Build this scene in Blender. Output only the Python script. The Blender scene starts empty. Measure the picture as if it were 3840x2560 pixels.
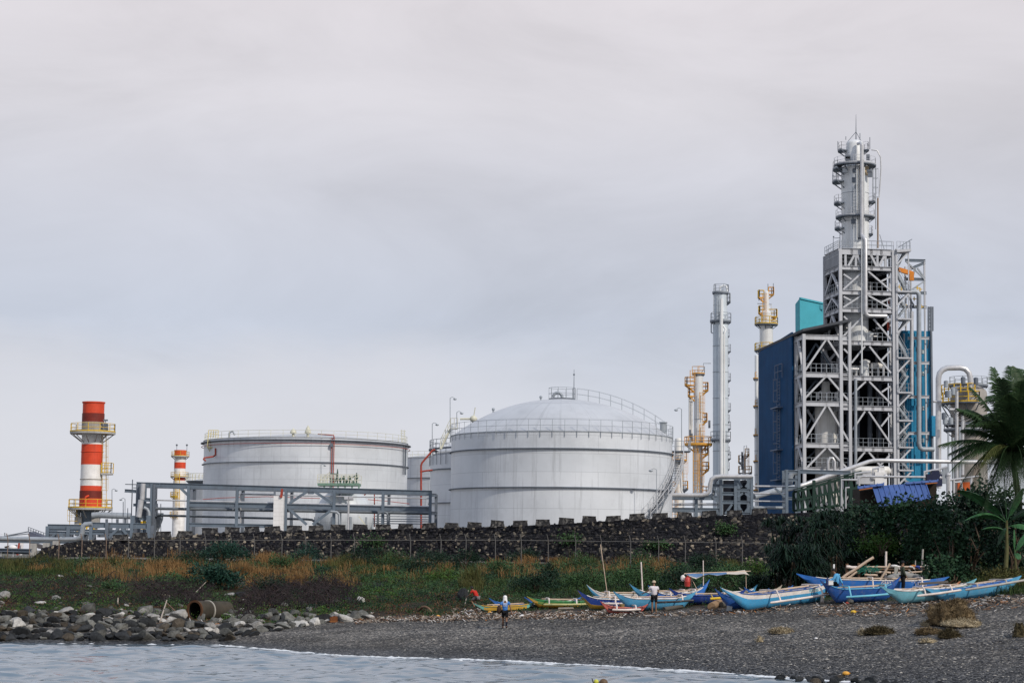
import bpy, math, random
import numpy as np
from mathutils import Vector, Matrix, noise
RN = random.Random(11)
scene = bpy.context.scene
COL = scene.collection
PI = math.pi
rad = math.radians
# ------------------------------------------------------------------ camera
FPX = 7500.0
PIT = math.atan(800 / FPX)
ROLL = rad(0.6)
CAM = Vector((0, 0, 5.0))
_R0 = Vector((1, 0, 0)); _U0 = Vector((0, -math.sin(PIT), math.cos(PIT)))
CF = Vector((0, math.cos(PIT), math.sin(PIT)))
CR = math.cos(ROLL) * _R0 + math.sin(ROLL) * _U0
CU = -math.sin(ROLL) * _R0 + math.cos(ROLL) * _U0
def ray(px, py):
    return CF + CR * ((px - 1920) / FPX) + CU * ((1280 - py) / FPX)
def W(px, py, Y):
    d = ray(px, py)
    return CAM + d * (Y / d.y)
def hor(px):
    return 2080 + (px - 1920) * math.tan(ROLL)
cd = bpy.data.cameras.new('camera'); co = bpy.data.objects.new('camera', cd); COL.objects.link(co)
cd.sensor_width = 36; cd.lens = 36 * FPX / 3840; cd.clip_start = 0.5; cd.clip_end = 9000
m3 = Matrix((CR, CU, -CF)).transposed()
co.matrix_world = Matrix.Translation(CAM) @ m3.to_4x4()
scene.camera = co
scene.view_settings.view_transform = 'Standard'; scene.view_settings.look = 'None'
scene.view_settings.exposure = 0.0; scene.view_settings.gamma = 1
# ------------------------------------------------------------------ objects
ORG = {}
def tag(o, label=None, cat=None, group=None, kind=None):
    if label: o['label'] = label
    if cat: o['category'] = cat
    if group: o['group'] = group
    if kind: o['kind'] = kind
    return o
def thing(name, label, cat, loc=(0, 0, 0), group=None, kind=None):
    o = bpy.data.objects.new(name, None); COL.objects.link(o)
    o.location = loc; ORG[o.name] = Vector(loc)
    o.empty_display_size = .3
    return tag(o, label, cat, group, kind)
def local_thing(name, label, cat, group=None):
    o = thing(name, label, cat, (0, 0, 0), group)
    return o
def link_mesh(name, me, parent=None, off=None):
    o = bpy.data.objects.new(name, me); COL.objects.link(o)
    if parent is not None:
        o.parent = parent; ORG[o.name] = ORG[parent.name]
    else:
        o.location = off; ORG[o.name] = Vector(off)
    return o
def np_obj(name, V, Fc, mats, parent=None, smooth=False, mi=None, sharp=None):
    """V (N,3) array, Fc list of equal-length faces (M,k) array"""
    V = np.asarray(V, dtype=np.float32); Fc = np.asarray(Fc, dtype=np.int32)
    if parent is None:
        off = np.array([(V[:, 0].min() + V[:, 0].max()) / 2, (V[:, 1].min() + V[:, 1].max()) / 2, V[:, 2].min()])
    else:
        off = np.array(ORG[parent.name])
    V = (V - off).astype(np.float32)
    me = bpy.data.meshes.new(name)
    me.vertices.add(len(V)); me.vertices.foreach_set('co', V.ravel())
    k = Fc.shape[1]
    me.loops.add(Fc.size); me.loops.foreach_set('vertex_index', Fc.ravel())
    me.polygons.add(len(Fc)); me.polygons.foreach_set('loop_start', np.arange(0, Fc.size, k, dtype=np.int32))
    me.polygons.foreach_set('loop_total', np.full(len(Fc), k, dtype=np.int32))
    for m in (mats if isinstance(mats, (list, tuple)) else [mats]): me.materials.append(m)
    if mi is not None: me.polygons.foreach_set('material_index', np.asarray(mi, dtype=np.int32))
    me.polygons.foreach_set('use_smooth', np.full(len(Fc), smooth))
    me.update(calc_edges=True); me.validate()
    return link_mesh(name, me, parent, tuple(off))
class MB:
    def __init__(s): s.v = []; s.f = []; s.mi = []; s.m = 0
    def add(s, vs, fs):
        n = len(s.v); s.v.extend([tuple(p) for p in vs])
        for f in fs: s.f.append(tuple(i + n for i in f)); s.mi.append(s.m)
        return s
    def box(s, c, d, rz=0.0):
        cx, cy, cz = c; a, b, h = d[0] / 2, d[1] / 2, d[2] / 2
        ca, sa = math.cos(rz), math.sin(rz)
        vs = [(cx + x * ca - y * sa, cy + x * sa + y * ca, cz + z) for z in (-h, h) for x, y in ((-a, -b), (a, -b), (a, b), (-a, b))]
        return s.add(vs, [(3, 2, 1, 0), (4, 5, 6, 7), (0, 1, 5, 4), (1, 2, 6, 5), (2, 3, 7, 6), (3, 0, 4, 7)])
    def bar(s, p0, p1, w, h=None, up=(0, 0, 1)):
        h = w if h is None else h
        p0 = Vector(p0); p1 = Vector(p1); d = (p1 - p0)
        if d.length < 1e-6: return s
        d.normalize(); u = Vector(up)
        if abs(d.dot(u)) > .98: u = Vector((0, 1, 0))
        x = d.cross(u).normalized(); z = x.cross(d).normalized()
        vs = []
        for p in (p0, p1):
            for a, b in ((-1, -1), (1, -1), (1, 1), (-1, 1)): vs.append(p + x * (a * w / 2) + z * (b * h / 2))
        return s.add(vs, [(3, 2, 1, 0), (4, 5, 6, 7), (0, 1, 5, 4), (1, 2, 6, 5), (2, 3, 7, 6), (3, 0, 4, 7)])
    def ibeam(s, p0, p1, w, h, t=.04, up=(0, 0, 1)):
        p0 = Vector(p0); p1 = Vector(p1); d = (p1 - p0).normalized(); u = Vector(up)
        if abs(d.dot(u)) > .98: u = Vector((0, 1, 0))
        x = d.cross(u).normalized(); z = x.cross(d).normalized()
        s.bar(p0 + z * (h / 2 - t / 2), p1 + z * (h / 2 - t / 2), w, t, up)
        s.bar(p0 - z * (h / 2 - t / 2), p1 - z * (h / 2 - t / 2), w, t, up)
        s.bar(p0, p1, t, h - 2 * t, up)
        return s
    def tube(s, pts, r, n=8, cap=True):
        pts = [Vector(p) for p in pts]; k = len(pts)
        rs = r if isinstance(r, (list, tuple)) else [r] * k
        t0 = (pts[1] - pts[0]).normalized()
        u = t0.cross(Vector((0, 0, 1)))
        if u.length < .05: u = t0.cross(Vector((0, 1, 0)))
        u.normalize(); vs = []
        for i in range(k):
            if i == 0: t = pts[1] - pts[0]
            elif i == k - 1: t = pts[-1] - pts[-2]
            else: t = (pts[i + 1] - pts[i]).normalized() + (pts[i] - pts[i - 1]).normalized()
            t.normalize(); u = (u - t * u.dot(t)).normalized(); w = t.cross(u)
            for j in range(n):
                a = 2 * PI * j / n
                vs.append(pts[i] + (u * math.cos(a) + w * math.sin(a)) * rs[i])
        fs = []
        for i in range(k - 1):
            for j in range(n):
                a = i * n + j; b = i * n + (j + 1) % n
                fs.append((a, b, b + n, a + n))
        if cap: fs.append(tuple(range(n - 1, -1, -1))); fs.append(tuple(range((k - 1) * n, k * n)))
        return s.add(vs, fs)
    def lathe(s, c, prof, n=32, a0=0.0, a1=2 * PI, mats=None):
        full = abs(a1 - a0 - 2 * PI) < 1e-6; m = n if full else n + 1
        vs = []
        for r, z in prof:
            for j in range(m):
                a = a0 + (a1 - a0) * j / n
                vs.append((c[0] + r * math.cos(a), c[1] + r * math.sin(a), z))
        k = len(s.v); s.v.extend(vs)
        for i in range(len(prof) - 1):
            if mats: s.m = mats[i]
            for j in range(n):
                b = (j + 1) % m if full else j + 1
                s.f.append((k + i * m + j, k + i * m + b, k + (i + 1) * m + b, k + (i + 1) * m + j)); s.mi.append(s.m)
        return s
    def ring(s, c, R, r, n=64, k=6, z=None, a0=0., a1=2 * PI):
        full = abs(a1 - a0 - 2 * PI) < 1e-6
        pts = [(c[0] + R * math.cos(a0 + (a1 - a0) * i / n), c[1] + R * math.sin(a0 + (a1 - a0) * i / n), c[2] if z is None else z) for i in range(n + 1)]
        return s.tube(pts, r, k, cap=not full)
    def quad(s, *p): return s.add(p, [tuple(range(len(p)))])
    def slab(s, poly, t):
        """poly: list of points (planar-ish), thickness vector t"""
        t = Vector(t); n = len(poly); a = [Vector(p) for p in poly]; b = [p + t for p in a]
        fs = [tuple(range(n)), tuple(range(2 * n - 1, n - 1, -1))]
        for i in range(n): j = (i + 1) % n; fs.append((i, n + i, n + j, j))
        return s.add(a + b, fs)
    def sphere(s, c, r, n=12, m=8, sq=(1, 1, 1)):
        vs = []; fs = []
        for i in range(m + 1):
            t = PI * i / m
            for j in range(n):
                a = 2 * PI * j / n
                vs.append((c[0] + r * sq[0] * math.sin(t) * math.cos(a), c[1] + r * sq[1] * math.sin(t) * math.sin(a), c[2] - r * sq[2] * math.cos(t)))
        for i in range(m):
            for j in range(n):
                b = (j + 1) % n; fs.append((i * n + j, i * n + b, (i + 1) * n + b, (i + 1) * n + j))
        return s.add(vs, fs)
    def build(s, name, mats, parent=None, smooth=None, sharp=40):
        if not s.v: return None
        V = np.array(s.v, dtype=np.float64)
        if parent is None:
            off = Vector(((V[:, 0].min() + V[:, 0].max()) / 2, (V[:, 1].min() + V[:, 1].max()) / 2, V[:, 2].min()))
        else: off = ORG[parent.name]
        V = V - np.array(off)
        me = bpy.data.meshes.new(name); me.from_pydata(V.tolist(), [], s.f)
        for m in (mats if isinstance(mats, (list, tuple)) else [mats]): me.materials.append(m)
        me.polygons.foreach_set('material_index', s.mi)
        if smooth:
            me.polygons.foreach_set('use_smooth', [True] * len(s.f))
            me.update()
            me.set_sharp_from_angle(angle=rad(sharp))
        me.update()
        return link_mesh(name, me, parent, off)
def copy_tree(o, parent=None):
    c = o.copy(); COL.objects.link(c)
    if parent is not None: c.parent = parent
    for ch in list(o.children): copy_tree(ch, c)
    return c
# ------------------------------------------------------------------ materials
def new_mat(name):
    m = bpy.data.materials.new(name); m.use_nodes = True
    nt = m.node_tree; return m, nt, nt.nodes['Principled BSDF']
def N(nt, t, **kw):
    n = nt.nodes.new(t)
    for k, v in kw.items():
        if k.startswith('i_'):
            key = k[2:]; key = int(key) if key.isdigit() else key.replace('_', ' ')
            n.inputs[key].default_value = v
        else: setattr(n, k, v)
    return n
def ramp(nt, src, stops, interp='LINEAR'):
    r = nt.nodes.new('ShaderNodeValToRGB'); r.color_ramp.interpolation = interp
    e = r.color_ramp.elements
    while len(e) < len(stops): e.new(.5)
    for i, (p, c) in enumerate(stops):
        e[i].position = p; e[i].color = (c[0], c[1], c[2], 1) if hasattr(c, '__len__') else (c, c, c, 1)
    nt.links.new(src, r.inputs[0]); return r
def mixc(nt, fac, a, b, blend='MIX'):
    n = nt.nodes.new('ShaderNodeMix'); n.data_type = 'RGBA'; n.blend_type = blend
    for inp, v in ((n.inputs[0], fac), (n.inputs[6], a), (n.inputs[7], b)):
        if hasattr(v, 'is_linked') or hasattr(v, 'links'): nt.links.new(v, inp)
        elif hasattr(v, '__len__'): inp.default_value = (v[0], v[1], v[2], 1)
        else: inp.default_value = v
    return n.outputs[2]
def coords(nt, sc=(1, 1, 1), out='Object'):
    tc = N(nt, 'ShaderNodeTexCoord'); mp = N(nt, 'ShaderNodeMapping'); mp.inputs['Scale'].default_value = sc
    nt.links.new(tc.outputs[out], mp.inputs[0]); return mp.outputs[0]
def noise_fac(nt, vec, scale=1., detail=4., rough=.6):
    n = N(nt, 'ShaderNodeTexNoise', i_Scale=scale, i_Detail=detail, i_Roughness=rough)
    nt.links.new(vec, n.inputs['Vector']); return n.outputs[0]
_MC = {}
def paint(name, col, rough=.55, metal=0., dirt=None, amt=.5, scale=1.2, streak=False, var=.18, bump=0., wave=None):
    """painted / plain surface with blotchy variation and optional dirt (vertical runs when streak)"""
    if name in _MC: return _MC[name]
    m, nt, b = new_mat(name)
    f = noise_fac(nt, coords(nt, (scale, scale, scale)), 1., 5.)
    lo = tuple(c * (1 - var) for c in col); hi = tuple(min(1, c * (1 + var)) for c in col)
    c = ramp(nt, f, [(.3, lo), (.7, hi)]).outputs[0]
    if dirt:
        sc = (scale * 2.2, scale * 2.2, scale * .12) if streak else (scale * 1.7,) * 3
        g = noise_fac(nt, coords(nt, sc), 1., 6., .7)
        g = ramp(nt, g, [(.52, 0.), (.72, 1.)]).outputs[0]
        mu = N(nt, 'ShaderNodeMath', operation='MULTIPLY'); nt.links.new(g, mu.inputs[0]); mu.inputs[1].default_value = amt
        c = mixc(nt, mu.outputs[0], c, dirt)
    nt.links.new(c, b.inputs['Base Color'])
    b.inputs['Roughness'].default_value = rough; b.inputs['Metallic'].default_value = metal; b.inputs['Specular IOR Level'].default_value = .12 if rough > .68 else .3
    if wave:
        # corrugation running vertically: wave along (x,y) of the object
        w = N(nt, 'ShaderNodeTexWave', i_Scale=wave, i_Distortion=0.)
        w.wave_type = 'BANDS'; w.bands_direction = 'DIAGONAL'
        nt.links.new(coords(nt, (1, 1, 0)), w.inputs['Vector'])
        bp = N(nt, 'ShaderNodeBump', i_Strength=.8, i_Distance=.06); nt.links.new(w.outputs[0], bp.inputs['Height'])
        nt.links.new(bp.outputs[0], b.inputs['Normal'])
    elif bump:
        g2 = noise_fac(nt, coords(nt, (scale * 6,) * 3), 1., 5.)
        bp = N(nt, 'ShaderNodeBump', i_Strength=bump, i_Distance=.05); nt.links.new(g2, bp.inputs['Height'])
        nt.links.new(bp.outputs[0], b.inputs['Normal'])
    _MC[name] = m; return m
def leafmat(name, col, var=.45, rough=.5, scale=1.3, warm=None, trans=0.):
    if name in _MC: return _MC[name]
    m, nt, b = new_mat(name)
    f = noise_fac(nt, coords(nt, (scale,) * 3), 1., 3.)
    lo = tuple(c * (1 - var) for c in col); hi = tuple(c * (1 + var) for c in col)
    c = ramp(nt, f, [(.32, lo), (.68, hi)]).outputs[0]
    f2 = noise_fac(nt, coords(nt, (scale * 9,) * 3), 1., 2.)
    c = mixc(nt, ramp(nt, f2, [(.45, 0.), (.7, .8)]).outputs[0], c, warm or tuple(x * 1.5 for x in col))
    nt.links.new(c, b.inputs['Base Color']); b.inputs['Roughness'].default_value = rough
    b.inputs['Specular IOR Level'].default_value = .12
    _MC[name] = m; return m
STEEL = paint('galvanised_steel', (.30, .33, .36), .5, .15, (.16, .16, .17), .5, .8, True)
STEEL_D = paint('dark_steel', (.13, .15, .18), .55, .1, (.06, .06, .07), .5, .8, True)
STEEL_L = paint('pale_steel', (.44, .45, .47), .5, .05, (.3, .26, .22), .4, .9, True, .1)
BLUEGREY = paint('blue_grey_steel', (.135, .17, .21), .5, .1, (.10, .10, .11), .55, .7, True)
YEL = paint('yellow_paint', (.62, .40, .03), .5, 0, (.30, .15, .05), .5, 2)
ORA = paint('orange_yellow_paint', (.66, .33, .05), .5, 0, (.25, .10, .04), .55, 2)
REDP = paint('red_pipe_paint', (.33, .055, .035), .5)
WHITE = paint('white_paint', (.74, .73, .72), .5, 0, (.45, .42, .38), .3, .6, True, .06)
CONC = paint('pale_concrete', (.38, .37, .35), .85, 0, (.18, .17, .16), .6, 1.5, True)
BLACK = paint('black_steel', (.02, .022, .026), .5)
# ------------------------------------------------------------------ world, sun
SUN = Vector((.66 * .80, -.75 * .80, .60)).normalized()
w = bpy.data.worlds.new('World'); scene.world = w; w.use_nodes = True
nt = w.node_tree; bg = nt.nodes['Background']
sky = N(nt, 'ShaderNodeTexSky'); sky.sky_type = 'NISHITA'; sky.sun_disc = False
sky.sun_elevation = math.asin(SUN.z); sky.sun_rotation = math.atan2(SUN.x, SUN.y)
sc = nt.nodes.new('ShaderNodeMix'); sc.data_type = 'RGBA'
tc = N(nt, 'ShaderNodeTexCoord')
sep = N(nt, 'ShaderNodeSeparateXYZ'); nt.links.new(tc.outputs['Generated'], sep.inputs[0])
mp = N(nt, 'ShaderNodeMapping'); mp.inputs['Scale'].default_value = (3.0, 3.0, 8.); mp.inputs['Location'].default_value = (1.3, .4, .2)
nt.links.new(tc.outputs['Generated'], mp.inputs[0])
nf = N(nt, 'ShaderNodeTexNoise', i_Scale=2.2, i_Detail=7., i_Roughness=.58, i_Distortion=.6); nt.links.new(mp.outputs[0], nf.inputs['Vector'])
# base cloud tone by height: pale bluish at the horizon, darker lavender-grey band, pale pinkish overhead
base = ramp(nt, sep.outputs[2], [(0., (.66, .70, .78)), (.06, (.69, .71, .78)), (.115, (.575, .615, .715)), (.17, (.635, .645, .715)), (.22, (.715, .695, .735)), (.275, (.765, .725, .755)), (.36, (.68, .70, .77)), (.6, (.52, .61, .79)), (1., (.47, .57, .78))])
cl = ramp(nt, nf.outputs[0], [(.28, .90), (.5, 1.0), (.70, 1.07)])
cm = mixc(nt, 1., base.outputs[0], cl.outputs[0], 'MULTIPLY')
# a soft-edged pale cloud bank low on the left
nb = N(nt, 'ShaderNodeTexNoise', i_Scale=9., i_Detail=5., i_Roughness=.55); nt.links.new(tc.outputs['Generated'], nb.inputs['Vector'])
ed_ = N(nt, 'ShaderNodeMath', operation='MULTIPLY_ADD'); nt.links.new(nb.outputs[0], ed_.inputs[0]); ed_.inputs[1].default_value = .07; nt.links.new(sep.outputs[2], ed_.inputs[2])
m1 = N(nt, 'ShaderNodeMapRange', i_1=.145, i_2=.122, i_3=0., i_4=1.); nt.links.new(ed_.outputs[0], m1.inputs[0])
m2 = N(nt, 'ShaderNodeMapRange', i_1=.05, i_2=-.06, i_3=0., i_4=1.); nt.links.new(sep.outputs[0], m2.inputs[0])
m3_ = N(nt, 'ShaderNodeMath', operation='MULTIPLY'); nt.links.new(m1.outputs[0], m3_.inputs[0]); nt.links.new(m2.outputs[0], m3_.inputs[1])
m4 = N(nt, 'ShaderNodeMath', operation='MULTIPLY'); nt.links.new(m3_.outputs[0], m4.inputs[0]); m4.inputs[1].default_value = .6
cm = mixc(nt, m4.outputs[0], cm, (.715, .715, .77))
skm = N(nt, 'ShaderNodeVectorMath', operation='SCALE'); nt.links.new(sky.outputs[0], skm.inputs[0]); skm.inputs['Scale'].default_value = .9
mx = mixc(nt, .94, skm.outputs[0], N(nt, 'ShaderNodeRGB').outputs[0])
sc2 = N(nt, 'ShaderNodeVectorMath', operation='SCALE'); nt.links.new(cm, sc2.inputs[0]); sc2.inputs['Scale'].default_value = 10.
nt.links.new(sc2.outputs[0], mx.node.inputs[7])
nt.links.new(mx, bg.inputs[0]); bg.inputs[1].default_value = 0.1
sl = bpy.data.lights.new('sun', 'SUN'); so = bpy.data.objects.new('sun', sl); COL.objects.link(so)
sl.energy = 3.0; sl.angle = rad(1.2); sl.color = (1.0, .92, .82)
so.rotation_euler = (-SUN).to_track_quat('-Z', 'Y').to_euler(); so.location = SUN * 100
# ------------------------------------------------------------------ terrain
def zpx(px, z, Y): # pixel row where height z at depth Y is seen
    return hor(px) + (CAM.z - z) * FPX / Y
_c = {  # column px: [shore row, (beach top row, Y), (bank mid row, Y)]
    -4000: (2370, (2270, 118), (2140, 136)), -1500: (2385, (2285, 118), (2155, 136)), -600: (2395, (2300, 118), (2160, 136)), 0: (2402, (2310, 118), (2170, 136)), 400: (2408, (2310, 118), (2175, 136)),
    830: (2410, (2335, 116), (2190, 136)), 1000: (2424, (2338, 115), (2190, 136)), 1300: (2450, (2325, 115), (2190, 136)),
    1900: (2468, (2297, 114), (2190, 134)), 2500: (2499, (2288, 108), (2185, 128)), 3000: (2535, (2262, 106), (2170, 125)),
    3400: (2560, (2250, 104), (2170, 122)), 3840: (2600, (2215, 104), (2150, 122)), 4400: (2680, (2180, 104), (2110, 122)), 5600: (2760, (2140, 104), (2090, 122)), 8000: (2850, (2130, 104), (2105, 122))}
CK = sorted(_c)
def column(px):
    px = max(CK[0], min(CK[-1], px))
    for a, b in zip(CK, CK[1:]):
        if a <= px <= b: break
    t = (px - a) / (b - a)
    L = lambda u, v: u + (v - u) * t
    A, B = _c[a], _c[b]
    r0 = L(A[0], B[0]); Y0 = CAM.z * FPX / (r0 - hor(px))
    rows = [(r0, Y0), (L(A[1][0], B[1][0]), L(A[1][1], B[1][1])), (L(A[2][0], B[2][0]), L(A[2][1], B[2][1]))]
    def zrow(i): r, Y = rows[i]; return CAM.z - (r - hor(px)) * Y / FPX
    zs = [0., zrow(1), zrow(2)]; Ys = [Y0, rows[1][1], rows[2][1]]
    zf = max(zs[2] + .3, 4.1); yf = 160. if px < 1900 else 160 - min(1., (px - 1900) / 1500) * 8
    zs += [zf, zf + .15]; Ys += [yf, 174.]
    return Ys, zs
def hn(x, y, k):
    a = (.0, .05, .16, .2, .1)[int(k)] if k == int(k) else None
    k = max(0., min(4., k)); i = min(3, int(k)); A = (.03, .06, .2, .2, .1)
    a = A[i] + (A[i + 1] - A[i]) * (k - i)
    return a * noise.noise(Vector((x * .35, y * .35, 3.1))) + a * .5 * noise.noise(Vector((x * 1.1, y * 1.1, 7.7)))
def ground_at(px, k):
    """point on the ground in picture column px at zone position k (0 shore, 1 beach top, 2 bank, 3 fence, 4 wall)"""
    Ys, zs = column(px); k = max(0., min(4., k)); i = min(3, int(k)); t = k - i
    Y = Ys[i] + (Ys[i + 1] - Ys[i]) * t; s = t
    if i == 0: s = t ** .85
    z = zs[i] + (zs[i + 1] - zs[i]) * s
    x = (px - 1920) / FPX * Y / CF.y * 1.0
    # exact x on the column: solve with row
    p = W(px, hor(px) + (CAM.z - z) * FPX / Y, Y)
    return Vector((p.x, Y, z + hn(p.x, Y, k)))
def row_of(p):
    d = p - CAM; return 1280 - FPX * d.dot(CU) / d.dot(CF)
def col_of(p):
    d = p - CAM; return 1920 + FPX * d.dot(CR) / d.dot(CF)
def G(px, py):
    """ground point seen at pixel"""
    lo, hi = 0., 4.
    for _ in range(26):
        m = (lo + hi) / 2
        if row_of(ground_at(px, m)) > py: lo = m
        else: hi = m
    return ground_at(px, lo)
KROWS = [i / 26 for i in range(26)] + [1 + i / 26 for i in range(26)] + [2 + i / 16 for i in range(16)] + [3 + i / 5 for i in range(6)]
pxs = [-4000, -3000, -2200, -1500] + list(range(-900, 4801, 24)) + [5600, 6500, 8000]
V = []; ZONE = []
for px in pxs:
    p0 = ground_at(px, 0)
    for dy, z in ((-60, -6.), (-14, -1.6), (-3, -.34)):
        V.append((p0.x * (p0.y + dy) / p0.y, p0.y + dy, z)); ZONE.append(-1.)
    for k in KROWS:
        p = ground_at(px, k); V.append(tuple(p)); ZONE.append(k)
    for Y, z in ((182, 4.4), (300, 4.4), (900, 4.4), (6000, 4.4)):
        pl = V[-1]; u = (px - 1920) / FPX; V.append((u * Y, Y, z)); ZONE.append(5.)
nr = 3 + len(KROWS) + 4
Fq = [(i * nr + j, (i + 1) * nr + j, (i + 1) * nr + j + 1, i * nr + j + 1) for i in range(len(pxs) - 1) for j in range(nr - 1)]
m, nt, b = new_mat('shore_ground')
at = N(nt, 'ShaderNodeAttribute', attribute_name='zone')
vec = coords(nt)
# gravel: dark grey volcanic pebbles with pale specks
vo = N(nt, 'ShaderNodeTexVoronoi', i_Scale=11.); nt.links.new(vec, vo.inputs['Vector'])
vs_ = N(nt, 'ShaderNodeSeparateColor'); nt.links.new(vo.outputs['Color'], vs_.inputs[0])
gr = ramp(nt, vs_.outputs[0], [(0., (.034, .033, .032)), (.5, (.080, .076, .071)), (.78, (.145, .137, .127)), (.93, (.25, .23, .20)), (1., (.46, .41, .35))])
bl = ramp(nt, noise_fac(nt, coords(nt, (.25, .6, .6)), 1., 6., .65), [(.32, .55), (.5, 1.), (.68, 1.4)])
grav = mixc(nt, 1., gr.outputs[0], bl.outputs[0], 'MULTIPLY')
wet = N(nt, 'ShaderNodeMapRange', i_1=.0, i_2=.30, i_3=1., i_4=0.); nt.links.new(at.outputs['Fac'], wet.inputs[0])
wn = N(nt, 'ShaderNodeMath', operation='MULTIPLY_ADD'); nt.links.new(noise_fac(nt, vec, .35, 3.), wn.inputs[0]); wn.inputs[1].default_value = .12; wn.inputs[2].default_value = -.06
wa = N(nt, 'ShaderNodeMath', operation='ADD'); nt.links.new(at.outputs['Fac'], wa.inputs[0]); nt.links.new(wn.outputs[0], wa.inputs[1])
nt.links.new(wa.outputs[0], wet.inputs[0])
band = N(nt, 'ShaderNodeMath', operation='MULTIPLY_ADD'); nt.links.new(noise_fac(nt, coords(nt, (.12, .4, .4)), 1., 4.), band.inputs[0]); band.inputs[1].default_value = .34; nt.links.new(at.outputs['Fac'], band.inputs[2])
bnd = ramp(nt, band.outputs[0], [(.30, .85), (.42, 1.12), (.54, .86), (.62, 1.15), (.78, 1.22), (.90, .82), (.98, .68), (1.0, .8)])
grav = mixc(nt, 1., grav, bnd.outputs[0], 'MULTIPLY')
grav = mixc(nt, wet.outputs[0], grav, mixc(nt, 1., grav, (.45, .5, .58), 'MULTIPLY'))
# bank soil with moss, dry and dark leaf-litter patches
n1 = noise_fac(nt, vec, .28, 5.); n2 = noise_fac(nt, vec, 1.6, 5.)
soil = ramp(nt, n1, [(.3, (.040, .019, .012)), (.47, (.026, .019, .011)), (.58, (.018, .030, .010)), (.75, (.045, .036, .016))])
soil = mixc(nt, 1., soil.outputs[0], ramp(nt, n2, [(.3, .55), (.7, 1.5)]).outputs[0], 'MULTIPLY')
zm = N(nt, 'ShaderNodeMath', operation='MULTIPLY_ADD'); nt.links.new(n2, zm.inputs[0]); zm.inputs[1].default_value = .35; zm.inputs[2].default_value = -.17
za = N(nt, 'ShaderNodeMath', operation='ADD'); nt.links.new(at.outputs['Fac'], za.inputs[0]); nt.links.new(zm.outputs[0], za.inputs[1])
zr = N(nt, 'ShaderNodeMapRange', i_1=.98, i_2=1.12, i_3=0., i_4=1.); nt.links.new(za.outputs[0], zr.inputs[0])
c = mixc(nt, zr.outputs[0], grav, soil)
far = N(nt, 'ShaderNodeMapRange', i_1=4.2, i_2=4.6, i_3=0., i_4=1.); nt.links.new(at.outputs['Fac'], far.inputs[0])
c = mixc(nt, far.outputs[0], c, (.16, .155, .14))
nt.links.new(c, b.inputs['Base Color']); b.inputs['Specular IOR Level'].default_value = .15
rr = N(nt, 'ShaderNodeMapRange', i_1=0., i_2=.22, i_3=.38, i_4=.9); nt.links.new(wa.outputs[0], rr.inputs[0]); nt.links.new(rr.outputs[0], b.inputs['Roughness'])
bp = N(nt, 'ShaderNodeBump', i_Strength=.9, i_Distance=.06); nt.links.new(vo.outputs['Distance'], bp.inputs['Height']); bp.invert = True
nt.links.new(bp.outputs[0], b.inputs['Normal'])
GROUND = np_obj('ground', V, Fq, m, smooth=True)
tag(GROUND, kind='structure')
at_ = GROUND.data.attributes.new('zone', 'FLOAT', 'POINT'); at_.data.foreach_set('value', np.array(ZONE, dtype=np.float32))
# ------------------------------------------------------------------ water
m, nt, b = new_mat('sea_water')
b.inputs['Base Color'].default_value = (.12, .165, .205, 1); b.inputs['Roughness'].default_value = .10; b.inputs['IOR'].default_value = 1.333
v1 = coords(nt, (.55, .50, 1)); v2 = coords(nt, (.14, .13, 1)); v3 = coords(nt, (2.2, 1.6, 1))
a1 = noise_fac(nt, v1, 1., 4.); a2 = noise_fac(nt, v2, 1., 3.); a3 = noise_fac(nt, v3, 1., 3.)
s1 = N(nt, 'ShaderNodeMath', operation='MULTIPLY_ADD'); nt.links.new(a2, s1.inputs[0]); s1.inputs[1].default_value = 1.6; nt.links.new(a1, s1.inputs[2])
s2 = N(nt, 'ShaderNodeMath', operation='MULTIPLY_ADD'); nt.links.new(a3, s2.inputs[0]); s2.inputs[1].default_value = .35; nt.links.new(s1.outputs[0], s2.inputs[2])
bp = N(nt, 'ShaderNodeBump', i_Strength=.35, i_Distance=.03); nt.links.new(s2.outputs[0], bp.inputs['Height']); nt.links.new(bp.outputs[0], b.inputs['Normal'])
# real wavelets on the visible stretch, flat water beyond
rw = np.random.default_rng(9)
NU, NY = 660, 430
uu = np.linspace(-.33, .33, NU); yy = np.linspace(57., 121., NY)
UU, YY = np.meshgrid(uu, yy, indexing='ij'); XX = UU * YY
ZZ = np.zeros_like(XX)
for i in range(46):
    lam = .42 * (11.) ** rw.random(); th = PI / 2 + rw.normal() * .75; kx, ky = 2 * PI / lam * math.cos(th), 2 * PI / lam * math.sin(th)
    ph = rw.uniform(0, 2 * PI); sg = np.sin(kx * XX + ky * YY + ph + .8 * np.sin(.35 * XX + .21 * YY + i)); ZZ += lam * .0052 * sg
shore = np.array([column(u * FPX + 1920)[0][0] for u in uu])
fade = np.clip((shore[:, None] - YY) / 4., .12, 1.) * np.clip((YY - 57.) / 4., 0, 1) * np.clip((.33 - np.abs(UU)) / .02, 0, 1)
swell = .6 + .5 * np.sin(.10 * XX + 1.1 * np.sin(.07 * YY)) * np.sin(.17 * YY + .05 * XX)
ZZ = ZZ * fade * (.75 + .35 * swell)
V = np.stack([XX.ravel(), YY.ravel(), ZZ.ravel()], 1)
I = np.arange(NU * NY).reshape(NU, NY); Fq = np.stack([I[:-1, :-1], I[1:, :-1], I[1:, 1:], I[:-1, 1:]], -1).reshape(-1, 4)
n0 = len(V); V = np.concatenate([V, np.array([(-3000, -400, 0), (3000, -400, 0), (3000, 57, 0), (-3000, 57, 0), (-.33 * 57, 57, 0), (.33 * 57, 57, 0), (-.33 * 121, 121, 0), (.33 * 121, 121, 0), (-3000, 140, 0), (3000, 140, 0)], dtype=float)])
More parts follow.
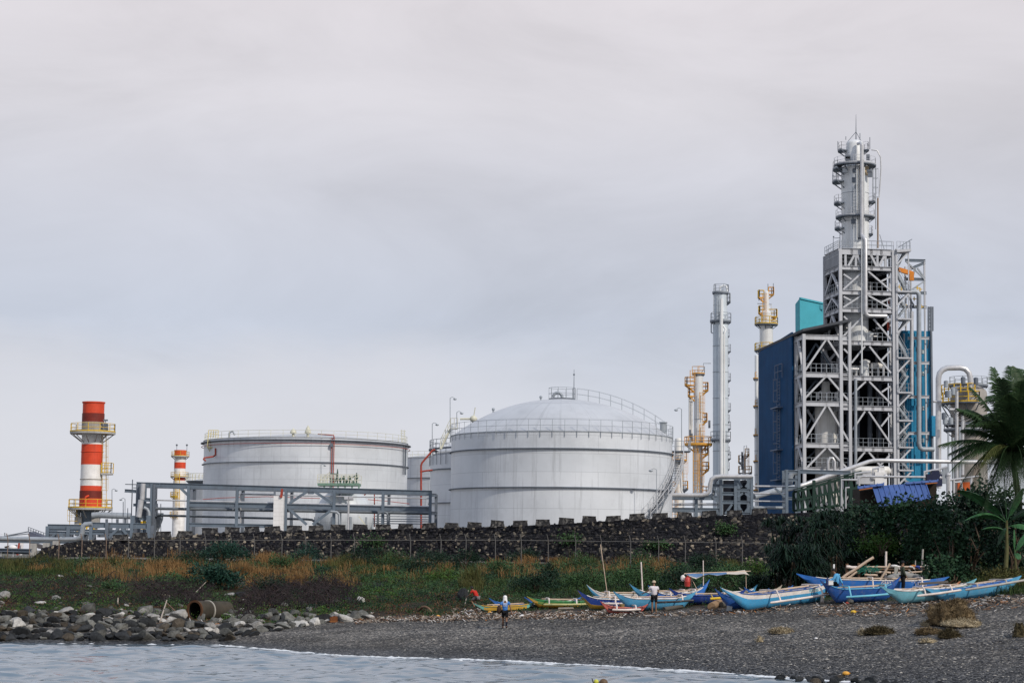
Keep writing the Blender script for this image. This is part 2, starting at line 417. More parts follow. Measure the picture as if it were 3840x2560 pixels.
Fq = np.concatenate([Fq, np.array([(0, 1, 2, 3), (3, 4, 6, 8), (5, 2, 9, 7)]) + n0])
SEA = np_obj('sea', V, Fq, m, smooth=True)
tag(SEA, kind='structure')
# foam along the waterline
rf = random.Random(5); V = []; Fq = []
m_foam = paint('sea_foam', (.55, .58, .61), .7)
px = -700.
while px < 4300:
    Ys, zs = column(px); Y0 = Ys[0]
    dens = (.95 if px > 820 else .12) * (.35 + 1.1 * max(0, noise.noise(Vector((px * .011, 0, 0))) + .25))
    for q in range(3):
        if rf.random() < dens * .55:
            yy = Y0 - abs(rf.gauss(0, .22)) - rf.random() * .25 - (rf.random() * 1.5 if rf.random() < .12 else 0)
            x0 = (px - 1920) / FPX * yy; ww = rf.uniform(.06, .4); dd = rf.uniform(.03, .11); hh = rf.uniform(.012, .06)
            n = len(V)
            V += [(x0 - ww, yy, .004), (x0, yy - dd, .004), (x0 + ww, yy, .004), (x0, yy + dd, .02), (x0, yy, hh)]
            Fq += [(n, n + 1, n + 4), (n + 1, n + 2, n + 4), (n + 2, n + 3, n + 4), (n + 3, n, n + 4)]
    px += 7
tag(np_obj('foam', V, Fq, m_foam), 'white foam line where small waves break on the gravel', 'foam', kind='stuff')
# ================================================================== refinery, left and centre
def railing(mb, pts, h=1.1, r=.028, post=True, mids=(.5, 1.0), step=None, down=0.):
    """pts: deck-edge points; rails along, posts at each point"""
    pts = [Vector(p) for p in pts]
    for m in mids: mb.tube([p + Vector((0, 0, h * m)) for p in pts], r, 5)
    if post:
        for p in pts: mb.bar(p - Vector((0, 0, down)), p + Vector((0, 0, h)), r * 2.2)
def arc(c, R, z, a0, a1, n):
    return [Vector((c[0] + R * math.cos(a0 + (a1 - a0) * i / n), c[1] + R * math.sin(a0 + (a1 - a0) * i / n), z)) for i in range(n + 1)]
def deck_ring(parent, c, r0, r1, z, a0=0., a1=2 * PI, mat_d=STEEL_D, mat_r=YEL, n=28, t=.16, h=1.1, rr=.035, toe=True, posts=None):
    d = MB(); d.lathe(c, [(r0, z - t), (r1, z - t), (r1, z), (r0, z), (r0, z - t)], n, a0, a1)
    full = abs(a1 - a0 - 2 * PI) < 1e-6
    if not full:
        for a in (a0, a1):
            d.quad(*[(c[0] + r * math.cos(a), c[1] + r * math.sin(a), zz) for r, zz in ((r0, z - t), (r1, z - t), (r1, z), (r0, z))])
    # brackets below
    k = max(2, int((a1 - a0) * r1 / 1.6))
    for i in range(k + (0 if full else 1)):
        a = a0 + (a1 - a0) * i / k
        ca, sa = math.cos(a), math.sin(a)
        d.bar((c[0] + r0 * ca, c[1] + r0 * sa, z - t - .7 * (r1 - r0)), (c[0] + (r1 - .1) * ca, c[1] + (r1 - .1) * sa, z - t), .1)
    dk = d.build('platform', mat_d, parent)
    r = MB(); np_ = posts or max(3, int((a1 - a0) * r1 / 1.25))
    pts = arc(c, r1 - .04, z, a0, a1, np_)
    railing(r, pts, h, rr)
    if toe: r.lathe(c, [(r1 - .02, z), (r1 + .015, z), (r1 + .015, z + .16), (r1 - .02, z + .16)], n, a0, a1)
    if not full:
        for a in (a0, a1):
            p = [Vector((c[0] + q * math.cos(a), c[1] + q * math.sin(a), z)) for q in (r0, r1 - .04)]
            railing(r, p, h, rr)
    r.build('guard_rail', mat_r, dk)
    return dk
def ladder(parent, p0, p1, out, w=.5, mat_=YEL, cage=True, name='ladder', r=.03):
    """p0 bottom p1 top; out = outward unit vector of the wall"""
    p0 = Vector(p0); p1 = Vector(p1); out = Vector(out).normalized(); s = out.cross(Vector((0, 0, 1))).normalized()
    mb = MB()
    for k in (-1, 1): mb.bar(p0 + s * k * w / 2, p1 + s * k * w / 2, r * 2)
    n = int((p1.z - p0.z) / .45)
    for i in range(1, n): z = p0.lerp(p1, i / n); mb.bar(z - s * w / 2, z + s * w / 2, r)
    if cage:
        k = max(2, int((p1.z - p0.z) / 1.6))
        for i in range(k + 1):
            q = p0.lerp(p1, (i + .6) / (k + .7))
            mb.tube([q - s * w / 2, q - s * (w * .7) + out * .45, q + out * .75, q + s * (w * .7) + out * .45, q + s * w / 2], r * .8, 4)
        for o_, u in ((-w * .7, .45), (0, .75), (w * .7, .45)):
            mb.bar(p0.lerp(p1, .25) + s * o_ + out * u, p1 + s * o_ + out * u, r * 1.2)
    return mb.build(name, mat_, parent)
def tankmat(name, col, R, seam=1.0):
    m, nt, b = new_mat(name)
    v = coords(nt); sp = N(nt, 'ShaderNodeSeparateXYZ'); nt.links.new(v, sp.inputs[0])
    an = N(nt, 'ShaderNodeMath', operation='ARCTAN2'); nt.links.new(sp.outputs[1], an.inputs[0]); nt.links.new(sp.outputs[0], an.inputs[1])
    mu = N(nt, 'ShaderNodeMath', operation='MULTIPLY'); nt.links.new(an.outputs[0], mu.inputs[0]); mu.inputs[1].default_value = R
    cb = N(nt, 'ShaderNodeCombineXYZ'); nt.links.new(mu.outputs[0], cb.inputs[0]); nt.links.new(sp.outputs[2], cb.inputs[1])
    br = N(nt, 'ShaderNodeTexBrick', i_Scale=1., i_6=.01, offset=.37)
    br.inputs['Mortar Size'].default_value = .018; br.inputs['Brick Width'].default_value = 6.; br.inputs['Row Height'].default_value = 1.75
    br.inputs['Color1'].default_value = (1, 1, 1, 1); br.inputs['Color2'].default_value = (.955, .96, .965, 1); br.inputs['Mortar'].default_value = (.66, .67, .68, 1)
    nt.links.new(cb.outputs[0], br.inputs['Vector'])
    f = noise_fac(nt, coords(nt, (.16, .16, .2)), 1., 5.)
    c = ramp(nt, f, [(.32, tuple(x * .88 for x in col)), (.52, col), (.7, tuple(x * 1.10 for x in col))]).outputs[0]
    c = mixc(nt, 1., c, br.outputs[0], 'MULTIPLY')
    # rain streaks
    mp = N(nt, 'ShaderNodeMapping'); mp.inputs['Scale'].default_value = (1.5, .06, 1); nt.links.new(cb.outputs[0], mp.inputs[0])
    g = ramp(nt, noise_fac(nt, mp.outputs[0], 1., 6., .75), [(.54, 0.), (.68, .8)]).outputs[0]
    c = mixc(nt, g, c, tuple(x * .62 for x in col))
    g2 = ramp(nt, noise_fac(nt, coords(nt, (.35, .35, .3)), 1., 6., .7), [(.52, 0.), (.70, .5)]).outputs[0]
    c = mixc(nt, g2, c, tuple(x * .72 for x in col))
    nt.links.new(c, b.inputs['Base Color']); b.inputs['Roughness'].default_value = .42; b.inputs['Metallic'].default_value = .1
    return m
def tank(label, pxl, pxr, D, py_edge, rings, zb=4.2, dome=None, cone=1., name='storage_tank', col=(.625, .65, .68), rail=True, shell_rail=None, group=None, ring_w=.22):
    pxc = (pxl + pxr) / 2; ht = (pxr - pxl) / 2 / FPX; R_ = D * ht / math.sqrt(1 + ht * ht)
    top = W(pxc, py_edge, D); c = (top.x, D)
    root = thing(name, label, 'storage tank', (c[0], c[1], zb), group)
    M = tankmat(name + '_plate', col, R_)
    zt = top.z
    MB().lathe(c, [(R_, zb), (R_, zt)], 144).build('shell', M, root, True)
    for py in rings:
        z = W(pxc, py, D).z
        g = MB(); g.lathe(c, [(R_, z - .05), (R_ + ring_w, z - .05), (R_ + ring_w, z + .03), (R_, z + .06)], 144); g.build('stiffening_ring', STEEL_D, root)
    r = MB()
    if dome:
        h = W(pxc, dome, D).z - zt; S = (R_ * R_ + h * h) / (2 * h)
        prof = []
        for i in range(25):
            x = R_ * (1 - i / 24); prof.append((x, zt + math.sqrt(max(0, S * S - x * x)) - (S - h)))
        r.lathe(c, prof, 96)
    else:
        r.lathe(c, [(R_ + .12, zt), (R_ + .12, zt + .06), (0.01, zt + cone)], 96)
    r.build('roof', tankmat(name + '_roof_plate', tuple(x * .82 for x in (.625, .64, .66)), R_) if dome else paint('tank_roof', (.42, .43, .44), .6), root, True)
    return root, c, R_, zt
# ---- large domed tank
T1, tc1, R1, zt1 = tank('large pale grey domed tank with an outside stair, behind the middle of the stone wall', 1692, 2521, 202., 1643, (1702, 1840), dome=1497, name='domed_storage_tank')
rb = MB()
n = 60
for i in range(n):
    a = 2 * PI * i / n; p = Vector((tc1[0] + (R1 + .07) * math.cos(a), tc1[1] + (R1 + .07) * math.sin(a), zt1))
    rb.bar(p - Vector((0, 0, .5)), p + Vector((0, 0, 1.2)), .042)
for z in (.62, 1.18): rb.ring(tc1 + (0,), R1 + .07, .018, 90, 5, zt1 + z)
rb.build('rim_railing', STEEL, T1)
kb = MB(); kb.lathe(tc1, [(R1 - .02, zt1), (R1 + .05, zt1), (R1 + .05, zt1 + .1), (R1 - .02, zt1 + .1)], 96); kb.build('rim_angle', STEEL, T1)
h1 = W(2106, 1497, 202).z - zt1; S1 = (R1 * R1 + h1 * h1) / (2 * h1)
def domez(x): return zt1 + math.sqrt(max(0, S1 * S1 - x * x)) - (S1 - h1)
# top platform with rails, gooseneck and lightning mast
tp = MB(); ap = (tc1[0], tc1[1])
zt = domez(0)
tp.lathe(ap, [(0.02, zt + .02), (1.35, zt - .02), (1.35, zt + .08), (.02, zt + .12)], 24)
tp.build('crown_platform', STEEL_D, T1)
tr = MB(); railing(tr, arc(ap, 1.33, zt, 0, 2 * PI, 10), 1.15, .02); tr.build('crown_railing', STEEL, T1)
gn = MB(); gx = ap[0] - .45
gn.tube([(gx + .45, ap[1] - .2, zt)] + [(gx + .45 * math.cos(t), ap[1] - .2, zt + .2 + .45 * math.sin(t)) for t in [PI * i / 10 for i in range(11)]], .15, 12)
gn.build('gooseneck_vent', STEEL, T1, True)
mt = MB(); mx_ = W(2152, 1497, 202); mt.tube([(mx_.x, 202, zt - .1), (mx_.x, 202, W(2152, 1385, 202).z)], [.05, .02], 6); mt.sphere((mx_.x, 202, W(2152, 1404, 202).z), .1, 8, 6)
mt.build('lightning_mast', STEEL_D, T1)
# roof walkway rail running down to the right
wr = MB()
for off in (-.45, .45):
    pts = []
    for i in range(9):
        x = 1.5 + (R1 - 2.1) * i / 8; pts.append(Vector((ap[0] + x, ap[1] + off - .5, domez(math.hypot(x, off - .5)))))
    railing(wr, pts, 1.15, .013)
wr.build('walkway_railing', STEEL, T1)
hb = MB(); hx = W(2480, 1604, 202)
hb.lathe((hx.x, 199.5), [(.01, domez(10.1) - .3), (.32, domez(10.1) - .3), (.32, domez(10.1) + .7), (.42, domez(10.1) + .7), (.42, domez(10.1) + .8), (.01, domez(10.1) + .85)], 16)
hb.build('roof_hatch', STEEL, T1)
for px, py in ((1850, 1545), (2028, 1500)):
    vb = MB(); x = W(px, py, 202).x - ap[0]; vb.tube([(ap[0] + x, 202, domez(abs(x)) - .05), (ap[0] + x, 202, domez(abs(x)) + .3)], .09, 8); vb.sphere((ap[0] + x, 202, domez(abs(x)) + .34), .16, 8, 6); vb.build('breather_valve', STEEL, T1, True)
# outside stair: helix from the right edge down to the front
st = MB(); rl = MB()
aT, aB = rad(-2), rad(-47)
zT = W(2545, 1690, 200).z; zB = W(2390, 1945, 193).z
ns = 40
in_, out_ = [], []
for i in range(ns + 1):
    t = i / ns; a = aB + (aT - aB) * t; z = zB + (zT - zB) * t
    # landing at 25 percent
    c_, s_ = math.cos(a), math.sin(a)
    pi_ = Vector((tc1[0] + (R1 + .25) * c_, tc1[1] + (R1 + .25) * s_, z)); po = Vector((tc1[0] + (R1 + 1.15) * c_, tc1[1] + (R1 + 1.15) * s_, z))
    in_.append(pi_); out_.append(po)
    if i < ns: st.bar(pi_, po, .26, .05)
st.build('stair_tread', STEEL_D, T1)
for L_ in (in_, out_):
    sg = MB()
    for a_, b_ in zip(L_, L_[1:]): sg.bar(a_ + Vector((0, 0, -.05)), b_ + Vector((0, 0, -.05)), .07, .3)
    sg.build('stair_stringer', STEEL_L, T1)
for L_ in (in_, out_): railing(rl, L_[::4], 1.1, .03)
rl.build('stair_railing', STEEL_L, T1)
lp = MB(); pt_ = out_[-1]
lp.box((pt_.x - .3, pt_.y + .3, zT + .02), (1.9, 2.2, .1)); ld = lp.build('stair_landing', STEEL_D, T1)
lr = MB(); railing(lr, [(pt_.x + .6, pt_.y - .75, zT + .07), (pt_.x + .6, pt_.y + .4, zT + .07), (pt_.x + .6, pt_.y + 1.4, zT + .07), (pt_.x - 1.1, pt_.y + 1.4, zT + .07)], 1.1, .03); lr.build('landing_railing', STEEL, ld)
sup = MB()
for px, y0, y1 in ((2500, 1850, 1935), (2440, 1905, 1935)):
    q = W(px, y0, 193); sup.bar(q, q + Vector((-.6, .8, -2.)), .1)
sup.build('stair_brace', STEEL, T1)
# ---- neighbour tank, left behind the domed one
T3, tc3, R3, zt3 = tank('pale grey tank half hidden behind the left edge of the large domed tank', 1614, 2316, 236., 1716, (1768, 1892), dome=1600, name='domed_storage_tank')
rb = MB()
for i in range(60):
    a = 2 * PI * i / 60; p = Vector((tc3[0] + (R3 + .1) * math.cos(a), tc3[1] + (R3 + .1) * math.sin(a), zt3))
    rb.bar(p - Vector((0, 0, 1.1)), p + Vector((0, 0, 1.9)), .055)
for z in (1.3, 1.85): rb.ring(tc3 + (0,), R3 + .1, .03, 80, 5, zt3 + z)
rb.build('rim_railing', STEEL_D, T3)
kb = MB(); kb.lathe(tc3, [(R3 - .5, zt3 + .72), (R3 + .22, zt3 + .72), (R3 + .22, zt3 + .86), (R3 - .5, zt3 + .86)], 90); kb.build('walkway', STEEL_D, T3)
# roof stair on it climbing right
sb = MB(); p0 = W(1652, 1682, 226); p1 = W(1688, 1608, 226)
for k in (0, .8):
    sb.bar(p0 + Vector((0, k, 0)), p1 + Vector((0, k, 0)), .06, .22)
for i in range(12):
    q = p0.lerp(p1, i / 11); sb.bar(q, q + Vector((0, .8, 0)), .22, .04)
railing(sb, [p0.lerp(p1, i / 4) for i in range(5)], 1.1, .03)
q0 = W(1690, 1607, 226); q1 = W(1716, 1607, 226)
sb.bar(q0, q1, .9, .12); railing(sb, [q0, (q0 + q1) / 2, q1], 1.2, .03)
sb.build('roof_stair', paint('cream_steel', (.55, .54, .44), .5), T3)
vb = MB(); q = W(1775, 1570, 226); vb.tube([W(1725, 1570, 226), W(1790, 1570, 226)], .12, 8); vb.sphere(q, .4, 10, 8); vb.tube([q, q + Vector((.2, 0, 1.3))], .06, 6); vb.tube([q + Vector((0, 0, -1.2)), q], .15, 8); vb.build('roof_valve', paint('cream_steel', (.55, .54, .44)), T3, True)
# ---- wide tank on the left
T2, tc2, R2, zt2 = tank('widest pale grey tank with a flat roof and red fire pipes, behind the pipe rack', 769, 1529, 330., 1661, (1748,), cone=1.6, name='flat_roof_tank', col=(.61, .635, .665), ring_w=.3)
g = MB(); g.lathe(tc2, [(R2, zt2 - .5), (R2 + .55, zt2 - .42), (R2 + .55, zt2 - .3), (R2, zt2 - .3)], 120); g.build('wind_girder', STEEL_D, T2)
rp = MB(); rp.ring(tc2 + (0,), R2 + .4, .05, 120, 6, zt2 - .95); rp.build('sprinkler_ring', REDP, T2)
rb = MB()
CRM = paint('cream_steel', (.55, .54, .44)); CRY = paint('cream_yellow_steel', (.62, .54, .28), .5)
for i in range(52):
    a = 2 * PI * i / 52; p = Vector((tc2[0] + (R2 - .1) * math.cos(a), tc2[1] + (R2 - .1) * math.sin(a), zt2)); rb.bar(p, p + Vector((0, 0, 1.15)), .06)
for z in (.6, 1.15): rb.ring(tc2 + (0,), R2 - .1, .03, 100, 5, zt2 + z)
rb.build('rim_railing', CRM, T2)
def edge_pt(c, R_, px, front=True):
    """point of the cylinder surface seen at column px"""
    d = ray(px, 1700); d2 = Vector((d.x, d.y)).normalized(); o = Vector((c[0], c[1]))
    tca = o.dot(d2); dd = max(0, R_ * R_ - (o.length_squared - tca * tca)); t = tca - math.sqrt(dd)
    p = d2 * t; return p
for px in (1244, 1252):
    p = edge_pt(tc2, R2 + .3, px); z1 = W(px, 1640, p.y).z; z0 = W(px, 1880, p.y).z
    fp = MB(); fp.tube([(p.x, p.y, z0), (p.x, p.y, z1)], .07, 8)
    if px == 1252: fp.tube([(p.x, p.y, z1), (p.x - .1, p.y, z1 + .35), (p.x - 2.6, p.y + .2, z1 + .55)], .09, 8)
    fp.build('fire_riser', REDP, T2)
bx = MB(); p = edge_pt(tc2, R2 + .35, 1243); bx.box((p.x, p.y - .1, W(1243, 1668, p.y).z), (.4, .4, .55)); bx.build('riser_valve', STEEL_D, T2)
# platform at its left edge
pl = MB(); q0 = W(780, 1678, 322); q1 = W(820, 1678, 322)
pl.bar(q0, q1, 1.6, .2)
for q in (q0, q1): pl.bar(q, Vector((q.x + .9, q.y + .5, q.z - 1.9)), .1)
pd = pl.build('gauge_platform', CRY, T2)
pr = MB(); railing(pr, [q0.lerp(q1, i / 4) for i in range(5)] + [q1 + Vector((0, 1, 0))], 1.15, .055, mids=(.35, .7, 1.))
pr.build('platform_railing', CRY, pd)
for q_, x_ in ((q0, 782), (q1, 818)): pr = MB(); pr.bar(q_ + Vector((0, -.8, 0)), W(x_, 1612, 321.2), .09); pr.build('hoist_post', CRY, pd)
pr = MB(); railing(pr, [W(782, 1640, 321.2).lerp(W(818, 1640, 321.2), i / 4) for i in range(5)], 1.2, .05); pr.build('upper_railing', CRY, pd)
rv = MB(); rv.tube([W(808, 1680, 320), W(808, 1704, 320), W(800, 1711, 320), W(766, 1716, 316), W(763, 1722, 316), W(772, 1727, 316)], .14, 8); rv.build('foam_pipe', REDP, T2, True)
for px, kind in ((858, 1), (1098, 2), (1153, 3), (1505, 4), (1515, 4)):
    p = edge_pt(tc2, R2 - 1., px); z = zt2
    vb = MB()
    if kind == 1: vb.tube([(p.x, p.y, z), (p.x, p.y, z + .9), (p.x + .5, p.y, z + 1.2), (p.x + .9, p.y, z + .6)], .16, 8)
    elif kind == 4: vb.tube([(p.x, p.y, z), (p.x, p.y, z + 2.4)], .06, 6); [vb.box((p.x, p.y, z + 1. + .4 * k), (.5, .1, .08)) for k in range(4)]
    else:
        vb.lathe((p.x, p.y), [(.01, z), (.22, z), (.22, z + .6), (.5, z + .65), (.5, z + .95), (.25, z + 1.25 + .35 * (kind == 3)), (.01, z + 1.5 + .5 * (kind == 3))], 14)
    vb.build('roof_vent', CRM if kind != 1 else STEEL, T2, True)
wp = MB()
for px in (1513, 1519, 1524):
    p = edge_pt(tc2, R2 + .25, min(px, 1522)); wp.tube([(p.x, p.y, zt2 - 5.2), (p.x, p.y, zt2 - .6)], .07, 6)
wp.build('down_pipe', STEEL_D, T2)
# ---- further tanks
T4, tc4, R4, zt4 = tank('distant grey tank seen between the wide flat tank and the domed tanks', 1500, 1860, 385., 1722, (1797,), cone=1.4, name='flat_roof_tank', col=(.56, .58, .61), ring_w=.25)
rb = MB(); railing(rb, arc(tc4, R4, zt4, 0, 2 * PI, 40), 1.15, .03); rb.build('rim_railing', CRM, T4)
T5, tc5, R5, zt5 = tank('low distant tank peeping out left of the wide flat tank', 713, 868, 430., 1806, (), cone=1.2, name='flat_roof_tank', col=(.36, .38, .41))
g = MB(); g.lathe(tc5, [(R5, zt5 - .6), (R5 + .8, zt5), (R5 + .8, zt5 + .15), (R5, zt5 + .15)], 60); g.build('rim_walkway', STEEL_D, T5)
rb = MB(); railing(rb, arc(tc5, R5 + .7, zt5 + .15, 0, 2 * PI, 36), 1.5, .05); rb.build('rim_railing', CRM, T5)
# ---- sphere
Ys = 296.; sc_ = W(1290, 1938, Ys); Rs = 108 / FPX * Ys
SP = thing('pressure_sphere', 'round pressure sphere half seen through the pipe rack, green platform on top', 'pressure sphere', (sc_.x, Ys, 4.2))
MB().sphere(sc_, Rs, 48, 28).build('sphere_shell', tankmat('sphere_plate', (.58, .61, .63), Rs), SP, True)
for i in range(10):
    a = 2 * PI * i / 10; lg = MB(); lg.tube([(sc_.x + Rs * .98 * math.cos(a), sc_.y + Rs * .98 * math.sin(a), 4.2), (sc_.x + Rs * .98 * math.cos(a), sc_.y + Rs * .98 * math.sin(a), sc_.z)], .22, 10); lg.build('leg', STEEL, SP, True)
GRN = paint('green_steel', (.16, .26, .20), .55, 0, (.09, .12, .1), .5)
pd = MB(); q0 = W(1196, 1817, 292); q1 = W(1350, 1817, 292)
pd.bar(q0, q1, 4.5, .35); 
for i in range(6): q = q0.lerp(q1, .16 + i * .168); pd.bar(q + Vector((0, -2, 0)), q + Vector((0, -2, -1.1)), .22)
pdo = pd.build('top_platform', GRN, SP)
pr = MB(); railing(pr, [q0.lerp(q1, i / 12) + Vector((0, -2.2, .17)) for i in range(13)], 1.25, .04, mids=(.35, .7, 1.)); railing(pr, [q0.lerp(q1, i / 12) + Vector((0, 2.2, .17)) for i in range(13)], 1.25, .04)
railing(pr, [W(1196, 1835, 290).lerp(W(1235, 1800, 290), i / 3) for i in range(4)], 1.2, .04)
pr.build('platform_railing', CRM, pdo)
vv = MB()
for i in range(9):
    q = q0.lerp(q1, .3 + .075 * i + RN.uniform(-.01, .01)); h = RN.uniform(.5, 1.5); vv.tube([q, q + Vector((0, 0, h))], .12, 8); vv.sphere(q + Vector((0, 0, h * .7)), .26, 8, 6)
q = W(1265, 1800, 292); vv.tube([q, W(1266, 1757, 292)], [.25, .05], 8); vv.tube([W(1240, 1775, 292), W(1268, 1778, 292)], .12, 8)
q = W(1330, 1800, 292); vv.tube([q, W(1338, 1772, 292)], .09, 6); vv.tube([W(1322, 1790, 292), W(1340, 1778, 292)], .12, 6)
vv.build('relief_valve', paint('dark_green', (.06, .10, .08)), SP, True)
sp_ = MB()
for o_ in (0, .9):
    sp_.bar(W(1345, 1935, 288) + Vector((0, o_, 0)), W(1375, 1975, 288) + Vector((0, o_, 0)), .12)
sp_.build('access_stair', CRM, SP)
# ---- small stacks
def chimney(label, pxc, Y, r_px, bands, top, bot, decks, group, thick=()):
    """bands: [(py_bottom, material index)], from the top down"""
    c0 = W(pxc, (top + bot) / 2, Y); c = (c0.x, Y); zb = W(pxc, bot, Y).z; r = r_px / FPX * Y
    root = thing('chimney_stack', label, 'chimney', (c[0], c[1], zb), group)
    mb = MB(); y = top
    for pyb, mi, k in bands:
        z1 = W(pxc, y, Y).z; z0 = W(pxc, pyb, Y).z
        mb.lathe(c, [(r * k, z1), (r * k, z0)], 48, mats=[mi])
        if abs(k - 1) > .01:
            mb.lathe(c, [(r * .96, z1), (r * k, z1)], 48, mats=[mi]); mb.lathe(c, [(r * k, z0), (r * .96, z0)], 48, mats=[mi])
        y = pyb
    zt_ = W(pxc, top, Y).z
    mb.lathe(c, [(r * 1.0, zt_ - .12), (r * 1.07, zt_ - .12), (r * 1.07, zt_ + .05), (r * .9, zt_ + .05), (r * .9, zt_ - 1.2)], 48, mats=[0] * 4)
    mb.build('flue', [SRED, SWHT, SDRED, SGRY], root, True, 30)
    return root, c, r
SRED = paint('stack_red', (.58, .060, .022), .6, 0, (.30, .04, .02), .5, .7, True)
SWHT = paint('stack_white', (.72, .70, .68), .6, 0, (.42, .40, .36), .4, .7, True)
SDRED = paint('stack_dark_red', (.16, .022, .014), .6, 0, (.08, .015, .012), .6, 1.2, True)
SGRY = paint('stack_weathered', (.30, .28, .25), .7, 0, (.16, .10, .07), .6, 1.5, True)
YC = 265.
S1_, c1_, r1_ = chimney('thick red and white banded chimney with two yellow railed platforms', 345, YC, 40, [(1550, 0, 1.), (1582, 2, 1.04), (1622, 3, 1.04), (1666, 1, 1.), (1742, 0, 1.), (1821, 1, 1.), (1840, 0, 1.), (1868, 2, 1.04), (1900, 0, 1.04), (1915, 3, 1.)], 1508, 1915, (), 'red and white chimneys')
z1 = W(345, 1620, YC).z; z2 = W(345, 1904, YC).z
deck_ring(S1_, c1_, r1_, 84 / FPX * YC, z1, mat_d=CONC, t=.26, rr=.036, n=40, posts=12)
deck_ring(S1_, c1_, r1_, 82 / FPX * YC, z2, mat_d=CONC, t=.26, rr=.036, n=40, posts=12)
for py in (1694, 1797):
    z = W(345, py, YC).z; f = MB(); f.ring(c1_ + (0,), r1_ + .02, .06, 48, 6, z); f.build('flange', SRED if py < 1700 else SGRY, S1_)
pr_ = W(392, 1700, YC); ladder(S1_, W(391, 1905, YC), W(391, 1625, YC), (.5, -1, 0), .55)
sd = MB(); q0 = W(384, 1777, YC); q1 = W(420, 1777, YC); sd.bar(q0, q1, 1.6, .22); sdo = sd.build('side_platform', CONC, S1_)
sr = MB(); railing(sr, [q0.lerp(q1, i / 3) + Vector((0, -.75, .1)) for i in range(4)], 1.35, .045, mids=(.12, .45, .75, 1.)); railing(sr, [q1 + Vector((0, -.75, .1)), q1 + Vector((0, .75, .1))], 1.35, .045); sr.build('side_railing', YEL, sdo)
ld2 = ladder(S1_, W(274, 1965, YC - 1), W(274, 1910, YC - 1), (0, -1, 0), .9, cage=True)
lg = MB()
for px in (297, 362):
    q = W(px, 1912, YC); q2 = W(px, 2000, YC); lg.bar((q.x, YC - .6, q2.z), (q.x, YC - .6, q.z), .55)
lg.build('support_leg', BLUEGREY, S1_)
q = W(335, 1950, YC); bs = MB(); bs.box((q.x, YC + .3, W(335, 1935, YC).z), (2.0, 2.0, 1.9)); bs.build('base_duct', BLUEGREY, S1_)
for px in (299, 363):
    q = W(px, 1958, YC); bb = MB(); bb.box((q.x, YC - .6, q.z), (.95, .95, 1.5)); bb.build('footing', CONC, S1_)
el = MB(); el.tube([W(318, 1900, YC - 2.), W(318, 1872, YC - 2.), W(322, 1862, YC - 2.), W(332, 1858, YC - 1.6)], .13, 8); el.build('elbow_pipe', SRED, S1_, True)
bx = MB(); q = W(397, 1600, YC - 1.2); bx.box(q, (.5, .4, .9)); q = W(396, 1575, YC - 1.2); bx.bar(W(396, 1600, YC - 1.2), q, .08); bx.box(q, (.55, .35, .2)); bx.build('warning_beacon', STEEL_D, S1_)
S2_, c2_, r2_ = chimney('thin distant red and white banded chimney left of the wide flat tank', 672, 560., 21.5, [(1711, 0, 1.05), (1733, 1, 1.), (1756, 0, 1.), (1785, 1, 1.), (1801, 0, 1.), (2010, 1, 1.08)], 1688, 2010, (), 'red and white chimneys')
for py in (1709, 1786): deck_ring(S2_, c2_, r2_, 34 / FPX * 560, W(672, py, 560).z, mat_d=CONC, t=.3, rr=.035, h=1.2, n=28, posts=9)
for py, w_ in ((1860, 26), (1934, 26)):
    z = W(660, py, 560).z; deck_ring(S2_, c2_, r2_, 33 / FPX * 560, z, PI * .85, PI * 1.5, mat_d=YEL, t=.3, rr=.05, h=1.2)
ladder(S2_, W(666, 1905, 556), W(666, 1775, 556), (0, -1, 0), .9, cage=True, r=.06)
rdm = MB()
for px in (663, 701): rdm.tube([W(px, 1709, 560), W(px, 1668, 560)], .07, 5); rdm.sphere(W(px, 1668, 560), .3, 8, 6)
rdm.build('lightning_rod', STEEL_D, S2_)
# ---- main pipe rack in front of the wide tank
YR = 214.
def rack(label, name='pipe_rack'):
    q = W(1080, 1990, YR); return thing(name, label, 'pipe rack', (q.x, YR, 4.3))
RK = rack('long blue grey steel pipe rack running in front of the wide flat tank')
GB = 4.2
def post(root, px, py0, Y=YR, w=.32, mat_=BLUEGREY, name='post'):
    q = W(px, py0, Y); b = MB(); b.ibeam((q.x, Y, GB), (q.x, Y, q.z), w, w, .07, (0, 1, 0)); return b.build(name, mat_, root)
for px, py in ((708, 1821), (890, 1827), (1073, 1833), (1254, 1838), (1437, 1843), (1614, 1849)):
    post(RK, px, py); post(RK, px + 22, py + 6, YR + 5.5, .32, STEEL_D)
def beam(root, a, b, w=.25, h=.5, Y=YR, mat_=BLUEGREY, name='beam', Y2=None):
    bb = MB(); bb.ibeam(W(a[0], a[1], Y), W(b[0], b[1], Y2 or Y), w, h, .06); return bb.build(name, mat_, root)
beam(RK, (545, 1816), (1620, 1847), .3, .5); beam(RK, (545, 1822), (1620, 1852), .3, .4, YR + 5.5, STEEL_D)
beam(RK, (700, 1889), (1618, 1909), .3, .5); beam(RK, (700, 1896), (1618, 1914), .3, .4, YR + 5.5, STEEL_D)
beam(RK, (700, 1966), (1027, 1972), .25, .4)
for px, py in ((708, 1826), (890, 1832), (1073, 1838), (1254, 1843), (1437, 1848), (1614, 1854)):
    for dy in (0, 68): b_ = MB(); b_.ibeam(W(px, py + dy, YR), W(px + 22, py + dy + 2, YR + 5.5), .25, .35, .05); b_.build('cross_beam', BLUEGREY, RK)
for a, b in (((1087, 1885), (1152, 1842)), ((1180, 1842), (1246, 1887)), ((1083, 1906), (1150, 1966)), ((1244, 1910), (1172, 1966)), ((676, 1828), (704, 1855))):
    bb = MB(); bb.bar(W(a[0], a[1], YR - .05), W(b[0], b[1], YR - .05), .16, .28); bb.build('brace', BLUEGREY, RK)
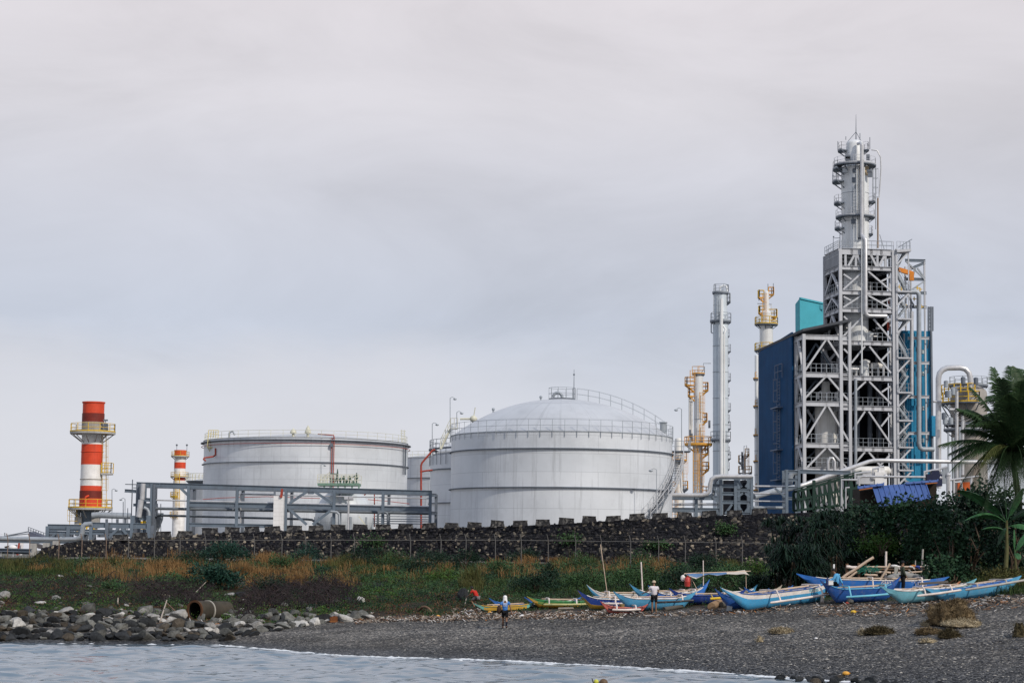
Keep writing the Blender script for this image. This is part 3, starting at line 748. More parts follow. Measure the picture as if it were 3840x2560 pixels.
gu = MB(); q = W(1166, 1842, YR - .08); gu.slab([W(1146, 1838, YR - .1), W(1186, 1838, YR - .1), W(1176, 1852, YR - .1), W(1156, 1852, YR - .1)], (0, .04, 0)); gu.build('gusset', BLUEGREY, RK)
def pipe(label, pts, r, mat_=STEEL, name='pipe', Y=YR, n=10, group='pipes on the refinery racks', flange=None):
    mb = MB(); P_ = [W(p[0], p[1], p[2] if len(p) > 2 else Y) for p in pts]; mb.tube(P_, r, n)
    o = mb.build(name, mat_, None, True); return tag(o, label, 'pipe', group)
PD = paint('dark_insulated_pipe', (.16, .18, .20), .5, .2, (.08, .08, .08), .4)
PL = paint('bright_clad_pipe', (.50, .50, .51), .35, .3, (.4, .38, .35), .3)
pipe('slim bright pipe lying on top of the middle beam of the long rack', [(545, 1873), (1616, 1899)], .08, PL)
pipe('upper bright pipe just under the top beam at the right of the long rack', [(895, 1852), (1616, 1868)], .07, PL, Y=YR + 2)
pipe('short bright pipe with a drop leg left of the white pier', [(902, 1960), (902, 1855), (905, 1851), (1028, 1853)], .09, PL, Y=YR + 1)
pipe('dark thick pipe along the middle of the long rack', [(545, 1905), (1255, 1917), (1620, 1925)], .16, PD, Y=YR + 1.2)
pipe('dark pipe below the middle of the long rack ending in a bend by the sphere', [(545, 1930), (1150, 1946), (1170, 1948), (1180, 1955), (1210, 1972)], .13, PD, Y=YR + 2.2)
pipe('grey drop pipe bending down beside the fourth rack post', [(1240, 1917), (1262, 1919), (1271, 1926), (1273, 1965)], .14, STEEL, Y=YR - .5)
pipe('arched grey pipe loop standing between the last rack posts, left leg', [(1417, 1972), (1417, 1930), (1421, 1923), (1436, 1920)], .12, PD, Y=YR - .5)
pipe('grey pipe leg just right of the fifth rack post', [(1454, 1972), (1454, 1930), (1450, 1922), (1440, 1919)], .12, PD, Y=YR - .5)
for i, y in enumerate((1934, 1944, 1952, 1961)):
    pipe('thin ground pipe at the right end of the long rack, one of four', [(1400, y), (1612, y + 3)], .05, STEEL, Y=YR + 3, group='thin ground pipes at the end of the long rack')
pipe('slim red fire pipe curving across the front of the wide tank', [(760, 1872, 300), (830, 1866, 300), (1000, 1861, 300), (1200, 1868, 300)], .05, REDP)
pipe('red sloping fire pipe in front of the right part of the wide tank', [(1380, 1872, 300), (1450, 1878, 300), (1535, 1888, 300)], .05, REDP)
pipe('tall red fire water standpipe in front of the half hidden tank', [(1579, 1985), (1579, 1745), (1582, 1735), (1622, 1688), (1632, 1685)], .11, REDP, Y=YR + 8, group=None)
pipe('red branch pipe at the tall red standpipe', [(1575, 1768), (1600, 1764), (1622, 1762)], .10, REDP, Y=YR + 8, group=None)
pipe('red hooked fire pipe near the right end of the long rack', [(1404, 1975), (1404, 1852), (1400, 1848), (1372, 1850), (1366, 1856)], .07, REDP, Y=YR + 7, group=None)
# white pier and red duct
q = W(1044, 1990, YR - .8); qt = W(1044, 1858, YR - .8)
PR = thing('pier', 'white painted block pier standing against the pipe rack', 'pier', (q.x, YR - .8, GB))
pm = MB(); zz = GB; k = 0
while zz < qt.z - .05:
    h_ = min(.42, qt.z - zz); pm.box((q.x, YR - .8, zz + h_ / 2), (1.04 + .012 * (k % 2), 1.0, h_ - .012)); zz += h_; k += 1
pm.box((q.x, YR - .8, (GB + qt.z) / 2), (1.0, .96, qt.z - GB - .06)); pm.build('pier_shaft', WHITE, PR)
for px in (1030, 1058):
    pp = MB(); pp.bar(W(px, 1858, YR - .8), W(px, 1836, YR - .8), .2); pp.build('bearing_post', STEEL_D, PR)
rd = MB(); rd.slab([W(1054, 1832, YR - 1.5), W(1061, 1832, YR - 1.5), W(1058, 1864, YR - 1.5), W(1049, 1864, YR - 1.5)], (0, .3, 0)); tag(rd.build('red_duct', REDP), 'short red duct hanging at the top of the white pier', 'duct')
# floodlight stand
q = W(1307, 1990, YR - 6); FL = thing('floodlight_stand', 'pale floodlight post with two square lamps before the pipe rack', 'floodlight', (q.x, YR - 6, GB))
mb = MB(); mb.tube([(q.x, YR - 6, GB), W(1307, 1873, YR - 6)], .1, 8); mb.build('pole', PL, FL)
for px in (1299, 1317): mb = MB(); mb.box(W(px, 1866, YR - 6), (.42, .35, .3)); mb.build('lamp_head', PL, FL)
mb = MB(); mb.bar(W(1296, 1873, YR - 6), W(1326, 1873, YR - 6), .12); mb.build('cross_arm', PL, FL)
# distant small yellow railing, lamps and gear under the rack
def lamp_mast(label, px, py0, py1, Y, r=.04, group='tall tank side lamp masts', mirror=1):
    q = W(px, py0, Y); o = thing('lamp_mast', label, 'lamp mast', (q.x, Y, q.z), group)
    mb = MB(); t = W(px, py1, Y); mb.tube([q, t], r, 6); mb.build('pole', STEEL, o)
    mb = MB(); mb.tube([t, t + Vector((.25 * mirror, 0, .12)), t + Vector((.5 * mirror, 0, 0))], r * .8, 5); mb.sphere(t + Vector((.55 * mirror, 0, -.12)), .16, 8, 6, (1.3, 1, .7)); mb.build('lamp_head', STEEL, o); return o
lamp_mast('tall lamp mast rising at the left rim of the domed tank', 1688, 1660, 1492, 226.)
lamp_mast('lamp mast beside the stair of the half hidden tank', 1621, 1700, 1588, 226.)
lamp_mast('short lamp mast behind the rim of the domed tank', 1713, 1600, 1545, 224.)
lamp_mast('lamp mast at the top of the outside stair of the domed tank', 2556, 1690, 1533, 200., mirror=-1)
lamp_mast('thin lamp mast in front of the domed tank near its stair foot', 2462, 1930, 1760, 191., .03, mirror=-1)
lamp_mast('thin lamp mast by the platform of the pressure sphere', 1204, 1800, 1742, 290., .05)
lamp_mast('slim street lamp right of the thick red and white chimney', 420, 1960, 1835, 262., .05, None, 1)
lamp_mast('second slim street lamp left of the steel gantry', 469, 1960, 1870, 262., .05, None, -1)
# ---- steel gantry left of the rack
YG = 213.; q = W(548, 2010, YG)
GA = thing('steel_gantry', 'tall dark steel gantry with ducts at the left end of the pipe rack', 'gantry', (q.x, YG, GB))
for px, py, Yo, mt_ in ((517, 1815, 0, STEEL_D), (526, 1810, 2.5, STEEL_D), (570, 1812, 0, BLUEGREY), (579, 1814, 0, STEEL_D), (585, 1812, 3, STEEL_D), (545, 1814, 3, BLUEGREY), (497, 1797, 1, STEEL_D)):
    post(GA, px, py, YG + Yo, .3 if px != 497 else .09, mt_)
for a, b, h_ in (((512, 1814), (600, 1818), .45), ((468, 1839), (515, 1842), .35), ((512, 1870), (585, 1875), .4), ((500, 1892), (585, 1893), .3), ((517, 1900), (575, 1902), .5), ((505, 1942), (562, 1943), .4), ((470, 1815), (515, 1816), .08), ((500, 1828), (520, 1828), .08)):
    beam(GA, a, b, .25, h_, YG)
sc2 = MB(); sc2.slab([W(508, 1885, YG + 1.5), W(580, 1885, YG + 1.5), W(580, 1935, YG + 1.5), W(508, 1935, YG + 1.5)], (0, 2, 0)); sc2.build('duct_box', STEEL_D, GA)
dd = MB(); dd.tube([W(537, 1812, YG - .6), W(533, 1872, YG - .6)], .26, 10); dd.tube([W(529, 1873, YG - .6), W(520, 1938, YG - .6)], .3, 10); dd.build('inclined_duct', PL, GA, True)
dd = MB(); dd.tube([W(540, 1902, YG - .5), W(552, 1908, YG - .5), W(558, 1920, YG - .5), W(560, 1945, YG - .5)], .18, 10); dd.build('elbow_duct', STEEL, GA, True)
for px in (533, 545, 556):
    yb = MB(); yb.tube([W(px, 1953, YG - .8), W(px, 1967, YG - .8)], .16, 10); yb.tube([W(px, 1977, YG - .8), W(px, 1983, YG - .8)], .16, 10); yb.build('valve_marker', YEL, GA)
    yb = MB(); yb.tube([W(px, 1984, YG - .8), W(px, 2015, YG - .8)], .17, 10); yb.tube([W(px, 1967, YG - .8), W(px, 1977, YG - .8)], .14, 10); yb.build('riser', BLUEGREY, GA)
for px in (498, 558): post(GA, px, 1932, YG - 1.2, .42, BLUEGREY)
hop = MB(); q = W(592, 1960, YG + 4); hop.lathe((q.x, YG + 4), [(.05, W(592, 1995, YG).z), (.55, W(592, 1945, YG).z), (.6, W(592, 1920, YG).z)], 12); hop.build('hopper', STEEL, GA)
hp = MB()
for px in (479, 493, 603, 462): hp.bar(W(px, 2000, YG + 3), W(px, 1880 + (px % 7) * 8, YG + 3), .07)
hp.build('scaffold_pole', STEEL_D, GA)
# ---- low rack
YL = 206.; q = W(370, 2020, YL)
LR = thing('low_pipe_rack', 'low blue grey pipe rack with an A shaped brace in front of the banded chimney', 'pipe rack', (q.x, YL, GB))
for px, py in ((179, 1972), (257, 1972), (310, 1990), (342, 1964), (402, 1960), (495, 1963), (558, 1963)): post(LR, px, py, YL, .36); post(LR, px + 14, py + 6, YL + 4, .3, STEEL_D)
for a, b, h_ in (((179, 1973), (312, 1975), .5), ((338, 1967), (562, 1972), .55), ((185, 1995), (335, 1998), .3), ((345, 1997), (500, 1999), .35), ((179, 1985), (500, 1990), .2)):
    beam(LR, a, b, .25, h_, YL)
for a, b in (((446, 1978), (408, 2015)), ((455, 1978), (480, 2008)), ((208, 1998), (190, 2018)), ((222, 1998), (240, 2015))):
    bb = MB(); bb.bar(W(a[0], a[1], YL - .1), W(b[0], b[1], YL - .1), .2, .25); bb.build('brace', BLUEGREY, LR)
pipe('horizontal grey gas duct right of the thick banded chimney', [(345, 1932, 262), (370, 1930, 262), (490, 1934, 262)], .42, STEEL, name='duct', group=None)
for px in (400, 440, 470): mb = MB(); mb.bar(W(px, 1945, 262), W(px, 1990, 262), .3); tag(mb.build('duct_support', STEEL_D), 'dark support under the horizontal grey gas duct', 'support', 'supports under the gas duct')
pm = MB()
for i in range(30):
    px = RN.uniform(190, 480); py = RN.uniform(1995, 2012); pm.box(W(px, py, YL + 2 + RN.random()), (RN.uniform(.2, .9), .3, RN.uniform(.2, .6)))
pm.build('valve_gear', STEEL_D, LR)
ym = MB()
for px, py in ((300, 1968), (322, 1966), (325, 1975), (290, 1985), (352, 1986), (360, 1990), (380, 1992)): ym.bar(W(px, py - 7, YL + 3), W(px, py + 9, YL + 3), .14); ym.bar(W(px - 6, py, YL + 3), W(px + 8, py, YL + 3), .1)
ym.build('yellow_valve', YEL, LR)
# far-left pipes, shed and lower conveyor
YP = 190.
pipe('thick grey pipe crossing at the far left and bending up to the low rack', [(-400, 2008, YP), (0, 2018, YP), (215, 2023, YP), (285, 2021, YP), (303, 2012, YP), (309, 1995, YP), (312, 1972, YP), (320, 1965, YP), (345, 1963, YP)], .24, STEEL, group=None)
bb = MB(); bb.ibeam(W(-400, 2018, YP + 1), W(315, 2030, YP + 1), .3, .45, .06); tag(bb.build('pipe_beam', BLUEGREY), 'long steel beam carrying the thick far left pipe', 'beam')
bb = MB(); bb.ibeam(W(-400, 2052, YP - 2), W(118, 2063, YP - 2), .6, .32, .06); bb.ibeam(W(-400, 2062, YP - 1.6), W(112, 2071, YP - 1.6), .5, .3, .06); tag(bb.build('lower_beam', BLUEGREY), 'lower heavy grey beam at the far left edge', 'beam')
for px in (5, 51):
    mb = MB(); q = W(px, 2068, YP - 2); mb.bar((q.x, YP - 2, 3.6), q, .14); tag(mb.build('beam_post', STEEL_L), 'thin pale post under the lower beam, %s' % ('at the picture edge' if px < 10 else 'beside the red and white boards'), 'post', 'posts under the lower beam')
for px, py in ((125, 2037), (175, 2035), (212, 2028)):
    mb = MB(); q = W(px, py, YP); mb.box((q.x, YP, q.z - .55), (.62, .5, 1.1)); tag(mb.build('concrete_plinth', CONC), 'grey concrete plinth under the far left pipe, %s' % {125: 'lowest and nearest the picture edge', 175: 'in the middle', 212: 'beside the wall end'}[px], 'plinth', 'plinths under the far left pipe')
YS = 225.; q = W(105, 2015, YS)
SH = thing('conveyor_shed', 'dark wedge shaped shed with a sloping handrail at the far left', 'shed', (q.x, YS, 4.3))
mb = MB(); mb.slab([W(108, 1992, YS), W(163, 2014, YS), W(163, 2030, YS), W(108, 2030, YS)], (0, 3, 0)); mb.build('wall', paint('shed_wall', (.10, .11, .15), .7), SH)
mb = MB(); railing(mb, [W(106, 1992, YS).lerp(W(172, 2016, YS), i / 7) for i in range(8)], .45 * 1.1, .03); mb.build('handrail', STEEL_D, SH)
mb = MB(); mb.bar(W(15, 2010, YS), W(108, 1992, YS), .12); mb.bar(W(15, 2010, YS), W(108, 2000, YS + 3), .1); mb.build('roof_edge', STEEL_D, SH)
mb = MB(); mb.bar(W(18, 2012, YS), W(18, 1996, YS), .08); mb.bar(W(107, 1995, YS), W(106, 1979, YS), .08); mb.build('roof_pole', STEEL_D, SH)
for i, (px, c) in enumerate(((67, REDP), (80, WHITE), (74, WHITE))):
    mb = MB(); mb.slab([W(px - 3 + 4, 2035, 197 + i * .3), W(px + 4 + 4, 2035, 197 + i * .3), W(px + 2, 2080, 197 + i * .3), W(px - 6, 2080, 197 + i * .3)], (0, .1, 0)); tag(mb.build('leaning_board', c), ('red' if i == 0 else 'white' if i == 1 else 'narrow white') + ' board leaning behind the lower beam at the far left', 'board', 'boards leaning at the far left')
mb = MB(); mb.sphere(W(47, 2052, 196), .35, 12, 8, (1.2, 1, .8)); tag(mb.build('white_bundle', WHITE, None, True), 'rounded white bundle on the lower beam at the far left', 'bundle')
mb = MB(); q = W(33, 2048, 200); mb.slab([W(16, 2048, 200), W(46, 2041, 200), W(48, 2046, 200), W(18, 2054, 200)], (0, 2, 0)); tag(mb.build('small_roof', paint('dark_roof', (.06, .055, .05))), 'small dark lean-to roof at the far left', 'roof')
mb = MB(); mb.slab([W(112, 2030, 199), W(166, 2046, 199), W(166, 2058, 199), W(145, 2056, 199), W(112, 2040, 199)], (0, 1.5, 0)); tag(mb.build('conveyor_belt', paint('belt_dark', (.08, .075, .08))), 'dark sloping conveyor end between two plinths', 'conveyor')
mb = MB(); mb.slab([W(-60, 2084, 176), W(22, 2091, 176), W(22, 2100, 176), W(-60, 2106, 176)], (0, 1.5, 0)); tag(mb.build('tarpaulin', paint('navy_tarp', (.03, .045, .12), .7)), 'dark blue tarpaulin lying at the far left behind the grass', 'tarpaulin')
# ================================================================== columns and process tower
SILV = paint('silver_cladding', (.66, .675, .68), .42, .05, (.36, .32, .27), .35, .5, True, .08)
SILV_D = paint('silver_cladding_worn', (.68, .67, .64), .45, .05, (.28, .22, .16), .5, .6, True, .1)
def vessel(label, pxc, Y, segs, name='distillation_column', cat='column', group=None, mat_=None, dome=True, zb=None):
    """segs: [(py_top, py_bot, radius px)] from the top down"""
    c0 = W(pxc, segs[0][0], Y); c = (c0.x, Y); z_b = W(pxc, segs[-1][1], Y).z if zb is None else zb
    root = thing(name, label, cat, (c[0], c[1], z_b), group)
    k = Y / FPX; mb = MB(); prof = []
    r0 = segs[0][2] * k; zt = W(pxc, segs[0][0], Y).z
    if dome:
        for i in range(7):
            a = PI / 2 * i / 6; prof.append((max(.01, r0 * math.sin(a)), zt + r0 * .5 * math.cos(a) - r0 * .5))
    else: prof.append((.01, zt)); prof.append((r0, zt))
    for i, (t, b, r) in enumerate(segs):
        zb_ = W(pxc, b, Y).z if i < len(segs) - 1 else z_b
        if i > 0: prof.append((r * k, W(pxc, t, Y).z - .3))
        prof.append((r * k, zb_))
    mb.lathe(c, prof, 40); mb.build('column_shell', mat_ or SILV, root, True, 30)
    # insulation seams as thin raised bands
    g = MB()
    for i, (t, b, r) in enumerate(segs):
        z1 = W(pxc, t, Y).z; z0 = W(pxc, b, Y).z; n = int((z1 - z0) / 3.2)
        for j in range(1, n):
            z = z0 + (z1 - z0) * j / n; g.lathe(c, [(r * k, z - .04), (r * k + .035, z - .03), (r * k + .035, z + .03), (r * k, z + .04)], 40)
    g.build('cladding_band', STEEL, root)
    return root, c, k
def plat(root, c, pxc, Y, py, rin, l, r, mat_r=YEL, mat_d=STEEL_D, front=(PI, 2 * PI), h=1.1, rr=.032):
    """platform at row py. l / r: how far it reaches left / right of the column axis in px (0 = not on that side)"""
    k = Y / FPX; z = W(pxc, py, Y).z
    if l and r: deck_ring(root, c, rin * k, max(l, r) * k, z, mat_d=mat_d, mat_r=mat_r, n=28, rr=rr, h=h)
    elif l: deck_ring(root, c, rin * k, l * k, z, PI * .80, PI * 1.16, mat_d, mat_r, 12, rr=rr, h=h)
    else: deck_ring(root, c, rin * k, r * k, z, -PI * .16, PI * .2, mat_d, mat_r, 12, rr=rr, h=h)
def side_pipe(root, pts, r, Y, mat_=SILV, name='side_pipe'):
    mb = MB(); mb.tube([W(p[0], p[1], p[2] if len(p) > 2 else Y) for p in pts], r, 10); mb.build(name, mat_, root, True)
# tall slim silver column
YA = 262.
A1, ca, ka = vessel('tallest slim silver column with small dark side platforms, no yellow rails, left of the blue building', 2702, YA, [(1092, 1200, 25), (1200, 1790, 29)], zb=4.3, mat_=paint('blue_grey_cladding', (.47, .52, .56), .42, .05, (.32, .33, .34), .4, .5, True, .1))
for py, l, r in ((1098, 31, 31), (1131, 0, 38), (1205, 40, 40), (1649, 38, 38)): plat(A1, ca, 2702, YA, py, 26, l, r, STEEL, STEEL_D)
for i, py in enumerate((1260, 1317, 1368, 1425, 1480, 1537, 1580, 1606, 1700, 1718, 1758)): deck_ring(A1, ca, 29 * ka, (39 if i % 2 else 34) * ka, W(2702, py, YA).z, -PI * .12, PI * .14, STEEL_D, STEEL, 8, t=.08, h=.9, rr=.015, toe=False)
side_pipe(A1, [(2705, 1790, YA - 1.6), (2705, 1120, YA - 1.6)], .22, YA)
side_pipe(A1, [(2716, 1790, YA - 1.5), (2716, 1250, YA - 1.5), (2722, 1235, YA - 1.4), (2712, 1222, YA - 1.3)], .12, YA)
side_pipe(A1, [(2700, 1092), (2700, 1076), (2712, 1070), (2724, 1074), (2727, 1095)], .14, YA)
ladder(A1, W(2686, 1200, YA - 1.35), W(2686, 1108, YA - 1.35), (0, -1, 0), .6, STEEL)
side_pipe(A1, [(2667, 1212), (2667, 1245), (2672, 1250)], .08, YA, STEEL, 'drain_pipe')
rd_ = MB(); [rd_.tube([W(x, 1098, YA), W(x, y, YA)], .05, 5) for x, y in ((2684, 1066), (2728, 1068))]; rd_.build('lightning_rod', STEEL_D, A1)
# orange-railed column left of it
YB = 290.
A2, cb_, kb_ = vessel('medium silver column with many orange railed platforms between the domed tank and the tallest slim column', 2619, YB, [(1396, 1480, 18), (1480, 1665, 17), (1665, 1960, 16)], zb=4.3, mat_=SILV)
for py, l, r in ((1443, 52, 0), (1484, 40, 0), (1462, 0, 38), (1577, 0, 34), (1666, 52, 42), (1700, 0, 38), (1760, 0, 40), (1852, 0, 40)): plat(A2, cb_, 2619, YB, py, 16, l, r, ORA, ORA, rr=.05)
plat(A2, cb_, 2619, YB, 1402, 17, 24, 24, ORA)
for x, y0, y1 in ((2630, 1845, 1700), (2632, 1655, 1590), (2632, 1570, 1470), (2608, 1846, 1680), (2596, 1444, 1388)): ladder(A2, W(x, y0, YB - 1.1), W(x, y1, YB - 1.1), (0, -1, 0), .55, ORA, True, 'caged_ladder', .032)
for x in (2586, 2594): side_pipe(A2, [(x, 1660), (x, 1490)], .15, YB, SILV_D)
side_pipe(A2, [(2630, 1396), (2638, 1388), (2638, 1362), (2666, 1362)], .05, YB, STEEL)
side_pipe(A2, [(2640, 1680), (2656, 1684), (2658, 1700), (2658, 1756)], .12, YB)
side_pipe(A2, [(2601, 1670), (2601, 1960)], .14, YB)
for x, y in ((2588, 1625), (2594, 1640), (2660, 1590)): mb = MB(); mb.box(W(x, y, YB), (.3, .3, 1.1)); mb.build('level_gauge', STEEL_D, A2)
# low column behind the stair
A3, cc_, kc_ = vessel('lower silver column with orange ladder just behind the outside stair of the domed tank', 2545, 280., [(1640, 1760, 14), (1760, 1960, 16)], zb=4.3, mat_=SILV_D)
for x, y0, y1 in ((2568, 1800, 1690), (2531, 1950, 1810)): ladder(A3, W(x, y0, 278.5), W(x, y1, 278.5), (0, -1, 0), .6, ORA, True, 'caged_ladder', .025)
for py, l, r in ((1726, 30, 30), (1832, 0, 36), (1836, 30, 0)): plat(A3, cc_, 2545, 280., py, 14, l, r, ORA)
side_pipe(A3, [(2555, 1700), (2555, 1840), (2562, 1850), (2590, 1853)], .12, 278)
side_pipe(A3, [(2564, 1955), (2564, 1700)], .12, 281)
# yellow-topped column beside the blue building
YD = 310.
A4, c4_, k4_ = vessel('silver column with big yellow top platforms rising behind the dark blue wall', 2873, YD, [(1090, 1165, 11), (1165, 1205, 20), (1205, 1320, 25), (1320, 1960, 12)], mat_=SILV, zb=4.3)
for py, l, r in ((1115, 32, 0), (1103, 0, 30), (1174, 30, 0), (1186, 0, 42), (1216, 44, 44), (1314, 45, 38)): plat(A4, c4_, 2873, YD, py, 10, l, r, ORA if py < 1110 else YEL, STEEL_D if py > 1200 else ORA, rr=.05)
ladder(A4, W(2866, 1216, YD - 1.2), W(2866, 1100, YD - 1.2), (0, -1, 0), .5, ORA, True, 'caged_ladder', .025)
side_pipe(A4, [(2884, 1200), (2884, 1150), (2893, 1140), (2893, 1180)], .1, YD)
side_pipe(A4, [(2840, 1138), (2890, 1140)], .06, YD, STEEL)
rd_ = MB(); [rd_.tube([W(x, y + 30, YD), W(x, y, YD)], .05, 5) for x, y in ((2846, 1098), (2880, 1064), (2900, 1062))]; rd_.build('lightning_rod', STEEL_D, A4)
# slimmer neighbour standing left edge of blue wall
A5, c5_, k5_ = vessel('slender pale column hugging the left edge of the dark blue wall, small orange cages', 2838, 306., [(1330, 1600, 8), (1600, 1960, 10)], zb=4.3)
for py in (1420, 1524, 1632, 1730, 1838): plat(A5, c5_, 2838, 306., py, 8, 14, 14, ORA, h=1.0)
side_pipe(A5, [(2845, 1960, 304), (2845, 1330, 304)], .1, 304)
# small column
A6, c6_, k6_ = vessel('smallest column with orange railed baskets above the dark duct rack', 2790, 300., [(1705, 1790, 7), (1790, 1930, 8)], zb=4.3)
for py, l, r in ((1732, 22, 0), (1706, 0, 20), (1772, 22, 0), (1772, 0, 30)): plat(A6, c6_, 2790, 300., py, 6, l, r, ORA, h=1.0)
side_pipe(A6, [(2790, 1705), (2790, 1672), (2800, 1670), (2800, 1690)], .05, 300, STEEL)
ladder(A6, W(2800, 1775, 299), W(2800, 1700, 299), (0, -1, 0), .5, ORA)
rd_ = MB(); [rd_.box(W(2783, y, 299.5), (.25, .25, .9)) for y in (1705, 1720, 1748)]; rd_.build('level_gauge', STEEL_D, A6)
# ------------------------------------------------------------------ blue process building and steel tower
YT = 275.; TH = rad(8)
AX = W(3015, 1500, YT); EX = Vector((math.cos(TH), math.sin(TH), 0)); EY = Vector((-math.sin(TH), math.cos(TH), 0))
def BL(px, py, b=0.):
    d = ray(px, py); o = AX + EY * b
    t = (o - CAM).dot(EY) / d.dot(EY); return CAM + d * t
def BA(px, b=0., py=1500): return (BL(px, py, b) - AX).dot(EX)
def BP(a, b, z): q = AX + EX * a + EY * b; return Vector((q.x, q.y, z))
ZB = 4.3
BLU_D = paint('dark_blue_cladding', (.010, .064, .165), .7, 0, (.008, .034, .09), .5, .5, True, .12, wave=5.)
BLU_M = paint('mid_blue_cladding', (.040, .26, .45), .7, 0, (.03, .10, .2), .55, .35, True, .15, wave=5.)
CYAN = paint('cyan_cladding', (.075, .38, .46), .7, 0, (.06, .28, .36), .35, .3, True, .1, wave=2.4)
DARK = paint('interior_shade_cladding', (.012, .014, .02), .8)  # near-black colour stands in for shade inside the open bays
ROOFM = paint('roof_sheet', (.07, .075, .085), .7)
FRM = paint('frame_steel', (.45, .46, .485), .5, .0, (.24, .23, .23), .5, .7, True, .08)
PB = thing('process_building', 'tall building with a dark blue side wall and open white steel front bays', 'building', (AX.x, AX.y, ZB))
zA = BL(2976, 1245, 5.2).z
aL = 0.
zC = W(2850, 1322, (AX + EY * 23).y).z
def wallslab(root, name, a0, b0, a1, b1, z0, z1a, z1b, t, mat_):
    p = [BP(a0, b0, z0), BP(a1, b1, z0), BP(a1, b1, z1b), BP(a0, b0, z1a)]
    d = (BP(a1, b1, 0) - BP(a0, b0, 0)).normalized(); nrm = Vector((d.y, -d.x, 0)) * t
    mb = MB(); mb.slab(p, nrm); return mb.build(name, mat_, root)
aW = BA(2976, 5.2)
BACK = 23.
wl = wallslab(PB, 'side_wall', aW, 5.2, aW, BACK, ZB, zA, zC, -.25, BLU_D)
aR = BA(3190, 0)
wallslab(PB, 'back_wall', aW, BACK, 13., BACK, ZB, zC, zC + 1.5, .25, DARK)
wallslab(PB, 'inner_shade_wall', aW, 13.5, 13., 13.5, ZB, zA - .5, zA + 1.5, .25, DARK)  # wall added to keep the front bays dark inside
# roof: sloping sheet with dark edge, reaching to the tower
zr0 = BL(2990, 1241, -.6).z; zr1 = BL(3196, 1204, -.6).z; aE = BA(3196, -.6)
sl_ = (zC - zA) / (BACK - 5.2)
mb = MB(); mb.slab([BP(aW - .3, -.6, zr0), BP(aE, -.6, zr1), BP(aE, BACK, zr1 + sl_ * 23), BP(aW - .3, BACK, zC + .15)], (0, 0, .35)); mb.build('roof', ROOFM, PB)
# columns
def vcol(root, a, b, z0, z1, w_=.42, mat_=FRM, name='column'):
    mb = MB(); mb.ibeam(BP(a, b, z0), BP(a, b, z1), w_, w_, .08, tuple(EY)); mb.build(name, mat_, root)
def mem(root, p, q, w_=.3, h=.55, name='beam', mat_=FRM, stiff=0):
    mb = MB(); mb.ibeam(p, q, w_, h, .05)
    for i in range(1, stiff + 1):
        c = p.lerp(q, i / (stiff + 1)); mb.bar(c - Vector((0, 0, h / 2 - .06)), c + Vector((0, 0, h / 2 - .06)), .05, w_, tuple(EX))
    mb.build(name, mat_, root)
def brace(root, p, q, w_=.26, mat_=FRM, name='brace'):
    mb = MB(); mb.bar(p, q, w_, w_); mb.build(name, mat_, root)
zt_ = BL(3015, 1252, 0).z
a1 = BA(3015, 0); a2 = BA(3187, 0); a3 = BA(3354, 0)
vcol(PB, a1, 0, ZB, zt_); vcol(PB, a2, 0, ZB, BL(3187, 1205, 0).z)
for b in (5.2, 10.5, 13.2):
    vcol(PB, aW + .35, b, ZB, zA - .3 - .05 * b, .38); vcol(PB, a2, b, ZB, zA, .38)
lev = [1263, 1404, 1512, 1668, 1757]
mids_ = [BL(3100, y, 0) for y in lev]
zs_l = [BL(3015, y, 0).z for y in lev]
for i, z in enumerate(zs_l):
    mem(PB, BP(a1 + .22, 0, z), BP(a2 - .22, 0, z), .35, .68 if i < 4 else .5, stiff=1 if i < 4 else 0)
    mem(PB, BP(a1, .25, z), BP(aW + .3, 5.0, z), .35, .6)
    mem(PB, BP(aW + .3, 5.4, z), BP(aW + .3, 13.2, z), .3, .6)
    if i > 0:
        mb = MB(); mb.slab([BP(a1 + .2, .3, z - .1), BP(a2, .3, z - .1), BP(a2, 13., z - .1), BP(aW + .4, 13., z - .1), BP(aW + .4, 5.2, z - .1)], (0, 0, .12)); mb.build('floor', STEEL_D, PB)
        rl = MB(); n_ = 8
        railing(rl, [BP(a1 + .3 + (a2 - a1 - .6) * j / n_, .1, z + .4) for j in range(n_ + 1)], 1.15, .032)
        railing(rl, [BP(a1 - .05 + (aW + .3 - a1) * j / 4, .4 + 4.6 * j / 4, z + .35) for j in range(5)], 1.15, .024)
        rl.build('floor_railing', STEEL, PB)
for p, q in (((3096, 1275), (3019, 1388)), ((3104, 1275), (3180, 1390)), ((3094, 1414), (3019, 1492)), ((3106, 1414), (3180, 1500)), ((3096, 1522), (3019, 1648)), ((3105, 1522), (3183, 1655)), ((3096, 1680), (3021, 1757)), ((3106, 1680), (3178, 1757))):
    brace(PB, BL(p[0], p[1], 0), BL(q[0], q[1], 0), .25)
for p, q in (((3082, 1305), (3138, 1395)), ((3138, 1318), (3112, 1348)), ((3026, 1535), (3054, 1580))): brace(PB, BL(p[0], p[1], 5.2), BL(q[0], q[1], 5.2), .3)
# side-bay diagonal braces
for i in range(4):
    z1, z0 = zs_l[i], zs_l[i + 1]; brace(PB, BP(aW + .3, 5.0, z0 + .3), BP((a1 + aW) / 2, 2.6, z1 - .3), .28); brace(PB, BP(a1, .3, z0 + .3), BP((a1 + aW) / 2, 2.6, z1 - .3), .28)
for i in range(4):
    z1, z0 = zs_l[i], zs_l[i + 1]
    for bq in (5.2,): brace(PB, BP(aW + .5, bq, z0 + .3), BP((aW + a2) / 2, bq, z1 - .3), .22, BLUEGREY); brace(PB, BP(a2 - .2, bq, z0 + .3), BP((aW + a2) / 2, bq, z1 - .3), .22, BLUEGREY)
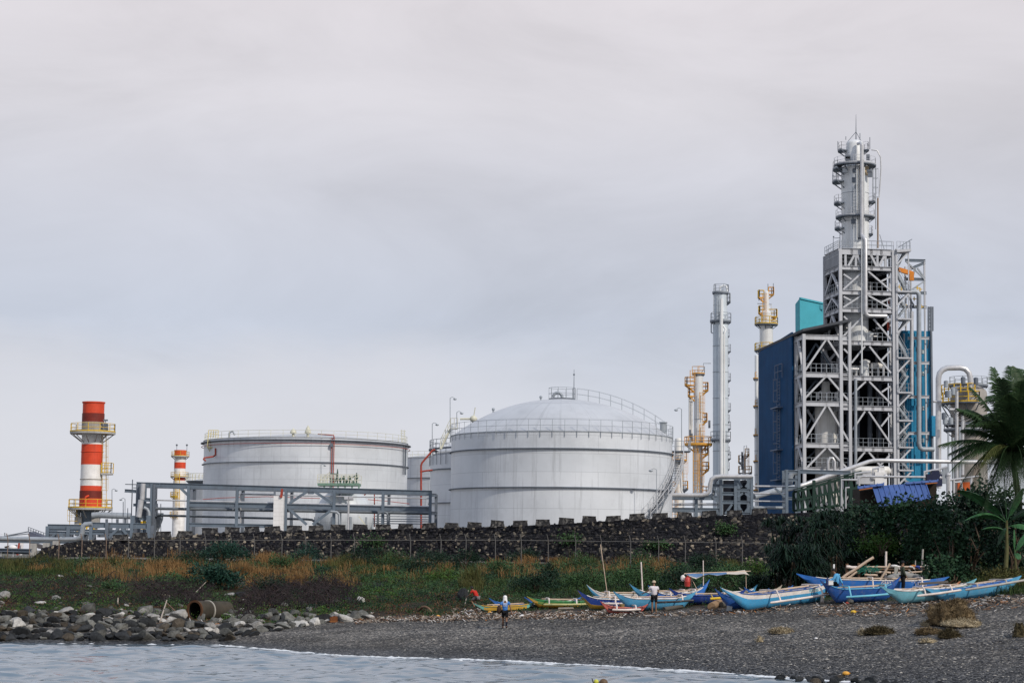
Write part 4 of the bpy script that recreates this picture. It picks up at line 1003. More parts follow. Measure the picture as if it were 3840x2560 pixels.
# louvre vents and ladder on the dark blue wall
def on_wall(px, py): # point on side wall plane a = aW-.02
    d = ray(px, py); o = BP(aW - .02, 0, 0); t = (o - CAM).dot(EX) / d.dot(EX); return CAM + d * t
for px, py in ((2866, 1420), (2866, 1522), (2866, 1672), (2866, 1790), (2903, 1410), (2903, 1506), (2903, 1650), (2903, 1780)):
    v = MB(); q = on_wall(px, py)
    for k in range(6): v.bar(q + Vector((0, 0, .22 * k - .6)) - EY * .65, q + Vector((0, 0, .22 * k - .6)) + EY * .65, .08, .13)
    v.build('louvre_vent', paint('vent_blue', (.05, .085, .16)), PB)
lm = paint('ladder_blue_grey', (.10, .14, .21), .5)
for y0, y1, dx in ((1530, 1420, 0), (1688, 1535, 0), (1800, 1690, 0)):
    p0 = on_wall(2926, y0) - EX * .25; p1 = on_wall(2926, y1) - EX * .25; p1 = Vector((p0.x, p0.y, p1.z))
    ladder(PB, p0, p1, -EX, 1.6, lm, True, 'wall_ladder', .06)
    v = MB(); v.bar(p0 - EY * 2.2 - EX * .3, p0 + EY * 1.6 - EX * .3, 1.0, .16); vo_ = v.build('ladder_landing', lm, PB)
q = on_wall(2930, 1420) - EX * .5; rl = MB(); railing(rl, [q - EY * 2.2 + Vector((0, 0, 0)), q, q + EY * 1.6], 2.0, .05); v = rl.build('ladder_cage', lm, PB)
# hopper silo in the left bay
q = BL(3098, 1700, 4.5); si = thing('inner_silo', 'pale steel silo inside the left lower bays of the blue building', 'silo', (q.x, q.y, ZB))
mb = MB(); z5 = BL(3098, 1516, 4.5).z; r5 = 1.55
mb.lathe((q.x, q.y), [(r5, ZB), (r5, z5), (.6, z5 + .9), (.55, z5 + 3.2), (.01, z5 + 3.2)], 32); mb.build('silo_shell', SILV_D, si, True)
mb = MB()
for k in range(3): p = (q.x - 1.3 + k * 1.2, q.y - 1.6); mb.tube([(p[0], p[1], z5 + .6), (p[0], p[1], z5 + 1.4), (p[0] + .5, p[1], z5 + 1.7)], .2, 8)
mb.build('outlet_pipe', PL, si, True)
q = BL(3118, 1758, -1.); mb = MB(); mb.tube([q + Vector((-.45, 0, -.2)), q + Vector((-.45, 0, 1.)), q + Vector((-.2, 0, 1.5)), q + Vector((.2, 0, 1.5)), q + Vector((.45, 0, 1.)), q + Vector((.45, 0, -.2))], .2, 10)
tag(mb.build('return_bend', PL, None, True), 'small bright U bend pipe at the foot of the left front bay', 'pipe')
# ---- steel tower
TW = thing('steel_tower', 'tallest white steel frame tower with braced bays around a silver column', 'tower', tuple(BP(BA(3245), 3, ZB)))
zTop = BL(3250, 937, 0).z
tL = BA(3154, 0); tR = a3; tD = 7.2
for a in (tL, tR):
    for b in (0., tD): vcol(TW, a, b, ZB, zTop, .44)
a_m = (tL + tR) / 2
lv = [(945, .9), (1006, .58), (1098, .62), (1164, .62), (1286, .62), (1418, .66), (1530, .66), (1683, .66)]
zl = [BL(3250, y, 0).z for y, h in lv]
for (y, h), z in zip(lv, zl):
    mem(TW, BP(tL + .26, 0, z), BP(tR - .26, 0, z), .4, h, stiff=4)
    mem(TW, BP(tL, .27, z), BP(tL, tD - .27, z), .4, h, stiff=2); mem(TW, BP(tR, .27, z), BP(tR, tD - .27, z), .4, h)
    mem(TW, BP(tL + .26, tD, z), BP(tR - .26, tD, z), .4, h)
    mb = MB()
    mb.slab([BP(tL + .25, .25, z + h / 2 - .12), BP(tR - .25, .25, z + h / 2 - .12), BP(tR - .25, tD - .25, z + h / 2 - .12), BP(tL + .25, tD - .25, z + h / 2 - .12)], (0, 0, .08)); mb.build('floor', STEEL_D, TW)
    rl = MB(); n_ = 10
    railing(rl, [BP(tL + .2 + (tR - tL - .4) * j / n_, -.05, z + h / 2) for j in range(n_ + 1)], 1.15, .024)
    railing(rl, [BP(tL - .05, .2 + (tD - .4) * j / 7, z + h / 2) for j in range(8)], 1.15, .032)
    rl.build('floor_railing', STEEL, TW)
# extension of right bay floor lines in front down to the ground: top solid panels
wallslab(TW, 'side_panel', tL - .05, .3, tL - .05, tD - .3, zl[1] + .4, zTop - .1, zTop - .1, -.12, paint('panel_grey', (.20, .21, .23), .6, 0, (.1, .1, .1), .4, .8, True))
wallslab(TW, 'shade_panel', tL, tD + .3, tR, tD + .3, ZB, zTop - .6, zTop - .6, .15, DARK)  # added dark sheet imitating the shade deep in the open frame
wallslab(TW, 'shade_panel', tR + .1, 3.0, tR + .1, tD + .1, ZB, zl[1], zl[1], -.12, DARK)  # second added sheet, darkens the right side of the bays
# top truss
for x in (3170, 3209, 3290, 3320): brace(TW, BL(x, 952, 0), BL(x, 1000, 0), .3)
for p, q in (((3204, 955), (3180, 998)), ((3213, 955), (3232, 998)), ((3264, 955), (3286, 998)), ((3318, 955), (3296, 998))): brace(TW, BL(*p), BL(*q), .3)
for p, q in (((3232, 1022), (3162, 1085)), ((3256, 1018), (3341, 1090)), ((3163, 1028), (3192, 1047)), ((3338, 1038), (3302, 1056)),
             ((3230, 1108), (3162, 1152)), ((3256, 1108), (3341, 1156)), ((3163, 1112), (3190, 1126)), ((3338, 1118), (3306, 1132)),
             ((3236, 1186), (3160, 1262)), ((3276, 1196), (3340, 1272)), ((3164, 1186), (3182, 1204)), ((3338, 1194), (3308, 1222)),
             ((3243, 1298), (3193, 1360)), ((3260, 1298), (3340, 1398)), ((3164, 1308), (3186, 1330)), ((3338, 1315), (3305, 1350)),
             ((3246, 1430), (3196, 1478)), ((3259, 1430), (3341, 1514)), ((3338, 1448), (3306, 1470)),
             ((3243, 1542), (3198, 1610)), ((3257, 1542), (3341, 1665)), ((3338, 1555), (3304, 1598)),
             ((3243, 1694), (3203, 1740)), ((3257, 1694), (3312, 1758)), ((3336, 1706), (3300, 1744))):
    brace(TW, BL(*p), BL(*q), .23)
for i in range(1, 4):  # left face braces
    z1, z0 = zl[i], zl[i + 1]
    brace(TW, BP(tL, tD - .4, z0 + .4), BP(tL, tD / 2, z1 - .4), .3); brace(TW, BP(tL, .4, z0 + .4), BP(tL, tD / 2, z1 - .4), .3)
for i in range(1, 7):
    z1, z0 = zl[i], zl[i + 1]
    for f_ in (0,): brace(TW, BP(tL + .3 if f_ == 0 else tR - .3, tD, z0 + .4), BP(a_m, tD, z1 - .4), .24, BLUEGREY)  # rear braces in darker steel to imitate interior shade
# equipment in the bays
for nm, mt_, items in (('horizontal_drum', SILV_D, (((3196, 1384), (3225, 1384), .55), ((3270, 1372), (3318, 1372), .5), ((3205, 1764), (3330, 1764), .6))),):
    for p, q, r in items:
        b_ = 3.2 if p[1] < 1700 else -2.5
        mb = MB(); A_, B_ = BL(p[0], p[1], b_), BL(q[0], q[1], b_); d = (B_ - A_).normalized()
        mb.tube([A_ - d * .35, A_ - d * .15, A_, B_, B_ + d * .15, B_ + d * .35], [r * .4, r * .85, r, r, r * .85, r * .4], 16)
        tag(mb.build(nm, mt_, None, True), {3196: 'small horizontal drum left in the tower bay', 3270: 'small horizontal drum right in the tower bay', 3205: 'long white horizontal drum at the foot of the steel tower'}[p[0]], 'drum')
for px, py, r, h, lab in ((3244, 1385, .55, 2.4, 'upright silver pot with flange high in the middle tower bay'), (3262, 1270, .4, 1.6, 'small upright vessel under the upper tower floor')):
    q = BL(px, py, 2.); mb = MB(); mb.lathe((q.x, q.y), [(.01, q.z - h / 2), (r, q.z - h / 2 + .2), (r, q.z + h / 2 - .3), (r * 1.3, q.z + h / 2 - .3), (r * 1.3, q.z + h / 2), (.01, q.z + h / 2 + .3)], 20); tag(mb.build('process_pot', SILV, None, True), lab, 'vessel')
eq = MB()
for i in range(70):
    fl = RN.choice([2, 3, 4, 5]); z = zl[fl] + .5; a = RN.uniform(tL + .8, tR - .8); b = RN.uniform(1., 5.5); h = RN.uniform(.6, 2.2)
    if RN.random() < .5: eq.tube([BP(a, b, z), BP(a, b, z + h)], RN.uniform(.06, .22), 8)
    else: eq.tube([BP(a, b, z + h), BP(a + RN.uniform(-1.5, 1.5), b, z + h)], RN.uniform(.06, .18), 8)
eq.build('process_piping', PL, TW, True)
eq = MB()
for px, y0, y1 in ((3328, 1195, 1240), (3332, 1208, 1230), (3331, 1120, 1140)): eq.tube([BL(px, y0, .6), BL(px + 2, y1, .6)], .12, 6)
eq.build('hose_reel', REDP, TW)
eq = MB()
for px in (3183, 3215, 3262, 3300): eq.tube([BL(px, 1680, 5.), BL(px, 1440, 5.)], .35, 12)
eq.build('vertical_duct', STEEL_D, TW, True)
# big pipe on the tower front
fp = MB(); fp.tube([BL(3232, 545, 0), BL(3232, 880, 0), BL(3238, 890, -.6), BL(3246, 900, -.8), BL(3246, 1165, -.8), BL(3249, 1178, -.8), BL(3258, 1184, -.8), BL(3322, 1184, -.8), BL(3322, 1200, .5)], .26, 14)
tag(fp.build('front_pipe', PL, None, True), 'long bright pipe dropping from the tower top down the front of the steel frame', 'pipe')
for px in (3232, 3238): mb = MB(); mb.tube([BL(px, 885, -.5), BL(px, 1400 if px == 3232 else 1180, -.5)], .1, 8); tag(mb.build('thin_pipe', SILV, None, True), 'thin pipe left of the long bright front pipe, ' + ('running farther down' if px == 3232 else 'ending by the elbow'), 'pipe')
for px, y0, y1 in ((3209, 1540, 1760),): mb = MB(); mb.tube([BL(px, y1, -.4), BL(px, 1420, -.4)], .2, 10); tag(mb.build('standpipe', STEEL, None, True), 'grey standpipe beside the middle front column of the blue building', 'pipe')
# ---- distillation column in the tower
YV = (BP(0, 3.6, 0)).y + .9
V1, cv, kv = vessel('huge silver distillation column topped with a dome, rising out of the steel tower', 3205, YV, [(525, 560, 33), (560, 622, 35), (622, 940, 52), (940, 1290, 46)], zb=zl[4])
for py, l, r in ((565, 64, 0), (563, 0, 54), (622, 76, 80), (635, 84, 0), (682, 86, 0), (763, 80, 0), (757, 0, 76), (815, 72, 74), (857, 78, 0), (878, 0, 66)):
    plat(V1, cv, 3205, YV, py, 33 if py < 610 else 50, l, r, STEEL_L, STEEL_D, h=1.05, rr=.02)
side_pipe(V1, [(3216, 540, YV - 1.6), (3226, 536, YV - 2), (3232, 546, YV - 2.4), (3232, 890, YV - 2.4)], .23, YV, PL, 'overhead_pipe')
for x, y0, y1 in ((3213, 900, 545), (3221, 890, 625), (3241, 880, 600)): side_pipe(V1, [(x, y0, YV - 2.1), (x, y1, YV - 2.1)], .09, YV, SILV)
side_pipe(V1, [(3268, 562), (3290, 565), (3302, 590), (3304, 630), (3297, 740)], .09, YV, PL, 'looped_hose')
side_pipe(V1, [(3292, 742), (3292, 930)], .12, YV, paint('rusty_pipe', (.28, .2, .14)), 'vent_pole')
side_pipe(V1, [(3283, 630), (3284, 860)], .06, YV, STEEL); side_pipe(V1, [(3150, 860), (3150, 940)], .06, YV, STEEL); side_pipe(V1, [(3299, 880), (3316, 935)], .05, YV, STEEL)
ladder(V1, W(3273, 760, YV), W(3273, 630, YV), (1, -.3, 0), .7, STEEL, True)
ladder(V1, W(3140, 690, YV), W(3140, 640, YV), (-1, -.3, 0), .7, STEEL, True)
ladder(V1, W(3205, 860, YV - 2.), W(3205, 700, YV - 2.), (0, -1, 0), .6, STEEL, False)
mb = MB(); t0 = W(3210, 525, YV); tp_ = W(3210, 495, YV); tt = W(3210, 430, YV); mb.tube([t0, tp_, tt], [.08, .06, .02], 6)
for x in (3176, 3232): mb.tube([W(x, 535, YV), tp_], .04, 5)
mb.build('flag_mast', STEEL_D, V1)
mb = MB()
for x, y0, y1 in ((3142, 565, 530), (3172, 525, 512), (3225, 530, 500), (3262, 560, 515), (3258, 548, 540), (3254, 548, 538)): mb.tube([W(x, y0, YV), W(x, y1, YV)], .05, 5)
mb.build('lightning_rod', STEEL_D, V1)
mb = MB()
for x, y in ((3178, 590), (3180, 600), (3168, 640), (3206, 640), (3213, 660), (3205, 675), (3255, 590), (3260, 642), (3262, 655), (3212, 700), (3200, 830), (3224, 885)): mb.box(W(x, y, YV - 1.9), (RN.uniform(.3, .8), .3, RN.uniform(.3, 1.)))
mb.build('manway', STEEL_D, V1)
mb = MB(); mb.lathe((cv[0], cv[1] - .0), [(52.4 * kv, W(3205, 665, YV).z), (52.4 * kv, W(3205, 628, YV).z)], 20, PI * 1.55, PI * 1.95); mb.build('rust_band', paint('rusty_cladding', (.45, .35, .22), .6, 0, (.25, .15, .08), .7, 1., True), V1, True)
rail_top = MB(); railing(rail_top, [BL(3105, 966, 6.5), BL(3145, 938, .2), BL(3250, 936, 0), BL(3350, 938, 0)], 1.2, .03); rail_top.build('top_railing', STEEL_L, TW)
mb = MB(); mb.tube([BL(3125, 955, 3), BL(3125, 893, 3), BL(3150, 892, 3)], .05, 5); mb.sphere(BL(3126, 888, 3), .12, 6, 5); mb.build('lamp_pole', STEEL_D, TW)
# ---- stair tower right of it
SW = thing('stair_tower', 'slender stair tower with zigzag flights on the right of the steel tower', 'stair tower', tuple(BP(BA(3385), 1, ZB)))
sa0 = BA(3364); sa1 = BA(3410)
vcol(SW, sa0, -.2, ZB, BL(3362, 935, 0).z, .3); vcol(SW, sa1, -.2, BL(3410, 1200, 0).z, BL(3410, 935, 0).z, .14); vcol(SW, sa0 + .1, 3., ZB, BL(3362, 935, 0).z, .25)
lands = [944, 1097, 1200, 1346, 1475, 1580, 1680, 1766, 1850]
for i, py in enumerate(lands[:-1]):
    z = BL(3385, py, 0).z
    mb = MB(); mb.slab([BP(sa0, -.6, z), BP(sa1 + .3, -.6, z), BP(sa1 + .3, 2., z), BP(sa0, 2., z)], (0, 0, .2)); lo_ = mb.build('landing', FRM, SW)
    rl = MB(); railing(rl, [BP(sa0 + (sa1 + .2 - sa0) * j / 4, -.55, z + .2) for j in range(5)], 1.15, .026); rl.build('landing_railing', STEEL, lo_)
    brace(SW, BP(sa0, -.3, z - 1.9), BP(sa1, -.3, z - .1), .22, FRM, 'bracket')
    z0 = BL(3385, lands[i + 1], 0).z + .2
    mb = MB(); up = i % 2; n = 16
    for half in (0, 1):
        zA_, zB_ = (z0 + (z - z0) * half / 2, z0 + (z - z0) * (half + 1) / 2); dirn = (half + up) % 2; bb_ = .1 + half * .9
        x0, x1 = (sa0 + .2, sa1 - .1) if dirn else (sa1 - .1, sa0 + .2)
        for k in range(n):
            t = k / n; a = x0 + (x1 - x0) * t; mb.bar(BP(a, bb_, zA_ + (zB_ - zA_) * t), BP(a, bb_ + .75, zA_ + (zB_ - zA_) * t), .2, .05)
        for e_ in (0, .75):
            P0, P1 = BP(x0, bb_ + e_, zA_), BP(x1, bb_ + e_, zB_); mb.bar(P0, P1, .06, .28); mb.bar(P0 + Vector((0, 0, 1.)), P1 + Vector((0, 0, 1.)), .05)
    mb.build('stair_flight', STEEL, SW)
mb = MB(); q0 = BL(3358, 944, 0); q1 = BL(3411, 940, 0); mb.bar(q0, q1, 1.4, .35); mb.build('top_landing', FRM, SW)
mb = MB(); mb.bar(BL(3368, 928, 0), BL(3420, 897, 0), .1); [mb.bar(BL(x, 935, 0), BL(x, y, 0), .06) for x, y in ((3384, 918), (3398, 908), (3410, 900))]; mb.build('davit', STEEL_D, SW)
# open frame right of the stair with pipes
OF = thing('open_frame', 'open steel frame with an orange jib right of the stair tower', 'steel frame', tuple(BP(BA(3440), 2.5, BL(3440, 1240, 2.5).z)))
for px, y0, y1 in ((3472, 978, 1850), (3420, 1000, 1240), (3400, 1000, 1240)): vcol(OF, BA(px, 2.5), 2.5, BL(px, y1, 2.5).z if y1 < 1800 else ZB, BL(px, y0, 2.5).z, .22)
for a, b in (((3394, 976), (3470, 978)), ((3362, 1097), (3474, 1099)), ((3372, 1149), (3474, 1152)), ((3390, 1046), (3470, 1048)), ((3414, 1008), (3468, 985))): mem(OF, BL(*a, 2.5), BL(*b, 2.5), .25, .4, 'beam', BLUEGREY)
for p, q in (((3398, 980), (3466, 1046)), ((3432, 1005), (3420, 1050)), ((3440, 1005), (3466, 1040)), ((3466, 1055), (3410, 1092)), ((3400, 1105), (3366, 1135)), ((3402, 1205), (3368, 1235)), ((3402, 1105), (3430, 1150))): brace(OF, BL(*p, 2.4), BL(*q, 2.4), .2, STEEL)
jb = MB(); jb.bar(BL(3368, 1010, 1.5), BL(3420, 1026, 1.5), .5, .6); jb.bar(BL(3418, 1020, 1.5), BL(3418, 1052, 1.5), .6, .6); jb.build('orange_jib', paint('orange_paint', (.60, .20, .02), .5, 0, (.3, .1, .02), .4), OF)
ym = MB()
for x, y in ((3372, 1075), (3380, 1085), (3440, 1080), (3450, 1085), (3428, 1120), (3400, 1150), (3440, 1148), (3455, 1150)): ym.bar(BL(x - 5, y, 2), BL(x + 8, y, 2), .12); ym.bar(BL(x, y - 8, 2), BL(x, y + 8, 2), .12)
ym.build('yellow_guard', YEL, OF)
for lab, pts, r in (('bright pipe hooking down on the right of the stair tower', [(3412, 1094), (3436, 1094), (3444, 1100), (3446, 1110), (3446, 1660), (3450, 1678), (3460, 1684), (3502, 1684)], .34), ('shorter bright pipe between the stair and the hooked pipe', [(3419, 1168), (3419, 1480)], .26)):
    mb = MB(); mb.tube([BL(x, y, 1.2) for x, y in pts], r, 12); tag(mb.build('side_pipe', STEEL if r > .3 else PL, None, True), lab, 'pipe')
# turquoise clad block
aK0 = BA(3388, 3.2); aK1 = BA(3499, 3.2)
BK = thing('clad_block', 'lit turquoise blue clad block with small windows right of the stair tower', 'building', tuple(BP((aK0 + aK1) / 2, 6, ZB)))
zk = BL(3440, 1240, 3.2).z
mb = MB(); mb.slab([BP(aK0, 3.2, ZB), BP(aK1, 3.2, ZB), BP(aK1, 9.5, ZB), BP(aK0, 9.5, ZB)], (0, 0, zk - ZB)); mb.build('wall', BLU_M, BK)
z6, z7 = BL(3505, 1635, 3.).z, BL(3505, 1560, 3.).z
mb = MB(); mb.slab([BP(BA(3488, 3.), 2.4, z6), BP(BA(3510, 3.), 2.4, z6), BP(BA(3510, 3.), 5., z6), BP(BA(3488, 3.), 5., z6)], (0, 0, z7 - z6)); mb.build('bay_box', BLU_M, BK)
for py in (1318, 1400, 1530, 1650):
    mb = MB(); q = BL(3458, py, 3.15); mb.slab([q + EX * (-.28) + Vector((0, 0, -.28)), q + EX * .28 + Vector((0, 0, -.28)), q + EX * .28 + Vector((0, 0, .28)), q - EX * .28 + Vector((0, 0, .28))], tuple(-EY * .05)); mb.build('window', paint('pale_window', (.42, .50, .52), .3), BK)
for py in (1268, 1361, 1488, 1624):
    mem(BK, BL(3404, py, 1.6), BL(3484, py, 1.6), .3, .4, 'gallery_beam', STEEL_L); brace(BK, BL(3478, py + 38, 2.9), BL(3482, py, 1.6), .15, STEEL, 'gallery_strut')
vcol(BK, BA(3494, 3.), 2.9, ZB, BL(3496, 1150, 3).z, .25, STEEL_D, 'corner_post')
for x in (3402, 3408, 3430, 3390): mb = MB(); mb.tube([BL(x, 1780, 2.6), BL(x, 1250, 2.6)], .12, 8); mb.build('down_pipe', BLU_M if x > 3400 else STEEL, BK)
# small ladder frame behind, top right
mb = MB()
for x in (3482, 3497): mb.bar(BL(x, 1240, 6), BL(x, 1150, 6), .25)
for y in range(1155, 1240, 14): mb.bar(BL(3480, y, 6), BL(3500, y, 6), .15)
tag(mb.build('rung_frame', STEEL_D), 'small dark ladder frame on top of the turquoise block', 'ladder')
# cyan building behind
q = W(3040, 1240, 312.); CB = thing('cyan_building', 'bright cyan corrugated block peeping over the dark blue building roof', 'building', (q.x, 312., ZB))
p0 = W(3000, 1300, 310.); p1 = W(3110, 1300, 314.); pb = W(2983, 1300, 319.)
zc0 = W(3000, 1118, 310.).z; zc1 = W(3100, 1142, 314.).z
mb = MB(); mb.add([(p0.x, p0.y, ZB), (p1.x, p1.y, ZB), (p1.x + pb.x - p0.x, p1.y + 9, ZB), (pb.x, pb.y, ZB), (p0.x, p0.y, zc0), (p1.x, p1.y, zc1), (p1.x + pb.x - p0.x, p1.y + 9, zc1), (pb.x, pb.y, zc0 + .2)], [(3, 2, 1, 0), (4, 5, 6, 7), (0, 1, 5, 4), (1, 2, 6, 5), (2, 3, 7, 6), (3, 0, 4, 7)]); mb.build('wall', CYAN, CB)
mb = MB(); P0 = Vector((p0.x, p0.y, zc0)); P1 = Vector((p1.x, p1.y, zc1)); mb.bar(P0 + Vector((0, -.05, 0)), P1 + Vector((0, -.05, 0)), .3, .25); mb.build('roof_trim', CYAN, CB)
mb = MB(); q = W(3082, 1152, 313.2); mb.slab([q + Vector((-.35, -.6, -.35)), q + Vector((.35, -.6, -.35)), q + Vector((.35, -.6, .35)), q + Vector((-.35, -.6, .35))], (0, .1, 0)); mb.build('window', paint('cyan_window', (.09, .36, .44)), CB)
# ------------------------------------------------------------------ right: inverted U pipe and reactor vessel
YU = 255.
pipe('big pale inverted U pipe over the vessel on the far right', [(3519, 1830), (3519, 1420), (3523, 1400), (3535, 1386), (3552, 1379), (3600, 1378), (3620, 1383), (3634, 1398), (3639, 1420), (3639, 1470)], .36, PL, 'inverted_pipe', YU, 16, None)
V2, cr, kr = vessel('stout rust stained vessel with yellow and steel platforms, half hidden by the coconut palm', 3632, 258., [(1442, 1560, 68), (1560, 1800, 66)], 'reactor_vessel', 'vessel', None, paint('rust_stained_steel', (.30, .28, .255), .55, .1, (.16, .09, .045), .75, .6, True), zb=4.3)
for py, l, r, mr in ((1446, 72, 72, STEEL), (1592, 92, 88, STEEL_D), (1612, 94, 90, STEEL_L)): plat(V2, cr, 3632, 258., py, 64, l, r, mr, STEEL_D, h=1.1)
deck_ring(V2, cr, 66 * kr, 104 * kr, W(3632, 1512, 258.).z, PI * .8, PI * 1.55, STEEL_D, YEL, 16, rr=.06, h=1.3)
rl = MB(); railing(rl, arc(cr, 102 * kr, W(3632, 1480, 258.).z, PI * .85, PI * 1.5, 8), 1.2, .06); rl.build('yellow_rail', YEL, V2)
for pts, r in (([(3588, 1800, 254), (3588, 1470, 254), (3584, 1456, 254), (3572, 1456, 254)], .22), ([(3610, 1780, 254), (3610, 1560, 254)], .2), ([(3560, 1535, 254), (3585, 1536, 254)], .2), ([(3500, 1505, 254), (3530, 1506, 254)], .15)): side_pipe(V2, pts, r, 254, PL)
for x, y in ((3548, 1452), (3552, 1490), (3560, 1490), (3574, 1480), (3540, 1572), (3544, 1590), (3566, 1590), (3660, 1440), (3612, 1438)):
    mb = MB(); mb.lathe((W(x, y, 253).x, 253), [(.01, W(x, y, 253).z), (.3, W(x, y, 253).z), (.3, W(x, y, 253).z + .8), (.01, W(x, y, 253).z + .9)], 10); mb.build('instrument', STEEL if x % 3 else STEEL_D, V2, True)
fr = MB()
for x in (3530, 3545, 3560): fr.bar(W(x, 1518, 254), W(x + 26, 1560, 256), .12)
for x, y0 in ((3556, 1620), (3600, 1600), (3575, 1640)): fr.bar(W(x, 1850, 252), W(x, y0, 252), .2)
fr.build('support_frame', STEEL, V2)
# lower clutter on the right: pipes, railings, orange panel
pipe('long grey main pipe rising from the left and running level before the tower', [(2985, 1826, 222), (3020, 1815, 222), (3150, 1768, 226), (3255, 1731, 230), (3275, 1727, 230), (3300, 1726, 230), (3460, 1728, 231), (3620, 1731, 232), (3760, 1733, 232)], .24, PL, 'main_pipe', 222, 14, None)
GT = paint('dark_green_steel', (.010, .034, .024), .6, 0, (.012, .03, .025), .5, .8)
q = W(3110, 1860, 196); TB = thing('truss_bridge', 'dark green covered truss conveyor climbing to the right before the tower', 'conveyor', (q.x, 196., ZB))
tA = [W(2990 + (3230 - 2990) * i / 12, 1842 + (1775 - 1842) * i / 12, 196) for i in range(13)]; bA = [W(2990 + (3230 - 2990) * i / 12, 1912 + (1885 - 1912) * i / 12, 196) for i in range(13)]
mb = MB()
for L_ in (tA, bA, [a.lerp(b, .45) for a, b in zip(tA, bA)]):
    for o_ in (Vector((0, 0, 0)), Vector((0, 3, 0))):
        mb = MB(); mb.bar(L_[0] + o_, L_[-1] + o_, .22); mb.build('chord', GT, TB)
mb = MB()
for i in range(12): mb.bar(tA[i], bA[i + 1], .15); mb.bar(tA[i], bA[i], .13)
mb.build('lattice', GT, TB)
mb = MB()
for i in range(12): mb.bar(tA[i] + Vector((0, 3, 0)), bA[i] + Vector((0, 3, 0)), .16); mb.bar(tA[i] + Vector((0, 3, 0)), bA[i + 1] + Vector((0, 3, 0)), .14)
mb.build('lattice', GT, TB)
mb = MB(); o = Vector((0, 2.8, 0)); mb.slab([tA[0] + o, tA[-1] + o, bA[-1] + o, bA[0] + o], (0, .1, 0)); mb.build('back_sheet', GT, TB) if False else None
mb = MB(); mb.slab([tA[0] + Vector((0, -.2, .2)), tA[-1] + Vector((0, -.2, .2)), tA[-1] + Vector((0, 3.2, .2)), tA[0] + Vector((0, 3.2, .2))], (0, 0, .12)); mb.build('cover', GT, TB)
mb = MB()
for i in range(9):
    t = .1 + .1 * i; p = bA[0].lerp(bA[-1], t); mb.bar(p + Vector((0, 1.5, .4)), p + Vector((.3, 1.5, 1.)), .12)
mb.build('idler', STEEL_L, TB)
for x in (3052, 3110, 3190): mb = MB(); p = W(x, 1900, 196); mb.bar((p.x, 196, ZB), W(x, 1800, 196), .3); mb.build('leg', GT, TB)
# duct rack right of domed tank
YQ = 206.
RB = thing('duct_rack', 'dark steel rack carrying a big bent duct right of the domed tank', 'pipe rack', tuple(W(2760, 1935, YQ)[:2]) + (GB,))
for px, py, yo, w_ in ((2703, 1792, 0, .3), (2708, 1800, 0, .12), (2758, 1790, 0, .3), (2819, 1786, 0, .3), (2695, 1800, 4, .3), (2770, 1795, 4, .3), (2806, 1795, 4, .3), (2611, 1862, 0, .3)): post(RB, px, py, YQ + yo, w_)
for a, b, h_ in (((2690, 1790), (2820, 1791), .35), ((2672, 1820), (2756, 1822), .35), ((2705, 1850), (2756, 1851), .35), ((2705, 1882), (2756, 1882), .35), ((2762, 1837), (2816, 1838), .35), ((2762, 1882), (2816, 1883), .35), ((2762, 1925), (2816, 1926), .35), ((2515, 1865), (2690, 1866), .45), ((2515, 1910), (2700, 1912), .45)): beam(RB, a, b, .25, h_, YQ)
for a, b in (((2765, 1800), (2782, 1825)), ((2814, 1800), (2796, 1825)), ((2766, 1862), (2786, 1848)), ((2812, 1864), (2794, 1848)), ((2768, 1895), (2784, 1920)), ((2812, 1895), (2794, 1920)), ((2676, 1830), (2702, 1858)), ((2672, 1862), (2700, 1888)), ((2720, 1925), (2745, 1890))):
    bb = MB(); bb.bar(W(a[0], a[1], YQ - .05), W(b[0], b[1], YQ - .05), .16, .22); bb.build('brace', BLUEGREY, RB)
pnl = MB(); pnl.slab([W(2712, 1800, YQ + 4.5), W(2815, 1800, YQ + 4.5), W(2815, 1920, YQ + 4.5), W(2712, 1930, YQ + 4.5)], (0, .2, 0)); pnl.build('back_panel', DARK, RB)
pipe('big bent pale duct stepping up onto the dark duct rack', [(2515, 1855), (2630, 1856), (2650, 1852), (2660, 1840), (2663, 1815), (2668, 1796), (2682, 1787), (2705, 1785), (2820, 1786)], .22, PL, 'bent_duct', YQ - .8, 14, None)
pipe('second bent duct tucked behind the pale bent duct', [(2600, 1862), (2660, 1861), (2674, 1852), (2678, 1825), (2682, 1800), (2692, 1792)], .2, STEEL, 'bent_duct', YQ + .6, 14, None)
for y, r in ((1887, .07), (1893, .05), (1917, .08)): pipe('bright thin pipe right of the domed tank, %s' % {1887: 'upper of three', 1893: 'middle of three', 1917: 'lower of three'}[y], [(2515, y), (2695, y + 1)], r, PL, Y=YQ + 1)
for y, r in ((1822, .1), (1849, .09), (1878, .08), (1902, .16)):
    pipe('level pipe between the duct rack and the ladder rack, %s' % {1822: 'top one', 1849: 'bright second one', 1878: 'bright third one', 1902: 'thick bottom one'}[y], [(2826, y), (2946, y + 1)], r, PL if r < .12 else STEEL, Y=YQ + .5)
YX = 205.
RX = thing('ladder_rack', 'small steel rack with rungs like a ladder between the duct rack and the green conveyor', 'pipe rack', tuple(W(2970, 1900, YX)[:2]) + (GB,))
for px, py, yo in ((2950, 1760, 0), (2996, 1762, 0), (2938, 1764, 3), (2986, 1764, 3)): post(RX, px, py, YX + yo, .28)
for y in (1767, 1798, 1828, 1868): beam(RX, (2942, y), (3000, y + 1), .22, .3, YX)
beam(RX, (3000, 1767), (3190, 1772), .22, .4, YX); bb = MB(); bb.bar(W(2906, 1830, YX), W(2944, 1862, YX), .2); bb.build('brace', BLUEGREY, RX)
